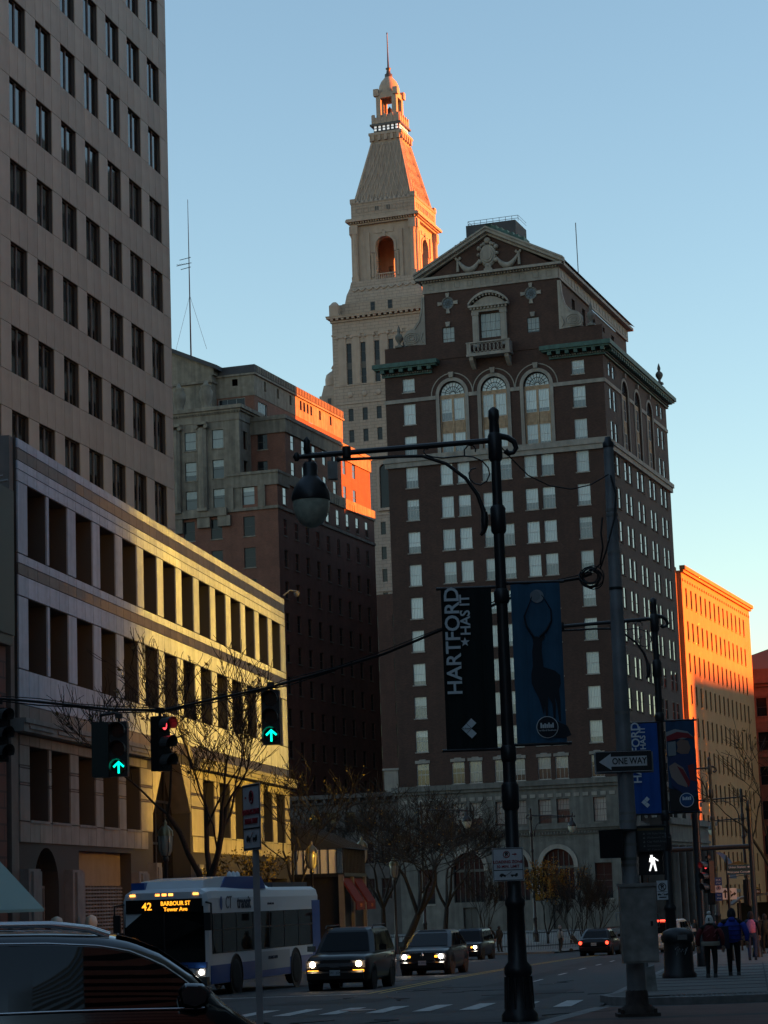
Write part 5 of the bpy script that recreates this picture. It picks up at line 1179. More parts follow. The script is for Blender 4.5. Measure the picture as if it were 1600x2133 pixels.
def near_banners():
    tl = LB+LP(918, 1229); T = banner(tl, .88, 2.78, cloth_mat('black_banner_cloth', (.010, .015, .015)), 'black banner reading HARTFORD HAS IT on the nearest street lamp', 0)
    hartford(T, .88, 2.78, m_let); text('the Greater Company', .035, m_sign_black, T, (.42, -.05, -2.43))
    tl = LB+LP(1063, 1217); T = banner(tl, .86, 2.78, cloth_mat('navy_banner_cloth', (.04, .115, .19)), 'navy banner with antelope silhouette and moon on the nearest street lamp', 2)
    w_, h_ = .86, 2.78; md = mat('banner_dark_print', (.006, .012, .02), .7)
    pr(T, disc(w_*.53, -h_*.083, .115), mat('moon_print', (.26, .29, .31), .7), 'moon_print'); pr(T, disc(w_*.49, -h_*.08, .09), mat('moon_print_shade', (.2, .23, .25), .7), 'moon_print_shade', -.037)
    S = lambda q: ((q[0]-808)/335*w_, -(q[1]-130)/1000*h_)
    A = [(940, 470), (975, 465), (1000, 480), (1020, 455), (1028, 470), (1005, 500), (1000, 560), (1008, 660), (1040, 670), (1085, 685), (1118, 715), (1118, 770), (1105, 800), (1110, 880), (1108, 1000), (1095, 1000), (1085, 890), (1070, 830), (1078, 900), (1072, 985), (1060, 985), (1055, 890), (1030, 840), (1025, 900), (1022, 985), (1008, 985), (1005, 900), (995, 960), (980, 900), (965, 850), (940, 800), (922, 760), (922, 700), (935, 650), (935, 560), (945, 510)]
    pr(T, [S(q) for q in A], md, 'antelope_print')
    for q in ([(950, 470), (905, 400), (893, 340), (925, 270), (950, 215)], [(990, 470), (1040, 430), (1075, 370), (1075, 300), (1040, 240), (1015, 205)]):
        b = MB(); b.tube([(S(p)[0], -.036, S(p)[1]) for p in q], [.022, .02, .016, .012, .008, .006][:len(q)], 5); b.build('horn_print', md, T)
    pr(T, [S(q) for q in ((960, 1090), (1000, 1010), (1080, 1000), (1150, 1030), (1175, 1090), (1120, 1105))], md, 'rock_print')
    pr(T, disc(.53, -h_*.905, .19), m_let, 'badge_ring', -.04); pr(T, disc(.53, -h_*.905, .178), md, 'badge', -.044)
    for i, hh in enumerate((.06, .03, .05, .035, .06, .03, .055)): pr(T, [(.41+i*.034, -2.53), (.437+i*.034, -2.53), (.437+i*.034, -2.53+hh+.03), (.41+i*.034, -2.53+hh+.03)], m_let, 'skyline_mark', -.05)
    text('hartford business', .045, m_let, T, (.53, -.05, -2.57))
near_banners()
def far_banners():
    q = at(1310, 1508, 64.4); T = banner(q, .78, 2.5, cloth_mat('blue_banner_cloth', (.018, .085, .33)), 'bright blue HARTFORD HAS IT banner behind the one way sign', 1); hartford(T, .78, 2.5, m_let2, .9)
    q = at(1386, 1503, 64.4); T = banner(q, .8, 2.52, cloth_mat('picture_banner_cloth', (.03, .07, .14)), 'picture banner of a man in blue with striped flag cloth, beside the blue banner', 3)
    P = lambda c: mat('banner_print_%d' % int(sum(c)*999), c, .7)
    for nm, c, poly in (('flag_print', (.30, .30, .30), [(0, -.3), (.25, -.22), (.6, -.3), (.75, -.45), (.5, -.5), (0, -.5)]), ('stripe_print', (.25, .015, .02), [(.0, -.42), (.3, -.3), (.62, -.35), (.78, -.5), (.45, -.47), (0, -.56)]), ('pillar_print', (.22, .24, .25), [(.03, -.58), (.25, -.56), (.25, -.95), (.03, -.97)]),
                       ('face_print', (.22, .13, .10), [(.27, -.6), (.4, -.5), (.6, -.56), (.66, -.75), (.58, -.93), (.4, -.93), (.26, -.85), (.3, -.74)]), ('coat_print', (.02, .035, .11), [(.05, -1.02), (.3, -.92), (.62, -.92), (.78, -1.05), (.8, -1.9), (.5, -2.1), (.08, -1.8)]),
                       ('cloth_print', (.28, .2, .17), [(.02, -1.25), (.2, -1.15), (.42, -1.3), (.55, -1.6), (.5, -1.85), (.25, -1.75), (.08, -1.55)]), ('red_print', (.22, .015, .02), [(.25, -1.25), (.42, -1.35), (.6, -1.7), (.55, -1.85), (.4, -1.55)]), ('red_patch', (.25, .02, .02), [(.55, -1.25), (.72, -1.2), (.78, -1.7), (.6, -1.65)]), ('dark_print', (.02, .015, .014), [(0, -1.85), (.3, -1.95), (.5, -2.15), (.8, -2.1), (.8, -2.5), (0, -2.5)])):
        pr(T, poly, P(c), nm, -.03-.002*len(T.children))
    pr(T, disc(.47, -2.2, .2), m_let2, 'badge_ring', -.06); pr(T, disc(.47, -2.2, .18), P((.02, .08, .22)), 'badge', -.064)
    for i, hh in enumerate((.05, .02, .04, .03, .05)): pr(T, [(.35+i*.05, -2.2), (.39+i*.05, -2.2), (.39+i*.05, -2.15+hh), (.35+i*.05, -2.15+hh)], m_let2, 'skyline_mark', -.07)
    q = at(1113, 1812, 184.5); T = banner(q, .62, 2.4, cloth_mat('gold_banner_cloth', (.22, .14, .02)), 'narrow golden banner on the lamp before the bank arches', 4); text('HARTFORD', .36, m_let2, T, (.3, -.05, -.95), up=pi/2)
far_banners()
# ---- signs
def no_park(T, cx, cz, r, y, arrow=0, m=m_red_ink):
    b = MB(); b.tube([(cx+r*cos(t), y, cz+r*sin(t)) for t in [2*pi*i/20 for i in range(21)]], r*.11, 4); b.tube([(cx-r*.7, y, cz+r*.7), (cx+r*.7, y, cz-r*.7)], r*.09, 4); b.build('ban_ring', m, T)
    text('P', r*1.7, m_sign_black, T, (cx, y-.002, cz), bold=.004)
    if arrow:
        s = arrow; b = MB(); x = cx+s*r*2.6; b.face([(x-r*.8, y, cz-r*.16), (x, y, cz-r*.16), (x, y, cz+r*.16), (x-r*.8, y, cz+r*.16)]); b.face([(x+s*r*.9, y, cz), (x+s*r*(0 if s > 0 else .8)*1, y, cz+r*.42) if s > 0 else (x-r*.7, y, cz-r*.42), (x, y, cz-r*.42) if s > 0 else (x-r*.7, y, cz+r*.42)]); b.build('arrow_mark', m_red_ink, T)
def tow_mark(T, cx, cz, s, y):
    b = MB()
    for dx, poly in ((-1, [(-.55, -.12), (.45, -.12), (.45, .12), (.2, .14), (.05, .3), (-.3, .3), (-.5, .1)]), (1, [(-.5, -.12), (.6, -.12), (.6, .3), (.3, .3), (.2, .1), (-.5, .12)])):
        b.face([(cx+(dx*.85+p[0])*s, y, cz+p[1]*s) for p in poly])
        for wx in (-.25, .3): b.face([(cx+(dx*.85+wx)*s+.13*s*cos(t), y-.001, cz-.14*s+.13*s*sin(t)) for t in [2*pi*i/10 for i in range(10)]])
    b.tube([(cx-.35*s, y, cz), (cx+.5*s, y, cz+.55*s)], .03*s, 4); b.build('tow_truck_mark', m_sign_black, T)
def loading_sign(loc, rz, w_, h_, label, arrow, grp='loading zone signs'):
    T = thing('loading_zone_sign', label, 'sign', loc, rz, grp); b = MB(); b.box(-w_/2, w_/2, 0, .004, -h_/2, h_/2); b.build('plate', m_white_sign, T)
    b = MB()
    for z in (h_/2-.014, -h_/2+.014, -h_*.17): b.box(-w_/2+.012, w_/2-.012, -.004, -.001, z-.006, z+.006)
    for x in (-w_/2+.014, w_/2-.014): b.box(x-.005, x+.005, -.004, -.001, -h_/2+.02, h_/2-.02)
    b.build('border', m_sign_black, T); no_park(T, -.02*arrow, h_*.3, h_*.095, -.006, arrow)
    text('LOADING ZONE', w_*.125, m_red_ink, T, (0, -.006, h_*.075), bold=.0015); text('30 MIN. LIMIT', w_*.125, m_red_ink, T, (0, -.006, -h_*.065), bold=.0015); tow_mark(T, 0, -h_*.33, w_*.21, -.006)
    return T
p = LB+LP(1057, 1801)+Vector((0, -.22, 0)); loading_sign(p, 0, .525, .56, 'white loading zone sign strapped to the nearest street lamp', 1)
p = at(524, 1702, 19.9); S_ = loading_sign(p, R(-69), .50, .565, 'white loading zone sign on its own square post above the black SUV', -1)
q = at(533, 1800, 19.9); T = thing('sign_post', 'thin square steel post holding the left loading zone sign', 'post', (q.x, q.y+.03, g(19.9))); b = MB(); b.box(-.028, .028, -.028, .028, 0, q.z-g(19.9)+.62); b.build('square_tube', m_galv, T)
# ---- steel pole with cabinet, one way sign, pedestrian signals
PB = Vector((4.02, 40.08, g(40.08)))
def PP(px, py, dy=0): return at(px, py, 40.08+dy)-PB
def steel_pole():
    T = thing('steel_pole', 'tall galvanised steel traffic pole carrying cabinet and cables', 'pole', PB); b = MB(); t = PP(1263, 930); H = t.z
    b.lathe([(.165, .3), (.15, 2.5), (.125, 6), (.085, H)], 14); b.build('shaft', m_galv, T)
    b = MB(); b.lathe([(.1, H-.02), (.1, H+.06), (.07, H+.1), (.05, H+.17), (.01, H+.18)], 12); b.build('cap', m_iron, T)
    b = MB(); b.box(-.36, .36, -.3, .3, 0, .07); b.lathe([(.3, .07), (.27, .16), (.2, .22), (.19, .42), (.165, .45)], 10)
    for sx in (-1, 1):
        for sy in (-1, 1): b.lathe([(.035, .07), (.035, .14)], 6, (sx*.28, sy*.22, 0))
    b.build('base_flange', mat('rusty_iron', (.05, .035, .028), .8, var=.4, scale=9), T)
    for py in (1062, 1073, 1150, 1226, 1485, 1605, 1695, 1712, 1760, 1790, 1803):
        z = PP(1290, py).z; b = MB(); r = .165-.08*z/H+.012; b.lathe([(r, z-.025), (r, z+.025)], 14); b.build('strap', m_alu if py != 1226 else m_cable, T)
    return T
sp = steel_pole()
def cabinet():
    c0, c1 = PP(1285, 1845), PP(1367, 2003); T = thing('signal_cabinet', 'weathered grey aluminium control cabinet strapped to the steel pole', 'cabinet', PB+Vector(((c0.x+c1.x)/2, -.36, c1.z)))
    w_, h_ = c1.x-c0.x, c0.z-c1.z; b = MB(); b.box(-w_/2, w_/2, -.17, .17, 0, h_-.03); b.build('case', m_alu, T)
    b = MB(); b.box(-w_/2-.02, w_/2+.02, -.2, .2, h_-.03, h_+.03); b.build('lid', m_alu, T)
    b = MB(); b.box(-w_/2+.035, w_/2-.035, -.19, -.17, .03, h_-.07); b.build('door', m_alu, T); b = MB(); b.box(w_/2-.12, w_/2-.08, -.21, -.19, h_*.47, h_*.53); b.build('latch', m_iron, T)
    b = MB(); b.tube([(w_/2, 0, h_*.62), (w_/2+.05, 0, h_*.62), (w_/2+.05, 0, h_*.45), (w_/2, 0, h_*.45)], .01, 5); b.tube([(-w_/2, 0, h_*.65), (-w_/2-.07, 0, h_*.65), (-w_/2-.07, 0, h_*.55)], .01, 5); b.build('handle', m_galv, T)
cabinet()
def one_way():
    a, c = PP(1240, 1590), PP(1354, 1585); T = thing('one_way_sign', 'black and white ONE WAY arrow sign on the steel pole', 'sign', PB+Vector(((a.x+c.x)/2, -.22, (a.z+c.z)/2)), 0)
    b = MB(); b.box(-.48, .48, 0, .006, -.18, .18); b.build('plate', m_sign_black, T); b = MB(); b.box(-.475, .475, -.002, -.001, .168, .174); b.box(-.475, .475, -.002, -.001, -.174, -.168); b.build('border', m_white_sign, T)
    pr(T, [(-.43, 0), (-.22, -.14), (-.22, -.085), (.4, -.085), (.4, .085), (-.22, .085), (-.22, .14)], m_white_sign, 'arrow_mark', -.004); text('ONE WAY', .155, m_sign_black, T, (.095, -.008, 0), bold=.003, sx=.82, depth=.001)
    b = MB(); b.box(.49, .52, .12, .13, -.2, .16); b.box(-.5, .52, .125, .131, -.2, .16); T2 = thing('back_of_sign', 'bare aluminium back of a second one way sign behind the first', 'sign', T.location); b.build('plate', m_galv, T2)
one_way()
def ped_signals():
    c = PP(1282, 1758); T = thing('pedestrian_signal', 'black pedestrian signal housing on the left of the steel pole, seen from the side', 'signal', PB+c+Vector((0, -.05, 0)), R(50), 'pedestrian signals')
    b = MB(); b.box(-.2, .2, -.14, .2, -.24, .24); b.box(-.23, .23, -.3, -.14, .2, .24); b.box(-.23, -.2, -.3, -.14, -.24, .24); b.box(.2, .23, -.3, -.14, -.24, .24); b.build('housing', m_black, T)
    b = MB(); b.box(.06, .3, .14, .2, -.2, .22); b.build('bracket', m_iron, T)
    c = PP(1357, 1797); T = thing('walk_signal', 'pedestrian signal showing the lit white walking figure', 'signal', PB+c+Vector((0, .1, 0)), 0, 'pedestrian signals')
    b = MB(); b.box(-.23, .2, 0, .2, -.2, .2); b.box(-.25, .22, -.16, 0, .19, .21); b.box(-.25, -.23, -.16, 0, -.2, .2); b.box(.2, .22, -.16, 0, -.2, .2); b.box(-.25, .22, -.16, 0, -.21, -.19); b.build('housing', m_black, T)
    m_w = mat('walk_led', (1, 1, 1), emit=(1, 1, 1), es=.22); b = MB(); X = lambda q: (q[0]*.0042+.03, q[1]*.0042)
    for q in ([(-8, 31), (2, 31), (2, 22), (-8, 22)], [(-10, 20), (8, 22), (11, 0), (-7, -2)], [(6, 22), (24, 10), (24, 5), (8, 13)], [(-10, 20), (-14, 4), (-10, 2), (-6, 16)], [(-7, -2), (2, -2), (-10, -34), (-16, -33)], [(2, -2), (11, 0), (17, -34), (9, -34)]):
        b.face([(X(p)[0], -.01, X(p)[1]) for p in q])
    b.build('walking_figure', m_w, T)
    c = PP(1358, 1750); T = thing('wayfinding_sign', 'dark wayfinding board with five lines of arrows beside the steel pole', 'sign', PB+c+Vector((0, .12, 0)), 0)
    b = MB(); b.box(-.24, .24, 0, .03, -.21, .22); b.build('board', mat('charcoal_board', (.03, .032, .033), .5), T); b = MB(); b.box(-.23, .23, -.004, -.001, .17, .21); b.build('gold_strip', mat('dull_gold', (.16, .11, .04), .5), T)
    ml = mat('grey_letter', (.20, .21, .20), .6)
    for i, s in enumerate(('Old State House', 'Wadsworth Museum', 'City Hall/Library', 'Downtown', 'XL Center >')): text(s, .05, ml, T, (-.07, -.005, .115-i*.07), align='LEFT' if i < 4 else 'LEFT'); pr(T, [(-.14, .1-i*.07), (-.1, .1-i*.07), (-.12, .135-i*.07)], ml, 'arrow_mark', -.004) if i < 4 else None
    b = MB(); b.tube([(-.24, 0, .24), (.24, 0, .24), (.28, 0, .2), (.28, 0, -.2)], .02, 6); b.build('frame', m_iron, T)
ped_signals()
# ---- cables
def cable(pts, r=.018, label='', name='cable', m=m_cable, sag=0):
    b = MB(); b.tube(pts, r, 5); return tag(b.build(name, m), label, 'cable', 'overhead cables')
def coil():
    c = PB+PP(1232, 1205); T = thing('cable_coil', 'tangled coil of black cable hanging beside the steel pole', 'cable', c, 0); rn = random.Random(3)
    for k in range(9):
        b = MB(); a, r, e = rn.uniform(0, pi), rn.uniform(.13, .2), rn.uniform(.75, 1); ox, oz = rn.uniform(-.04, .04), rn.uniform(-.05, .05); tl = rn.uniform(-.5, .5)
        b.tube([(ox+r*cos(t)*cos(a)-e*r*sin(t)*sin(a), .1*sin(t+tl), oz+r*cos(t)*sin(a)+e*r*sin(t)*cos(a)) for t in [2*pi*i/18 for i in range(19)]], .011, 5); b.build('loop', m_cable, T)
coil(); m_alum_wire = m_cable
W = lambda px, py, y: at(px, py, y)
cable([W(*q) for q in ((1043, 930, 39.9), (1065, 955, 39.9), (1100, 990, 39.95), (1145, 1012, 40), (1190, 1019, 40), (1230, 1010, 40), (1268, 988, 39.9))], .012, 'slack wire from the near lamp hook to the steel pole')
cable([W(*q) for q in ((1255, 1078, 39.85), (1252, 1110, 39.8), (1256, 1140, 39.8), (1250, 1175, 39.85), (1240, 1185, 39.9))], .016, 'short black cable dropping from the pole head to the coil')
cable([W(*q) for q in ((1272, 990, 39.9), (1283, 1030, 39.85), (1280, 1080, 39.8), (1262, 1150, 39.8), (1250, 1185, 39.9))], .016, 'black cable bowing down the steel pole to the coil')
span = [(1232, 1195, 40.1), (1205, 1205, 40.3), (1165, 1211, 40.6), (1045, 1252, 41.5), (920, 1312, 42.5), (800, 1362, 43.5), (700, 1393, 44.2), (600, 1421, 45), (560, 1432, 45), (450, 1455, 45), (345, 1479, 45), (232, 1478, 45), (160, 1470, 45.3), (80, 1462, 45.6), (-60, 1450, 46)]
cable([W(*q) for q in span], .028, 'main black span wire carrying the traffic signals'); cable([W(q[0], q[1]-4-(3 if i % 2 else 0), q[2]) for i, q in enumerate(span)], .010, 'thin messenger wire above the signal span wire'); cable([W(q[0], q[1]+3+(4 if i % 2 else 0), q[2]) for i, q in enumerate(span[6:])], .014, 'signal feed cable wound below the span wire')
cable([W(*q) for q in ((335, 1480, 45), (348, 1502, 45), (372, 1506, 45), (390, 1490, 45), (385, 1470, 45))], .012, 'loose loop of wire beside the red signal')
# ---- traffic signals
def signal(loc, rz, label, lit=None, arrow=True, double=False):
    T = thing('traffic_signal', label, 'traffic light', loc, rz, 'traffic signals on the span wire'); s = .355
    b = MB(); b.box(-.17, .17, 0, .2, -3*s, 0); b.box(-.12, .12, .2, .24, -3*s+.05, -.05); b.build('housing', m_black, T)
    for k in range(3):
        z = -s*(k+.5); v = MB(); n = 10; seg = [pi*(i/n)*1.25-pi*.125 for i in range(n+1)]
        v.loft([[(.15*cos(t), 0, z+.15*sin(t)) for t in seg], [(.155*cos(t), -.26+.1*(1-sin(t))*.5, z+.155*sin(t)) for t in seg]], closed=False, cap=False); v.build('visor', mat('visor_grey', (.07, .07, .07), .45), T)
        le = MB(); le.face([(.14*cos(t), -.012, z+.14*sin(t)) for t in [2*pi*i/16 for i in range(16)]]); ln = le.build('lens', mat('dark_lens', (.01, .012, .012), .2), T)
        if lit == k:
            col = (1, .05, .06) if k == 0 else (.0, 1, .62); m = mat('led_red' if k == 0 else 'led_green', col, emit=col, es=.3 if k else .5); a = MB()
            if k == 2 and arrow:
                a.face([(-.02, -.02, z-.12), (.02, -.02, z-.12), (.02, -.02, z+.09), (-.02, -.02, z+.09)]); a.face([(0, -.021, z+.125), (-.115, -.021, z+.02), (-.09, -.021, z-.01), (0, -.021, z+.075)]); a.face([(0, -.021, z+.125), (.115, -.021, z+.02), (.09, -.021, z-.01), (0, -.021, z+.075)])
            else: a.face([(.07*cos(t), -.02, z+.09*sin(t)) for t in [2*pi*i/12 for i in range(12)]])
            a.build('lit_lens', m, ln)
    b = MB(); b.tube([(0, .1, 0), (0, .1, .1)], .03, 6); b.box(-.07, .07, .05, .15, .07, .16); b.build('hanger', m_iron, T)
    if double:
        b = MB(); b.box(-.52, -.19, -.05, .33, -3*s, 0); b.build('side_housing', mat('dark_green_paint', (.008, .02, .018), .5), T)
        b = MB(); b.tube([(-.36, .1, 0), (-.36, .1, .14), (-.1, .1, .18), (0, .1, .14)], .035, 6); b.tube([(-.2, .1, .18), (-.25, .12, .35), (-.12, .1, .5)], .018, 5); b.tube([(-.1, .1, .18), (-.02, .08, .35), (-.1, .1, .5)], .018, 5); b.build('bracket', m_iron, T)
    return T
p = at(246, 1503, 44.8); signal(p, R(-4), 'paired traffic signal with green up arrow, left of the red one', 2, True, True)
p = at(563, 1437, 44.8); signal(p, R(-5), 'single traffic signal with green up arrow above the loading zone sign', 2)
p = at(341, 1492, 44.9); signal(p, R(52), 'traffic signal turned sideways showing a red light', 0)
p = at(3, 1474, 45.4); signal(p, R(48), 'traffic signal cut off by the left edge of the view')
# ---- post-top lanterns
LANT = None
def lantern(px, py, label, h=4.7, y=None):
    global LANT
    p = solve_y(px, py, h) if y is None else at(px, py, y)
    if LANT is None:
        T = thing('post_lantern', label, 'street lamp', (0, 0, 0), 0, 'post-top lanterns'); b = MB(); b.lathe([(.2, 0), (.2, .15), (.14, .25), (.12, .8), (.07, .95), (.055, 3.5), (.09, 3.55), (.09, 3.62), (.06, 3.7)], 10); b.build('post', m_iron, T)
        b = MB(); b.lathe([(.12, 3.7), (.2, 3.85), (.22, 4.2), (.2, 4.3)], 10); b.build('glass', mat('lantern_glass', (.22, .22, .19), .2), T)
        b = MB(); b.lathe([(.24, 4.28), (.22, 4.42), (.12, 4.55), (.05, 4.6), (.06, 4.66), (.01, 4.75)], 10); b.build('cap', mat('brass_cap', (.16, .13, .07), .3, .7), T)
        b = MB()
        for k in range(6): a = pi*k/3; b.tube([(.12*cos(a), .12*sin(a), 3.7), (.215*cos(a), .215*sin(a), 3.9), (.225*cos(a), .225*sin(a), 4.28)], .012, 4)
        b.build('cage', m_iron, T); LANT = T
    T = LANT if LANT.get('used') is None else copy_tree(LANT)
    T['used'] = 1
    if 'label' in T: T['label'] = label
    T.location = (p.x, p.y, g(p.y)+.1)
    if y: k = (p.z-g(p.y)-.1)/4.75; T.scale = (k, k, k)
    return T
lantern(344, 1708, 'post-top lantern in front of the stone portal, left of the large bare tree', y=84); lantern(753, 1742, 'post-top lantern left of the bare plaza tree, taller in view', y=150); lantern(820, 1783, 'post-top lantern just left of the plaza tree trunk, shorter in view', y=156); lantern(648, 1752, 'post-top lantern before the lit pavilion panes', y=118)
for o in bpy.data.objects:
    if 'used' in o: del o['used']
# ---- litter bin
def bin_():
    T = thing('litter_bin', 'large black round litter bin with domed lid at the kerb', 'litter bin', (7.42, 62.4, g(62.4)+.14)); b = MB(); b.lathe([(.46, 0), (.46, .1), (.40, .16), (.38, .95)], 18); b.build('body', m_black, T)
    b = MB(); b.lathe([(.42, .93), (.44, 1.0), (.44, 1.1), (.38, 1.22), (.2, 1.3), (.01, 1.32)], 18); b.build('lid', m_black, T); b = MB(); b.box(-.05, .2, -.46, -.4, 1.0, 1.13); b.build('flap', mat('scuffed_steel', (.2, .2, .2), .4, .6), T)
    b = MB(); b.tube([(-.13, -.41, .75), (-.05, -.415, .83), (-.1, -.415, .6), (0, -.42, .78), (.02, -.42, .68), (.08, -.415, .76), (.09, -.415, .68), (.16, -.41, .77), (.12, -.41, .6), (.2, -.4, .8)], .006, 4); b.build('scrawl', m_white_sign, T)
bin_()
# ---- right-hand signs and signal mast
def mast():
    a = at(1560, 1690, 95); T = thing('signal_mast', 'black signal mast with long horizontal arm crossing the tan facade', 'mast', (a.x, a.y, g(95))); H = a.z-g(95); b = MB(); b.lathe([(.22, 0), (.2, .5), (.13, .6), (.1, H)], 10); b.lathe([(.1, H), (.14, H+.1), (.05, H+.4), (.01, H+.5)], 8); b.build('post', m_iron, T)
    p, q = at(1560, 1763, 95)-T.location, at(1395, 1771, 95)-T.location; b = MB(); b.tube([p, q], .1, 8); b.build('arm', m_iron, T)
    a = at(1448, 1700, 78); T = thing('signal_post', 'thick black signal post left of the picture banner foot', 'post', (at(1460, 1900, 78).x, 78, g(78)+.14)); b = MB(); b.lathe([(.22, 0), (.2, .6), (.14, .7), (.13, a.z-g(78))], 10); b.build('post', m_iron, T)
    p = at(1470, 1793, 77.5); s = signal(p, R(-60), 'small red traffic signal on the black signal post at right', 0); s['group'] = 'signals on the right pavement'
    p = at(1484, 1832, 100); s = signal(p, R(150), 'black signal head seen from behind before the tan facade'); s['group'] = 'signals on the right pavement'
    p = at(1561, 1832, 96); s = signal(p, R(120), 'black signal head on the mast above the street name sign'); s['group'] = 'signals on the right pavement'
mast()
def small_signs():
    ds = mat('teal_sign', (.02, .075, .10), .5); bl = mat('blue_sign', (.015, .06, .2), .5); wl = m_let2
    a = at(1514, 1795, 88); T = thing('direction_sign_post', 'slim black post beside the Union Station direction sign', 'post', (a.x, 88, g(88)+.14)); b = MB(); b.lathe([(.09, 0), (.06, .5), (.045, a.z-g(88)-.1)], 8); b.lathe([(.06, a.z-g(88)-.1), (.02, a.z-g(88)+.1)], 8); b.build('post', m_iron, T)
    c = at(1538, 1811, 88); T = thing('direction_sign', 'teal direction sign reading Union Station and Welcome Center', 'sign', (c.x, 87.9, c.z)); b = MB(); b.box(-.43, .43, 0, .04, -.19, .17); b.build('panel', ds, T); b = MB(); b.prism([(-.43, .18), (.43, .18), (.2, .25), (0, .32), (-.2, .25)], 0, .04); b.build('crest', mat('olive_gold', (.12, .10, .03), .5), T); b = MB(); b.box(-.43, .43, -.006, 0, -.02, 0); b.tube([(-.4, .02, -.5), (-.38, .02, -.3), (0, .02, -.24), (.4, .02, -.21)], .015, 5); b.build('rib', m_iron, T)
    text('Union Station', .115, wl, T, (-.05, -.008, .085)); text('Welcome Center', .115, wl, T, (-.03, -.008, -.1))
    for z in (.085, -.1): pr(T, [(.34, z-.02), (.38, z-.02), (.38, z-.045), (.42, z), (.38, z+.045), (.38, z+.02), (.34, z+.02)], wl, 'arrow_mark', -.006)
    a = at(1497, 1850, 84); T = thing('bus_stop_sign', 'blue bus stop and parking signs stacked on the third street lamp', 'sign', (a.x, 84, a.z)); b = MB(); b.box(-.13, .13, 0, .02, .1, .38); b.box(-.13, .13, 0, .02, -.45, -.16); b.build('blue_plate', bl, T); b = MB(); b.box(-.13, .13, 0, .02, -.15, .09); b.build('white_plate', m_white_sign, T)
    no_park(T, 0, 0, .07, -.006); text('BUS', .1, wl, T, (0, -.006, .28)); text('STOP', .07, wl, T, (0, -.006, .17)); text('TAXI', .06, wl, T, (0, -.006, -.25)); text('ZONE', .06, wl, T, (0, -.006, -.36))
    c = at(1511, 1862, 92); T = thing('lane_sign', 'white lane arrow sign with straight arrow', 'sign', (c.x, 92, c.z), 0, 'lane arrow signs'); b = MB(); b.box(-.2, .2, 0, .01, -.22, .22); b.build('plate', m_white_sign, T); pr(T, [(-.03, -.16), (.03, -.16), (.03, .05), (.1, .05), (0, .18), (-.1, .05), (-.03, .05)], m_sign_black, 'arrow_mark', -.004)
    c = at(1522.5, 1862, 92.1); T = thing('lane_sign', 'white lane arrow sign with forked arrow', 'sign', (c.x, 92.1, c.z), 0, 'lane arrow signs'); b = MB(); b.box(-.17, .24, 0, .01, -.22, .22); b.build('plate', m_white_sign, T); pr(T, [(-.06, -.16), (0, -.16), (0, .05), (.05, .05), (-.03, .18), (-.11, .05), (-.06, .05)], m_sign_black, 'arrow_mark', -.004); pr(T, [(-.01, -.13), (.13, -.03), (.13, -.08), (.22, 0), (.13, .08), (.13, .03), (0, -.03)], m_sign_black, 'fork_mark', -.005)
    c = at(1386, 1854, 63.5); T = thing('no_parking_sign', 'white no parking tow-away sign on the lamp by the litter bin', 'sign', (c.x, 64.2, c.z)); b = MB(); b.box(-.15, .15, 0, .01, -.26, .26); b.build('plate', m_white_sign, T); no_park(T, 0, .09, .1, -.006, 0, m_sign_black); tow_mark(T, 0, -.12, .1, -.006); b = MB(); b.box(-.14, .14, -.003, -.001, -.045, -.035); b.box(-.1, .1, -.003, -.001, -.21, -.18); b.build('rule', m_sign_black, T)
    c = at(1574, 1857, 96); T = thing('street_name_sign', 'dark street name sign reading MAIN at the right', 'sign', (c.x, 96, c.z)); b = MB(); b.box(-.22, .22, 0, .03, -.12, .1); b.build('panel', m_sign_black, T); b = MB(); b.prism([(-.2, .11), (.2, .11), (0, .22)], 0, .03); b.build('crest', mat('olive_gold', (.12, .10, .03), .5), T); text('MAIN', .13, wl, T, (0, -.006, -.01))
    a = at(1357, 2060, 50.5); T = thing('kerb_bollard', 'short grey concrete bollard with slim post behind the steel pole', 'bollard', (at(1357, 2060, 50.5).x, 50.5, g(50.5)+.14)); b = MB(); b.hexa([(-.12, -.12, 0), (.12, -.12, 0), (.12, .12, 0), (-.12, .12, 0)], [(-.1, -.1, .5), (.08, -.1, .55), (.08, .1, .55), (-.1, .1, .5)]); b.build('block', m_alu, T); b = MB(); b.tube([(-.08, .05, .4), (-.1, .05, 1.2)], .05, 8); b.build('post', m_galv, T)
small_signs()
def shelter():
    p = at(1585, 1960, 120); T = thing('bus_shelter', 'bus shelter with curved dark roof at the right edge', 'shelter', (p.x-.4, 120, g(120)+.14)); b = MB(); b.prism([(-.9, 2.3), (-.5, 2.55), (.5, 2.75), (2.2, 2.75), (3.5, 2.5), (3.5, 2.62), (2.2, 2.88), (.5, 2.88), (-.5, 2.68), (-.95, 2.35)], 0, 1.6); b.build('roof', mat('shelter_roof', (.06, .06, .06), .5), T)
    for x in (-.55, 1.2, 3.2): b = MB(); b.box(x-.05, x+.05, .05, .15, 0, 2.5); b.build('post', m_iron, T)
    b = MB(); b.face([(-.5, 1.5, .2), (3.2, 1.5, .2), (3.2, 1.5, 2.4), (-.5, 1.5, 2.4)]); b.build('rear_glass', m_glass, T)
shelter()
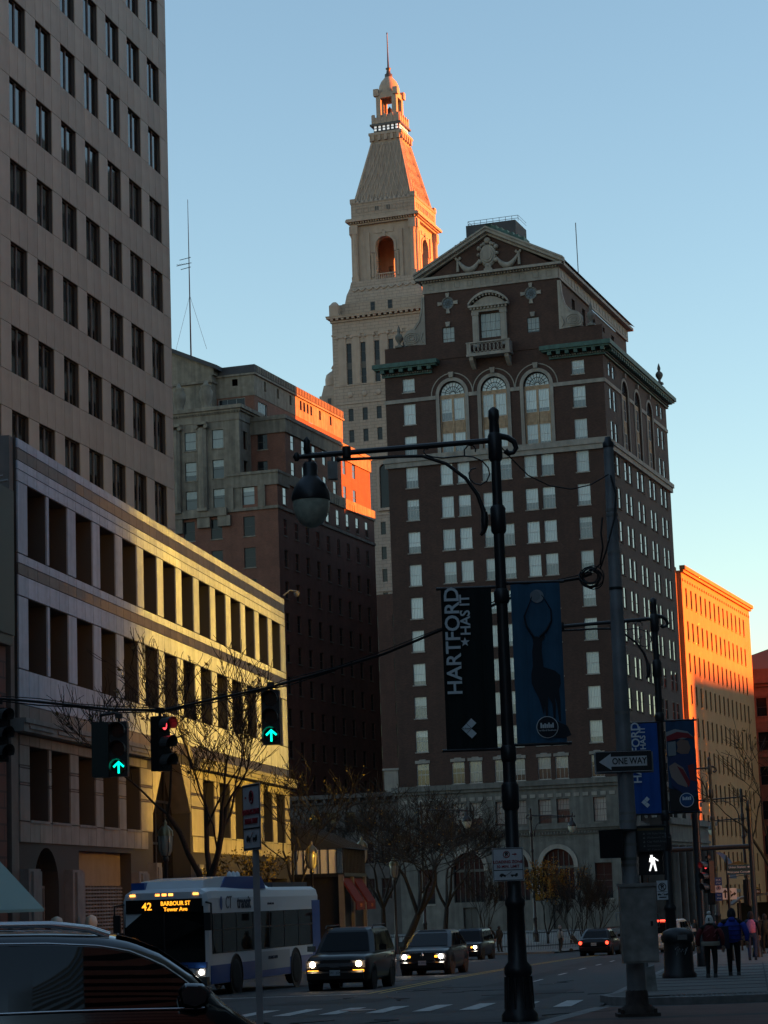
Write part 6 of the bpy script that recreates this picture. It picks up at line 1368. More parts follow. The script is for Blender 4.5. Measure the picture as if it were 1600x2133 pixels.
def fence():
    T = thing('iron_fence', 'low black iron fence with hedge in front of the bank', 'fence', (0, 0, 0)); P = [(-6, 157.4), (2, 156), (9, 153.5), (13, 158), (18, 172)]
    b = MB()
    for (x0, y0), (x1, y1) in zip(P, P[1:]):
        for z in (.25, 1.1): b.tube([(x0, y0, -2.1+z), (x1, y1, -2.1+z)], .03, 4)
    b.build('rail', m_iron, T); b = MB()
    for (x0, y0), (x1, y1) in zip(P, P[1:]):
        n = int(sqrt((x1-x0)**2+(y1-y0)**2)/.18)
        for i in range(n): t = i/n; x, y = x0+(x1-x0)*t, y0+(y1-y0)*t; b.box(x-.012, x+.012, y-.012, y+.012, -2.1, -.92)
    stuff(b.build('picket', m_iron, T))
fence()
# ================================================================ vehicles
def paint(n, c): return mat(n, c, .3, 0, coat=.28, spec=.25)
m_vglass = glass_mat('car_glass', (.006, .007, .008), .02, ior=1.25)
m_tyre = mat('tyre_rubber', (.012, .012, .012), .8)
m_rim = mat('alloy_rim', (.35, .35, .36), .25, .9)
m_chrome = mat('chrome', (.55, .55, .56), .12, 1.0)
m_trim = mat('black_trim', (.01, .01, .01), .5)
m_hl = mat('headlight_lit', (1, 1, 1), emit=(1, .93, .8), es=6); m_hlw = mat('headlight_warm', (1, .9, .8), emit=(1, .74, .45), es=5)
m_amb = mat('amber_lamp', (1, .4, .05), emit=(1, .33, .02), es=.9); m_tail = mat('tail_lit', (1, .05, .03), emit=(1, .045, .02), es=.9); m_tail_off = mat('tail_lens', (.12, .008, .006), .2)
m_plate = mat('number_plate', (.34, .40, .45), .4); m_hlens = mat('lamp_housing', (.25, .25, .26), .1, .6)
WHEEL = {}
def wheel(parent, x, y, r, w_, side, rim=m_rim):
    k = (r, w_, rim.name)
    if k not in WHEEL:
        t = MB(); t.M = Matrix.Rotation(pi/2, 4, 'Y'); t.lathe([(r*.62, -w_/2), (r*.9, -w_/2), (r, -w_*.36), (r, w_*.36), (r*.9, w_/2), (r*.62, w_/2)], 24)
        q = MB(); q.M = Matrix.Rotation(pi/2, 4, 'Y'); q.lathe([(r*.64, w_*.2), (r*.64, w_*.46), (r*.58, w_*.48), (r*.56, w_*.3), (r*.16, w_*.36), (.01, w_*.42)], 20)
        for i in range(5):
            a = 2*pi*i/5; q.hexa([(r*.1*cos(a)-r*.09*sin(a), r*.1*sin(a)+r*.09*cos(a), w_*.3), (r*.1*cos(a)+r*.09*sin(a), r*.1*sin(a)-r*.09*cos(a), w_*.3), (r*.6*cos(a)+r*.11*sin(a), r*.6*sin(a)-r*.11*cos(a), w_*.3), (r*.6*cos(a)-r*.11*sin(a), r*.6*sin(a)+r*.11*cos(a), w_*.3)], [(r*.1*cos(a)-r*.09*sin(a), r*.1*sin(a)+r*.09*cos(a), w_*.44), (r*.1*cos(a)+r*.09*sin(a), r*.1*sin(a)-r*.09*cos(a), w_*.44), (r*.6*cos(a)+r*.11*sin(a), r*.6*sin(a)-r*.11*cos(a), w_*.47), (r*.6*cos(a)-r*.11*sin(a), r*.6*sin(a)+r*.11*cos(a), w_*.47)])
        WHEEL[k] = (t.mesh('tyre', m_tyre), q.mesh('rim', rim))
    o = inst('wheel', None, parent, (x, y, r), 0 if side > 0 else pi); inst('tyre', WHEEL[k][0], o); inst('rim', WHEEL[k][1], o); return o
def sect(y, prof):   # prof: (half width, z) from bottom centre round to top centre
    return [(a, y, z) for a, z in prof]+[(-a, y, z) for a, z in prof[::-1]]
def car(name, label, cat, loc, rz, pm, L=4.6, W=1.85, H=1.7, belt=1.05, hood=1.0, gc=.22, wr=.36, ws0=.95, ws1=1.75, rr1=.35, rr0=.15, wb=2.75, foh=.88, group='vehicles on the road', lights='front', rails=False, grille='bar', warm=False, rim=None, plate='AV·61842', pillars=3, tumble=.16, big=False, hoodlen=None):
    """front at -y; ws0/ws1 = windscreen foot / head behind the nose; rr0/rr1 = rear glass foot / head ahead of the tail"""
    T = thing(name, label, cat, loc, rz, group); hw = W/2; y0 = -L/2
    # lower body
    def lp(top, wid, zb=gc, cr=.12): return [(wid-.10, zb), (wid-.02, zb+.10), (wid, zb+.32), (wid, top-.28), (wid-.035, top-.1), (wid-.12, top-.015), (wid*.5, top+.02)]
    S = [(0, hood-.30, hw-.20, gc+.10), (.06, hood-.14, hw-.10, gc+.04), (.22, hood-.06, hw-.03, gc), (.5, hood-.02, hw, gc), (ws0, hood+.03, hw, gc), (ws0+.25, belt, hw, gc), (L-rr0-.5, belt+.02, hw, gc), (L-.2, belt, hw-.03, gc), (L-.05, belt-.05, hw-.08, gc+.04), (L, belt-.2, hw-.13, gc+.12)]
    b = MB(); b.loft([sect(y0+a, lp(t, w_, zb)) for a, t, w_, zb in S], smooth=True); body = b.build('body', pm, T)
    # greenhouse
    n = 6; G = []
    for i in range(n+1):
        t = i/n; z = belt-.04+(H-belt+.04)*t; e = t**1.0; yf = y0+ws0+(ws1-ws0)*e; yr = y0+L-rr0-(rr1-rr0)*e; hwz = hw-.05-tumble*t-(.05*t**6)
        rd = .10*(t > .9); c = .12
        G.append([(-hwz+c, yf, z-rd*.2), (hwz-c, yf, z-rd*.2), (hwz, yf+c*1.2, z), (hwz, yr-c, z), (hwz-c, yr, z), (-hwz+c, yr, z), (-hwz, yr-c, z), (-hwz, yf+c*1.2, z)])
    top = [(x*.9, y0+L/2+(y-y0-L/2)*.93 if False else y, z+.045) for x, y, z in G[-1]]
    top = [(x*.86, (y-(y0+(ws1+L-rr1)/2))*.9+(y0+(ws1+L-rr1)/2), H+.05) for x, y, z in G[-1]]
    b = MB(); b.loft(G+[top], smooth=False); gh = b.build('cabin', pm, T)
    # glass: quads proud of the cabin
    def gz(t): return belt-.04+(H-belt+.04)*t
    def side(t): return hw-.05-tumble*t
    def glass(nm, pts, off): b = MB(); b.face([tuple(Vector(p)+Vector(off)) for p in pts]); b.build(nm, m_vglass, T)
    ta, tb = .1, .88; yf = lambda t: y0+ws0+(ws1-ws0)*t; yr = lambda t: y0+L-rr0-(rr1-rr0)*t
    glass('windscreen', [(-side(ta)+.14, yf(ta), gz(ta)), (side(ta)-.14, yf(ta), gz(ta)), (side(tb)-.15, yf(tb), gz(tb)), (-side(tb)+.15, yf(tb), gz(tb))], (0, -.012, .008))
    glass('rear_window', [(-side(ta)+.16, yr(ta), gz(ta)), (side(ta)-.16, yr(ta), gz(ta)), (side(tb)-.17, yr(tb), gz(tb)), (-side(tb)+.17, yr(tb), gz(tb))], (0, .012, .005))
    for s in (-1, 1):
        ysf = [yf(ta)+.28, yf(tb)+.3]; yb = [yr(ta)-.2, yr(tb)-.22]; span_a, span_b = yb[0]-ysf[0], yb[1]-ysf[1]
        cuts = [0, .36, .72, 1.0] if pillars == 3 else [0, .48, 1.0]
        for c0, c1 in zip(cuts, cuts[1:]):
            a0, a1 = ysf[0]+span_a*c0+.035, ysf[0]+span_a*c1-.035; b0, b1 = ysf[1]+span_b*c0+.035, ysf[1]+span_b*c1-.035
            glass('side_window', [(s*side(ta), a0, gz(ta)), (s*side(ta), a1, gz(ta)), (s*side(tb), b1, gz(tb)), (s*side(tb), b0, gz(tb))], (s*.012, 0, 0))
        for yy in (y0+foh, y0+foh+wb):
            wheel(T, s*(hw-.12), yy, wr, .24, s, rim or m_rim)
            a = MB(); a.M = Matrix.Translation((s*(hw-.14), yy, wr)) @ Matrix.Rotation(pi/2, 4, 'Y'); a.lathe([(wr*1.12, -.14), (wr*1.16, .145), (wr*1.02, .15), (wr*1.02, -.14)], 20, cap=False); a.build('wheel_arch', m_trim, T)
        m_ = MB(); m_.loft([[(s*(hw+.02), y0+ws0+.45+dy, belt+.02+dz) for dy, dz in ((0, 0), (.12, 0), (.14, .16), (.02, .17))], [(s*(hw+.25), y0+ws0+.42+dy, belt+.03+dz) for dy, dz in ((0, 0), (.1, 0), (.12, .15), (.02, .16))]]); m_.build('mirror', pm, T)
        h = MB()
        for yy in (y0+ws0+1.25, y0+ws0+2.2): h.box(s*hw, s*(hw+.03), yy, yy+.2, belt-.2, belt-.165)
        h.build('door_handle', m_chrome, T)
        if rails: r_ = MB(); zz = H+.05; hh = side(1)-.02; r_.tube([(s*hh, y0+ws1+.1, zz-.03), (s*hh, y0+ws1+.25, zz+.06), (s*hh, y0+L-rr1-.5, zz+.06), (s*hh, y0+L-rr1-.3, zz-.03)], .022, 6); r_.build('roof_rail', m_chrome if big else m_trim, T)
        if lights == 'front':
            hl = MB(); hl.M = Matrix.Translation((s*(hw-.28), y0+.05, hood-.28)); hl.box(-.2, .2, -.03, .12, -.1, .11); ho = hl.build('headlamp', m_hlens, T)
            q = MB(); q.M = Matrix.Translation((s*(hw-.27), y0+.0, hood-.27)) @ Matrix.Rotation(pi/2, 4, 'X'); q.lathe([(.085, 0), (.07, .04), (.01, .05)], 14); q.build('lit_bulb', m_hlw if warm else m_hl, ho)
            q = MB(); zz = hood-.47 if warm else hood-.27; xx = s*(hw-.28) if warm else s*(hw-.46)
            q.box(xx-(.16 if warm else .05), xx+(.16 if warm else .05), y0-.02, y0+.02, zz-.035, zz+.035); q.build('turn_lamp', m_amb, ho)
        tl = MB(); tl.box(s*(hw-.33), s*(hw-.06), y0+L-.06, y0+L-.01, belt-.33, belt-.12); to = tl.build('tail_lamp', m_tail_off, T)
        if lights == 'rear': q = MB(); q.M = Matrix.Translation((s*(hw-.17), y0+L-.01, belt-.23)) @ Matrix.Rotation(-pi/2, 4, 'X'); q.lathe([(.1, 0), (.08, .02), (.01, .025)], 12); q.build('lit_bulb', m_tail, to)
    # nose
    b = MB(); b.box(-hw+.5, hw-.5, y0-.025, y0+.06, hood-.42, hood-.14); gr = b.build('grille', m_trim, T); b = MB()
    if grille == 'bar': b.box(-hw+.42, hw-.42, y0-.05, y0-.02, hood-.34, hood-.24); b.hexa([(-.16, y0-.07, hood-.36), (.12, y0-.07, hood-.36), (.16, y0-.07, hood-.25), (-.12, y0-.07, hood-.25)], [(-.16, y0-.05, hood-.36), (.12, y0-.05, hood-.36), (.16, y0-.05, hood-.25), (-.12, y0-.05, hood-.25)])
    elif grille == 'crest': b.box(-hw+.45, hw-.45, y0-.05, y0-.02, hood-.13, hood-.10); b.lathe([(.02, 0), (.05, .04), (.05, .16), (.015, .24)], 6, (0, y0-.05, hood-.33))
    else:
        for z in (.4, .3, .2): b.box(-hw+.5, hw-.5, y0-.05, y0-.02, hood-z, hood-z+.03)
    b.build('grille_bar', m_chrome, gr)
    b = MB(); b.loft([[(x, y0+dy, z) for dy, z in ((.02, gc+.06), (-.1, gc+.12), (-.12, gc+.3), (-.02, gc+.36))] for x in (-hw+.12, hw-.12)]); b.build('front_bumper', pm if not warm else m_trim, T)
    b = MB(); b.loft([[(x, y0+L+dy, z) for dy, z in ((-.02, gc+.1), (.08, gc+.14), (.09, gc+.32), (-.02, gc+.38))] for x in (-hw+.14, hw-.14)]); b.build('rear_bumper', pm, T)
    yy = y0-.13 if lights == 'front' else y0+L+.1; zz = gc+.3 if lights == 'front' else belt-.3
    if lights == 'rear': yy = y0+L+.02
    b = MB(); b.box(-.155, .155, min(yy, yy+.01*(1 if lights == 'front' else -1)), max(yy, yy+.01), zz-.08, zz+.08); po = b.build('number_plate', m_plate, T)
    text(plate, .085, m_sign_black, po, (0, yy-.004 if lights == 'front' else yy+.014, zz), 0 if lights == 'front' else pi)
    return T
def on_road(px, py, y, dz=.01): p = at(px, py, y); return Vector((p.x, p.y, g(p.y)+dz))
pk = paint('black_car_paint', (.006, .006, .008)); pg = paint('charcoal_car_paint', (.012, .012, .013)); pn = paint('dark_navy_paint', (.006, .008, .014))
pw = paint('white_car_paint', (.45, .45, .44)); ps = paint('silver_car_paint', (.25, .26, .27))
# SUV with warm headlights
car('black_suv', 'black SUV with warm round headlights and chrome bar, nearest oncoming car', 'SUV', (-1.42, 70.0, g(70)), R(-10.5), pg, 4.87, 1.90, 1.74, 1.10, 1.06, .25, .375, 1.25, 1.95, .35, .12, 2.87, .95, rails=True, warm=True, plate='TA9 · JCM', tumble=.17)
# second SUV
car('black_crossover', 'black crossover with bright white headlights and large rims, second oncoming car', 'SUV', (1.35, 90.4, g(90.4)), R(-12), pk, 4.75, 1.93, 1.62, 1.08, 1.0, .2, .40, .95, 2.05, 1.0, .2, 2.83, .98, grille='crest', plate='AK·97012', tumble=.17)
car('dark_crossover', 'dark crossover behind the second oncoming car, partly hidden', 'SUV', (4.15, 134, g(134)), R(-14), pn, 4.7, 1.9, 1.7, 1.08, 1.02, .22, .37, 1.1, 1.85, .4, .15, 2.8, .95, grille='bars', plate='BD·40771')
car('black_sedan', 'black saloon seen from behind with both red tail lamps lit', 'car', (11.75, 135.5, g(135.5)), R(162), pk, 4.8, 1.85, 1.44, .98, .9, .18, .34, 1.3, 2.1, 1.25, .55, 2.8, .95, lights='rear', pillars=2, plate='AR·58210') if False else None
def away(name, label, cat, x, y, az, *a, **k): return car(name, label, cat, (x, y, g(y)), R(180-az), *a, **k)
away('black_sedan', 'black saloon seen from behind with both red tail lamps lit', 'car', 11.55, 134.5, 14, pk, 4.8, 1.85, 1.44, .98, .9, .18, .34, 1.3, 2.1, 1.25, .55, 2.8, .95, lights='rear', pillars=2, plate='AR·58210')
away('white_minivan', 'white minivan seen from behind beyond the control cabinet', 'van', 16.0, 137, 17, pw, 4.9, 1.95, 1.85, 1.1, 1.0, .2, .34, .9, 1.9, .25, .1, 2.9, .95, lights='rear', plate='C·104·KT', tumble=.12)
away('dark_hatchback', 'dark car with lit red tail lamp beside the litter bin', 'car', 20.4, 152, 18, pn, 4.4, 1.8, 1.5, 1.0, .92, .2, .33, 1.1, 1.9, .6, .2, 2.7, .9, lights='rear', plate='AE·22871')
away('silver_car', 'silver car between the walkers and the tan building', 'car', 24.5, 166, 18, ps, 4.5, 1.82, 1.5, 1.0, .92, .2, .33, 1.1, 1.9, .6, .2, 2.7, .9, lights='off', plate='AL·77310')
away('parked_hatchback', 'parked dark car at the right kerb beyond the walkers', 'car', 20.5, 128, 10, pk, 4.4, 1.8, 1.5, 1.0, .92, .2, .33, 1.1, 1.9, .6, .2, 2.7, .9, lights='off', plate='AB·31877')
q = MB(); q.box(-.45, .45, 0, .05, -.04, .04); q.build('high_brake_lamp', m_tail, bpy.data.objects['white_minivan'], (0, 4.9/2-.17, 1.86))
# ---- near SUV, side on, at the left edge
def near_suv():
    pt = mat('wet_black_paint', (.004, .004, .005), .12, coat=1.0); hw = .97
    T = thing('glossy_black_suv', 'glossy black SUV crossing the foreground, cut by the left and lower edges', 'SUV', (-1.76, 20.55, g(20.4)), R(7), 'vehicles on the road')
    # local: +x forward from the windscreen foot, -y towards the viewer
    roof = [(-3.9, 1.02), (-3.8, 1.3), (-3.62, 1.5), (-3.3, 1.6), (-2.6, 1.655), (-1.9, 1.665), (-1.3, 1.65), (-.85, 1.615), (-.6, 1.56), (-.35, 1.45), (-.1, 1.27), (.1, 1.07), (.2, .97), (.4, .82), (.8, .64), (1.2, .5), (1.42, .42)]
    def zr(x):
        for (a, za), (b, zb) in zip(roof, roof[1:]):
            if a <= x <= b: return za+(zb-za)*(x-a)/(b-a)
        return roof[0][1] if x < roof[0][0] else roof[-1][1]
    xs = [-3.95+5.38*i/60 for i in range(61)]; belt = lambda x: .985-.02*max(0, x+1)
    def side_y(x, z):   # outward offset of the flank at height z
        t = max(0, min(1, (z-belt(x))/.68)); w0 = hw-.06*max(0, x)**2-.05*max(0, -3.0-x)**2; return w0-.03-.24*t**1.25
    sec = []
    for x in xs:
        zt = zr(x); w0 = side_y(x, 0)+.03; bl = min(belt(x), zt-.02); pts = [(w0-.1, .28), (w0-.01, .42), (w0+.005, .62), (w0, bl-.12), (w0-.02, bl-.02)]
        for k in (.2, .4, .6, .8): z = bl+(zt-.09-bl)*k; pts.append((side_y(x, z), z))
        pts += [(side_y(x, zt-.08)-.01, max(bl, zt-.08)), (side_y(x, zt)-.09, max(bl, zt-.022)), (side_y(x, zt)-.3, zt), (.0, zt+.012)]
        sec.append([(x, -a, z) for a, z in pts]+[(x, a, z) for a, z in pts[-2::-1]])
    b = MB(); b.loft(sec, smooth=True); b.build('body', pt, T)
    gl = glass_mat('suv_dark_glass', (.003, .003, .004), .015, ior=1.5, wav=.006)
    def pane(nm, x0, x1, s, f0=None, f1=None):
        b = MB(); n = 14
        def P(x, k): zb_, zt = belt(x)+.02, zr(x)-.115; z = zb_+max(0, zt-zb_)*k; return (x, s*(side_y(x, z)+.012), z)
        b.loft([[P(x0+(x1-x0)*i/n, j/6) for j in range(7)] for i in range(n+1)], closed=False, cap=False, smooth=True)
        return b.build(nm, gl, T)
    for s in (-1, 1):
        pane('rear_quarter_window', -3.45, -2.72, s); pane('rear_side_window', -2.62, -1.62, s); pane('front_side_window', -1.42, -.02, s)
        for x0, x1 in ((-1.62, -1.42), (-2.72, -2.62)):
            b = MB(); b.loft([[(x, s*(side_y(x, z)+.016), z) for x in (x0, x1)] for z in [belt(-1.5)+.02+.53*k/6 for k in range(7)]], closed=False, cap=False, smooth=True); b.build('pillar_trim', mat('gloss_black_trim', (.006, .006, .007), .06), T)
        b = MB(); b.tube([(x, s*(side_y(x, belt(x))+.02), belt(x)+.01) for x in [-3.5+3.5*i/12 for i in range(13)]], .011, 5); b.build('chrome_belt', m_chrome, T)
        b = MB(); b.tube([(x, s*(side_y(x, zr(x)-.1)+.01), zr(x)-.1) for x in [-3.4+3.35*i/24 for i in range(25)]], .008, 5); b.build('window_trim', m_chrome, T)
        ry = lambda x: s*(side_y(x, zr(x))-.13); b = MB(); b.tube([(-3.3, ry(-3.3), zr(-3.3)-.01), (-3.1, ry(-3.1), zr(-3.1)+.05), (-2.2, ry(-2.2), zr(-2.2)+.062), (-1.3, ry(-1.3), zr(-1.3)+.055), (-.95, ry(-.95), zr(-.95)+.03), (-.78, ry(-.78), zr(-.78)-.01)], .026, 8); b.build('roof_rail', m_chrome, T)
        b = MB(); xx, zz = -.12, 1.06; yy = s*(side_y(xx, zz)); b.loft([[(xx+.02+dx*w_, yy+s*o, zz+.02+dz*h_) for dx, dz in ((-.1, -.06), (.02, -.1), (.12, -.06), (.15, .03), (.08, .1), (-.06, .11), (-.12, .05))] for o, w_, h_ in ((-.02, .5, .5), (.08, .7, .7), (.12, 1, 1), (.24, 1.02, 1.02), (.28, .8, .8))], smooth=True); b.build('mirror', pt, T)
        for xh in (-1.72, -2.95): b = MB(); b.tube([(xh, s*(hw+.0), .86), (xh+.03, s*(hw+.045), .87), (xh+.24, s*(hw+.045), .875), (xh+.27, s*hw, .875)], .016, 6); b.build('door_handle', m_chrome, T)
        for xw in (.55, -2.85): o = wheel(T, 0, 0, .38, .24, 1); o.location = (xw, s*(hw-.1), .38); o.rotation_euler = (0, 0, s*pi/2)
    b = MB(); w_ = [[(x, (side_y(x, zr(x))-.14)*k, zr(x)+.018) for k in (-1, -.5, 0, .5, 1)] for x in [-.72+.8*i/8 for i in range(9)]]; b.loft(w_, closed=False, cap=False, smooth=True); b.build('windscreen', gl, T)
    b = MB(); b.box(-3.97, -3.93, -.6, .6, .6, .95); b.build('tailgate', pt, T)
    return T
near_suv()
# ================================================================ the bus
def bus():
    F = at(344, 1990, 66.5); T = thing('city_bus', 'white and blue city bus with amber 42 BARBOUR ST destination display', 'bus', (F.x, 66.5, g(67)), R(-13.5), 'vehicles on the road')
    W, L, H = 2.6, 12.0, 3.05; hw = W/2; wh = paint('bus_white', (.62, .66, .70)); bl = paint('bus_blue', (.02, .075, .28)); dk = mat('bus_black_panel', (.006, .006, .007), .15)
    def sec(y, w_, zt, zb=.32): return [(-w_+.06, y, zb), (w_-.06, y, zb), (w_, y, zb+.1), (w_, y, zt-.3), (w_-.06, y, zt-.1), (w_-.22, y, zt), (-w_+.22, y, zt), (-w_+.06, y, zt-.1), (-w_, y, zt-.3), (-w_, y, zb+.1)]
    b = MB(); b.loft([sec(0, hw-.12, H-.1), sec(.12, hw-.03, H-.03), sec(.4, hw, H), sec(L-.3, hw, H), sec(L, hw-.1, H-.15)]); b.build('body', wh, T)
    # front: dark windscreen, destination box, bumper, lamps
    b = MB(); b.loft([[(-hw+.1, -.02, .95), (hw-.1, -.02, .95), (hw-.1, -.035, 2.0), (hw-.14, .015, 2.78), (-hw+.14, .015, 2.78), (-hw+.1, -.035, 2.0)], [(-hw+.1, .1, .95), (hw-.1, .1, .95), (hw-.1, .1, 2.0), (hw-.14, .1, 2.78), (-hw+.14, .1, 2.78), (-hw+.1, .1, 2.0)]]); b.build('windscreen', glass_mat('bus_glass', (.005, .005, .006), .03), T)
    b = MB(); b.box(-hw+.16, hw-.16, -.05, 0, 2.38, 2.76); ds = b.build('destination_box', dk, T); am = mat('amber_led', (1, .4, .02), emit=(1, .36, .02), es=.33)
    text('42', .30, am, ds, (-.50, -.07, 2.56), bold=.004); text('BARBOUR ST', .165, am, ds, (.36, -.07, 2.635), bold=.003, sx=.92); text('Tower Ave', .155, am, ds, (.36, -.07, 2.47), bold=.003)
    b = MB(); b.box(-.02, .02, -.04, -.02, 1.0, 2.36); b.box(.35, .7, -.037, -.03, 1.15, 2.2) if False else None; b.build('screen_pillar', m_trim, T)
    b = MB(); b.box(-hw+.06, hw-.06, -.05, .1, .8, .97); b.build('blue_band', bl, T)
    b = MB(); b.box(-hw+.02, hw-.02, -.14, .1, .3, .56); b.build('bumper', mat('bumper_grey', (.06, .062, .065), .5), T); b = MB(); b.box(-.75, .75, -.16, -.02, .6, .76); b.build('front_panel', wh, T); text('CT TRANSIT', .14, m_sign_black, T, (0, -.175, .68))
    b = MB()
    for z in (.62, .78, .9): b.tube([(-.75, -.25, z), (.75, -.25, z)], .015, 5)
    for x in (-.75, 0, .75): b.tube([(x, -.25, .6), (x, -.25, .92)], .015, 5)
    b.build('bicycle_rack', m_iron, T)
    for s in (-1, 1):
        b = MB(); b.hexa([(s*.82, -.03, .6), (s*1.2, .0, .6), (s*1.22, .0, .82), (s*.98, -.03, .76)], [(s*.82, -.08, .6), (s*1.2, -.05, .6), (s*1.22, -.05, .82), (s*.98, -.08, .76)]); ho = b.build('headlamp', m_hlens, T)
        q = MB(); q.M = Matrix.Translation((s*1.1, -.09, .69)) @ Matrix.Rotation(pi/2, 4, 'X'); q.lathe([(.07, 0), (.05, .02), (.01, .03)], 12); q.build('lit_bulb', m_hl if s > 0 else m_hlens, ho)
        b = MB(); b.box(s*.95-.08, s*.95+.08, -.02, .06, 2.86, 2.92); b.build('marker_lamp', mat('amber_marker', (1, .45, .1), emit=(1, .42, .08), es=.5), T)
        b = MB(); b.tube([(s*1.2, .1, 2.65), (s*1.45, -.15, 2.6), (s*1.45, -.15, 2.3)], .03, 6); b.box(s*1.36-.1, s*1.36+.1, -.25, -.15, 1.85, 2.35); b.build('mirror', m_trim, T)
    for x in (-.2, 0, .2): b = MB(); b.box(x-.07, x+.07, -.0, .1, 2.85, 2.92); b.build('marker_lamp', mat('amber_marker', (1, .45, .1), emit=(1, .42, .08), es=.5), T)
    # roof fairing
    b = MB(); b.loft([[(-1.0, .5, 3.0), (1.0, .5, 3.0), (.95, .75, 3.28), (-.95, .75, 3.28)], [(-1.1, 2.6, 3.0), (1.1, 2.6, 3.0), (1.0, 2.6, 3.38), (-1.0, 2.6, 3.38)], [(-1.2, 5.6, 3.0), (1.2, 5.6, 3.0), (1.15, 5.6, 3.38), (-1.15, 5.6, 3.38)], [(-1.2, 6.6, 3.0), (1.2, 6.6, 3.0), (1.1, 6.4, 3.1), (-1.1, 6.4, 3.1)]]); rf = b.build('roof_fairing', wh, T)
    b = MB(); b.loft([[(1.02, 1.9, 3.02), (1.22, 5.9, 3.0), (1.18, 5.6, 3.36), (1.02, 2.5, 3.36)], [(1.06, 1.9, 3.02), (1.26, 5.9, 3.0), (1.22, 5.6, 3.37), (1.06, 2.5, 3.37)]]); b.build('blue_swoosh', bl, rf)
    b = MB(); b.box(-1.15, -.75, .45, .8, 3.0, 3.25); b.build('roof_pod', bl, T)
    for y in (4.3, 4.7, 5.1): b = MB(); b.lathe([(.1, 3.38), (.07, 3.5), (.01, 3.55)], 8, (.6, y, 0)); b.build('antenna_dome', wh, T)
    b = MB(); b.box(-1.0, 1.0, 7.5, 11.5, 3.03, 3.2); b.build('engine_hatch', mat('bus_roof_dark', (.05, .05, .055), .5), T)
    # sides
    for s in (-1, 1):
        x = s*hw; wb_ = MB(); wb_.box(x, x+s*.012, .35, L-.35, 1.18, 2.32); wb_.build('window_band', dk, T)
        ys = [(.42, 1.15), (1.3, 2.55), (2.65, 4.2), (4.3, 5.9), (6.0, 7.55), (7.65, 9.2), (9.3, 10.9)]
        for i, (a, c) in enumerate(ys):
            w_ = MB(); w_.box(x+s*.012, x+s*.02, a, c, 1.22, 1.82); o = w_.build('side_window', m_vglass, T); u = MB(); u.box(x+s*.012, x+s*.02, a, c, 1.88, 2.27); u.build('vent_pane', m_vglass, o)
            f = MB(); f.box(x+s*.01, x+s*.035, a-.02, c+.02, 1.82, 1.87); f.box(x+s*.01, x+s*.03, a-.05, a-.01, 1.2, 2.3); f.build('frame', mat('window_rubber', (.05, .05, .05), .5), o)
        st = MB(); st.box(x-s*.01, x+s*.006, .2, L-.2, .34, .86); st.build('blue_skirt', bl, T)
        rq = MB(); rq.box(x-s*.01, x+s*.015, 10.95, L-.12, .4, 2.6); rq.build('rear_quarter', bl, T)
        ad = MB(); ad.box(x, x+s*.01, 4.6, 8.2, .55, 1.1); ad.build('advert_panel', mat('advert_white', (.36, .38, .40), .4), T)
        wa = MB()
        for y in (2.55, 8.9): wheel(T, s*(hw-.12), y, .49, .3, s, mat('steel_rim', (.10, .10, .105), .4, .6))
        for y in (2.55, 8.9): a = MB(); a.M = Matrix.Translation((s*(hw-.02), y, .5)) @ Matrix.Rotation(pi/2, 4, 'Y'); a.lathe([(.001, .027*s), (.6, .027*s)], 20, cap=False); a.lathe([(.58, .02*s), (.6, .045*s), (.63, .045*s), (.64, .02*s)], 20, cap=False); a.build('wheel_arch', m_trim, T)
    lt = mat('bus_letter', (.012, .02, .05), .5)
    text('CT', .52, mat('bus_letter_grey', (.12, .14, .17), .5), T, (hw+.012, 1.95, 2.6), pi/2, sx=.9); text('transit', .52, lt, T, (hw+.012, 3.45, 2.6), pi/2, bold=.01)
    b = MB(); b.face([(hw+.012, 1.22+.13*cos(t), 2.6+.2*sin(t)) for t in [2*pi*i/16 for i in range(16)]]); b.build('roundel_mark', bl, T); text('cttransit.com', .13, lt, T, (hw+.012, 6.2, 2.55), pi/2); text('OPENING NOW', .14, lt, T, (hw+.02, 6.3, .9), pi/2)
    return T
bus()
# ================================================================ people
def skin(name, J, E, Rd, m, parent=None, sub=1):
    me = bpy.data.meshes.new(name); me.from_pydata([j for j in J], E, []); o = bpy.data.objects.new(name, me)
    md = o.modifiers.new('skin', 'SKIN'); md.use_smooth_shade = True; o.modifiers.new('sub', 'SUBSURF').levels = sub; o.modifiers['sub'].render_levels = sub
    for v, r in zip(me.skin_vertices[0].data, Rd): v.radius = (r, r*.86) if not isinstance(r, tuple) else r
    me.skin_vertices[0].data[0].use_root = True
    nm = eval_mesh(o); bpy.data.objects.remove(o); nm.materials.clear(); nm.materials.append(m)
    for p in nm.polygons: p.use_smooth = True
    return inst(name, nm, parent)
def hands(parent, pos, m, s=1):
    b = MB(); x, y, z = pos; b.lathe([(.02, .02), (.036, -.02), (.04, -.07), (.03, -.1)], 8, (x, y, z))
    for k in range(4): b.tube([(x-.027+.018*k, y, z-.09), (x-.03+.02*k, y-.008, z-.13-.01*(1.5-abs(k-1.5))), (x-.03+.02*k, y-.025, z-.165-.012*(1.5-abs(k-1.5)))], [.011, .010, .008], 5)
    b.tube([(x+s*.035, y-.01, z-.03), (x+s*.055, y-.03, z-.07), (x+s*.05, y-.04, z-.1)], [.013, .012, .009], 5); b.build('hand', m, parent)
m_skin = mat('skin', (.28, .16, .11), .6)
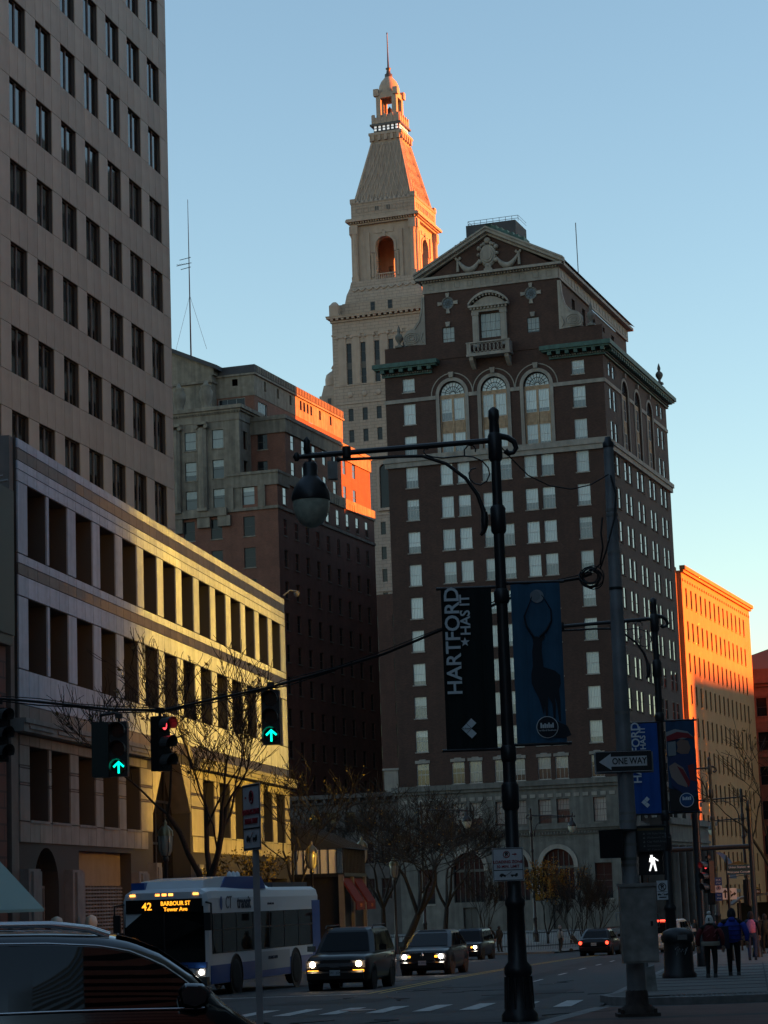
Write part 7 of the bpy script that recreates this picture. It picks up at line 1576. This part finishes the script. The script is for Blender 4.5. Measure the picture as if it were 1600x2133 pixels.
def person(label, loc, rz, h=1.72, stride=.14, jacket=(.1, .1, .1), trousers=(.008, .008, .009), hat=None, hair=(.02, .014, .01), bulk=1.0, jlen=.78, sleeve=None, vest=False, hood=False, armout=.0, lean=0):
    """walking away from -y; +y is forward"""
    T = thing('person', label, 'person', loc, rz, 'people on the pavement'); k = h/1.75; mt = mat('cloth_%02x%02x%02x' % tuple(int(c*255) for c in trousers), trousers, .9, var=.2, scale=9)
    mj = mat('coat_%02x%02x%02x' % tuple(int(c*255) for c in jacket), jacket, .85, var=.25, scale=8); ms = mat('sleeve_%02x%02x%02x' % tuple(int(c*255) for c in (sleeve or jacket)), sleeve or jacket, .85, var=.2, scale=8)
    V = lambda x, y, z: (x*k, y*k, z*k); s = stride
    J = [V(0, 0, .95), V(0, 0, 1.1), V(0, lean, 1.3), V(0, lean, 1.46), V(0, lean+.01, 1.56), V(-.1, 0, .9), V(-.11, s*.5, .5), V(-.11, -s*.3, .1), V(-.11, s*.0+.06, .04), V(.1, 0, .9), V(.11, .03-s*.1, .5), V(.11, -s, .13), V(.11, -s+.12, .05), V(-.2*bulk, lean, 1.42), V(-.28*bulk-armout, -.05, 1.14), V(-.27*bulk-armout, .06, .9), V(.2*bulk, lean, 1.42), V(.28*bulk+armout, -.05, 1.14), V(.27*bulk+armout, .06, .9)]
    E = [(0, 1), (1, 2), (2, 3), (3, 4), (0, 5), (5, 6), (6, 7), (7, 8), (0, 9), (9, 10), (10, 11), (11, 12), (3, 13), (13, 14), (14, 15), (3, 16), (16, 17), (17, 18)]
    Rr = [.15, .145, .165, .10, .055, .12, .095, .066, .05, .12, .095, .066, .05, .07, .052, .036, .07, .052, .036]
    skin('body', J, E, [r*k*(bulk if i < 4 else 1) for i, r in enumerate(Rr)], mt, T)
    Jj = [V(0, 0, jlen+.02), V(0, 0, 1.1), V(0, lean, 1.3), V(0, lean, 1.45), V(0, lean, 1.52)]; skin('vest' if vest else 'jacket', Jj, [(0, 1), (1, 2), (2, 3), (3, 4)], [x*k*bulk for x in (.2, .2, .215, .16, .09)], mj, T)
    for q in (13, 16): skin('sleeve', [J[q], J[q+1], J[q+2]], [(0, 1), (1, 2)], [.092*k*bulk, .072*k*bulk, .055*k*bulk], ms, T)
    hd = MB(); hd.lathe([(.05, 1.5), (.055, 1.56), (.075, 1.6), (.092, 1.66), (.095, 1.71), (.082, 1.78), (.05, 1.825), (.005, 1.84)], 14); hd.box(-.012, .012, .08, .115, 1.655, 1.69)
    for sx in (-1, 1): hd.lathe([(.005, 1.64), (.018, 1.67), (.016, 1.7), (.004, 1.715)], 6, (sx*.095, -.005, 0)); hd.lathe([(.002, 1.69), (.011, 1.7), (.002, 1.712)], 6, (sx*.035, .088, 0))
    hd.box(-.022, .022, .08, .092, 1.617, 1.625)
    H_ = hd.mesh('head', m_skin); H_.transform(Matrix.Diagonal((k*.92, k*1.05, k, 1))); hd_o = inst('head', H_, T, (0, lean*k, -.1*k))
    hr = MB(); hr.lathe([(.085, 1.6), (.103, 1.66), (.107, 1.72), (.093, 1.80), (.055, 1.85), (.005, 1.862)], 14, (0, -.02, 0)); hm = hr.mesh('hair', mat('hair', hair, .7)); hm.transform(Matrix.Diagonal((k*.94, k*1.02, k, 1))); inst('hair', hm, hd_o)
    if hat:
        b = MB(); mh = mat('knit_%d' % int(sum(hat)*100), hat, .95, var=.25, scale=30, bump=.5); b.lathe([(.113, 1.65), (.12, 1.69), (.118, 1.73), (.105, 1.80), (.07, 1.87), (.01, 1.9)], 14, (0, -.01, 0))
        if sum(hat) > 1: b.lathe([(.01, 1.88), (.055, 1.9), (.065, 1.94), (.05, 1.985), (.005, 2.0)], 10, (0, -.01, 0))
        hm = b.mesh('hat', mh); hm.transform(Matrix.Diagonal((k, k, k, 1))); inst('hat', hm, hd_o)
    if hood: skin('hood', [V(-.1, -.1, 1.5), V(0, -.13, 1.48), V(.1, -.1, 1.5)], [(0, 1), (1, 2)], [.07*k, .09*k, .07*k], mj, T)
    for q in (15, 18): hands(T, J[q], m_skin, -1 if q == 15 else 1)
    for q, a in ((7, 0), (11, 0)):
        b = MB(); x, y, z = J[q]; b.loft([[(x-.05, y-.08, 0), (x+.05, y-.08, 0), (x+.05, y-.06, .11), (x-.05, y-.06, .11)], [(x-.052, y+.05, 0), (x+.052, y+.05, 0), (x+.045, y+.06, .1), (x-.045, y+.06, .1)], [(x-.04, y+.2, 0), (x+.04, y+.2, 0), (x+.03, y+.19, .05), (x-.03, y+.19, .05)]]); b.build('shoe', mat('shoe_black', (.01, .01, .01), .5), T)
    return T
def stand(px, py, y, dz=.14): p = at(px, py, y); return (p.x, y, g(y)+dz)
W1 = person('person in white bobble hat and red patterned jacket walking away', stand(1481, 1980, 61.3), R(-12), 1.58, .16, (.11, .012, .014), hat=(.75, .72, .66), bulk=1.2, jlen=.82, armout=.03)
b = MB(); b.lathe([(.245, .82), (.25, .86), (.245, .92), (.235, .93)], 16); b.build('jacket_hem', mat('beige_knit', (.26, .23, .18), .9), W1)
for i in range(10):
    a = random.uniform(pi*1.05, pi*1.95); z = random.uniform(.98, 1.32); b = MB(); b.tube([(.232*cos(a+d), .205*sin(a+d)-.02, z+.03*sin(d*9)) for d in (-.18, -.06, .06, .18)], .012, 4); b.build('pattern_mark', mat('pink_yarn', (.22, .06, .06), .9), W1)
W2 = person('person in puffy blue hooded jacket and black trousers walking away', stand(1528, 1980, 62.6), R(-10), 1.74, .05, (.02, .05, .34), bulk=1.28, jlen=.8, hood=True, hat=(.012, .014, .02), armout=.03)
for z in (.95, 1.07, 1.19, 1.31):
    b = MB(); b.tube([(.262*cos(t), .235*sin(t), z*1.0) for t in [2*pi*i/24 for i in range(25)]], .012, 5); b.build('quilt_seam', mat('navy_seam', (.008, .018, .10), .9), W2)
bg_ = MB(); bg_.loft([[(-.17, -.1, z0), (.17, -.1, z0), (.17, .1, z0), (-.17, .1, z0)] for z0 in (.62, 1.2)]); tag(bg_.build('shoulder_bag', mat('dark_blue_bag', (.008, .012, .03), .8), None, Vector(stand(1506, 1980, 62.2))+Vector((0, 0, .1))), 'dark blue bag carried between the two nearest walkers', 'bag')
person('person in pink quilted vest and blue jeans walking away', stand(1566, 1950, 87.5), R(-10), 1.76, .03, (.55, .2, .36), (.03, .055, .11), sleeve=(.012, .010, .012), vest=True, jlen=.92, bulk=1.05, hair=(.012, .01, .009), hat=(.03, .03, .03))
person('dark-clothed person at the right edge by the shelter', stand(1594, 1940, 105), R(20), 1.75, .1, (.012, .012, .013), bulk=1.1)
person('dark-clothed person right of the pink vest, farther along the pavement', stand(1581, 1935, 118), R(150), 1.7, .1, (.02, .014, .012))
W5 = person('person in pale grey coat pushing a pushchair across the far road', stand(1168, 1970, 147, .05), R(-60), 1.65, .12, (.22, .23, .23), (.02, .02, .02), hat=(.2, .2, .2))
def pushchair():
    q = W5.location; T = thing('pushchair', 'dark pushchair pushed by the person in pale coat', 'pushchair', (q.x+.95, q.y-.1, q.z), R(-90)); b = MB(); b.prism([(-.1, .5), (.45, .45), (.55, .75), (.2, .6), (-.15, 1.05), (-.3, .95)], -.22, .22, 'x'); b.build('seat', mat('pushchair_fabric', (.02, .022, .025), .8), T)
    b = MB(); b.tube([(-.2, -.7, 1.0), (-.2, -.2, .7), (-.2, .5, .1)], .015, 5); b.tube([(.2, -.7, 1.0), (.2, -.2, .7), (.2, .5, .1)], .015, 5); b.tube([(-.2, -.7, 1.0), (.2, -.7, 1.0)], .015, 5); b.build('frame', m_galv, T)
    for x in (-.22, .22):
        for y in (-.3, .5): b = MB(); b.M = Matrix.Translation((x, y, .11)) @ Matrix.Rotation(pi/2, 4, 'Y'); b.lathe([(.07, -.02), (.11, -.02), (.11, .02), (.07, .02)], 12); b.build('wheel', m_tyre, T)
pushchair()
for i, (px, yy, lb) in enumerate(((1022, 151, 'dark-clothed person at the plaza kerb, left of a pair'), (1040, 151.5, 'dark-clothed person at the plaza kerb, right of a pair'), (1436, 140, 'dark-clothed person on the pavement behind the litter bin'), (1450, 150, 'dark-clothed person on the pavement beyond the signal post'))):
    person(lb, stand(px, 1960, yy, .07), R(40*i), 1.7, .1, (.015, .014, .014))
# ================================================================ trees
m_bark = mat('dark_bark', (.018, .016, .014), .95, var=.3, scale=4, bump=.4)
def tree(name, label, loc, h, spread, seed, trunk_r, lean=(0, 0), forks=3, depth=5, fork_z=.28, twig=.012, leaves=0, leafcol=(.2, .12, .02), upness=.25, group='bare street trees', flat=1.0, cols=4):
    rn = random.Random(seed); T = thing(name, label, 'tree', loc, 0, group); tr = MB(); tw = MB(); tips = []
    def grow(p, d, ln, r, lev):
        n = 4; pts = [p]; q = p.copy(); dd = d.copy()
        for i in range(n):
            dd = (dd+Vector((rn.gauss(0, .13), rn.gauss(0, .13), rn.gauss(.02, .08)+upness*.12))).normalized(); q = q+dd*(ln/n); pts.append(q.copy())
        r1 = max(r*.62, twig*.7)
        (tr if lev < 2 else tw).tube(pts, [r+(r1-r)*i/n for i in range(n+1)], 7 if lev < 2 else (5 if lev < 3 else 3), smooth=lev < 3, cap=False)
        if lev >= depth: tips.extend(pts[2:]); return
        nb = rn.randint(2, 3) if lev < 2 else rn.randint(3, 4)
        for k in range(nb):
            t = rn.uniform(.45, 1) if k else 1.0; o = pts[min(n, max(1, round(t*n)))]
            az = rn.uniform(0, 2*pi); sp = rn.uniform(.35, .85)*spread
            nd = (dd+Vector((cos(az)*sp, sin(az)*sp, rn.uniform(-.2, .35)*flat))).normalized()
            grow(o, nd, ln*rn.uniform(.58, .82), max(r1*rn.uniform(.55, .8), twig), lev+1)
    base = Vector((0, 0, 0)); top = Vector((lean[0]*h*fork_z, lean[1]*h*fork_z, h*fork_z))
    tr.tube([base-Vector((0, 0, .1)), base+Vector((0, 0, .25)), base.lerp(top, .5), top], [trunk_r*1.5, trunk_r*1.1, trunk_r, trunk_r*.85], 10)
    for k in range(forks):
        az = 2*pi*k/forks+rn.uniform(-.4, .4); d = Vector((cos(az)*.45*spread+lean[0]*.5, sin(az)*.45*spread+lean[1]*.5, 1)).normalized(); grow(top, d, h*.34, trunk_r*.62, 1)
    tr.build('trunk', m_bark, T); cr = stuff(tw.build('crown', m_bark, T))
    if leaves:
        lf = MB()
        for i in range(leaves):
            p = rn.choice(tips)+Vector((rn.gauss(0, .12), rn.gauss(0, .12), rn.gauss(0, .12))); a = Vector((rn.gauss(0, 1), rn.gauss(0, 1), rn.gauss(0, 1))).normalized(); c = a.cross(Vector((rn.gauss(0, 1), rn.gauss(0, 1), .3))).normalized(); s = rn.uniform(.05, .11)
            lf.face([p-a*s, p+c*s*.6, p+a*s, p-c*s*.6])
        stuff(lf.build('leaf', mat('leaf_%d' % int(leafcol[0]*1000), leafcol, .8, var=.3, scale=2), cr))
    return T
p = at(408, 1960, 86); tree('bare_tree', 'large bare street tree in front of the stone office block', (p.x, 86, g(86)+.1), 9.6, .95, 14, .2, (.14, 0), 4, 6, .33, .013, 160, (.10, .07, .015), upness=.3)
p = at(838, 1950, 158); tree('bare_tree', 'broad bare plaza tree with leaning trunk before the brownstone', (p.x, 158, -2.1), 10.4, 1.5, 5, .26, (.45, 0), 4, 6, .24, .02, 140, (.14, .085, .012), upness=.05)
p = at(800, 1950, 170); tree('bare_tree', 'bare tree left of the leaning plaza tree', (p.x, 170, -2.1), 9.8, 1.3, 21, .2, (0, 0), 4, 6, .3, .02, 0)
p = at(925, 1950, 176); tree('bare_tree', 'bare tree right of the leaning plaza tree', (p.x, 176, -2.1), 10.0, 1.4, 33, .2, (.1, 0), 4, 6, .28, .02, 60, (.14, .085, .012))
p = at(600, 1950, 128); tree('bare_tree', 'bare tree with a few yellow leaves beside the lit pavilion', (p.x, 128, g(128)), 9.0, 1.0, 8, .15, (.1, 0), 3, 5, .4, .02, 140, (.07, .055, .012))
for px, yy, sd, hh in ((1215, 165, 41, 5.6), (1245, 168, 42, 5.0), (1190, 172, 43, 4.6), (1010, 168, 45, 6.0)):
    p = at(px, 1960, yy); tree('small_bare_tree', 'small multi-stemmed bare tree on the plaza, %s' % {41: 'just left of the black saloon', 42: 'right behind the black saloon', 43: 'left of the saloon and shorter', 45: 'left of the nearest lamp'}[sd], (p.x, yy, -2.15), hh, .9, sd, .07, (0, 0), 5, 5, .06, .014, 0, upness=.5)
p = at(1142, 1960, 176); tree('yellow_tree', 'small tree still in yellow autumn leaf before the bank arches', (p.x, 176, -2.2), 6.2, .9, 52, .08, (0, 0), 5, 5, .1, .014, 2600, (.26, .13, .012), upness=.5)
p = at(1607, 1900, 110); tree('right_edge_tree', 'bare tree reaching in from the right edge', (p.x+.8, 110, g(110)), 9.5, 1.2, 61, .15, (-.1, 0), 4, 5, .35, .014, 90, (.05, .035, .012))
p = at(445, 1960, 112); tree('shrub_tree', 'small brown-leaved tree behind the bus roof', (p.x+1.6, 112, g(112)), 5.8, 1.0, 71, .09, (0, 0), 5, 4, .2, .014, 1200, (.07, .05, .015), upness=.4)

bpy.data.scenes.remove(TMP)
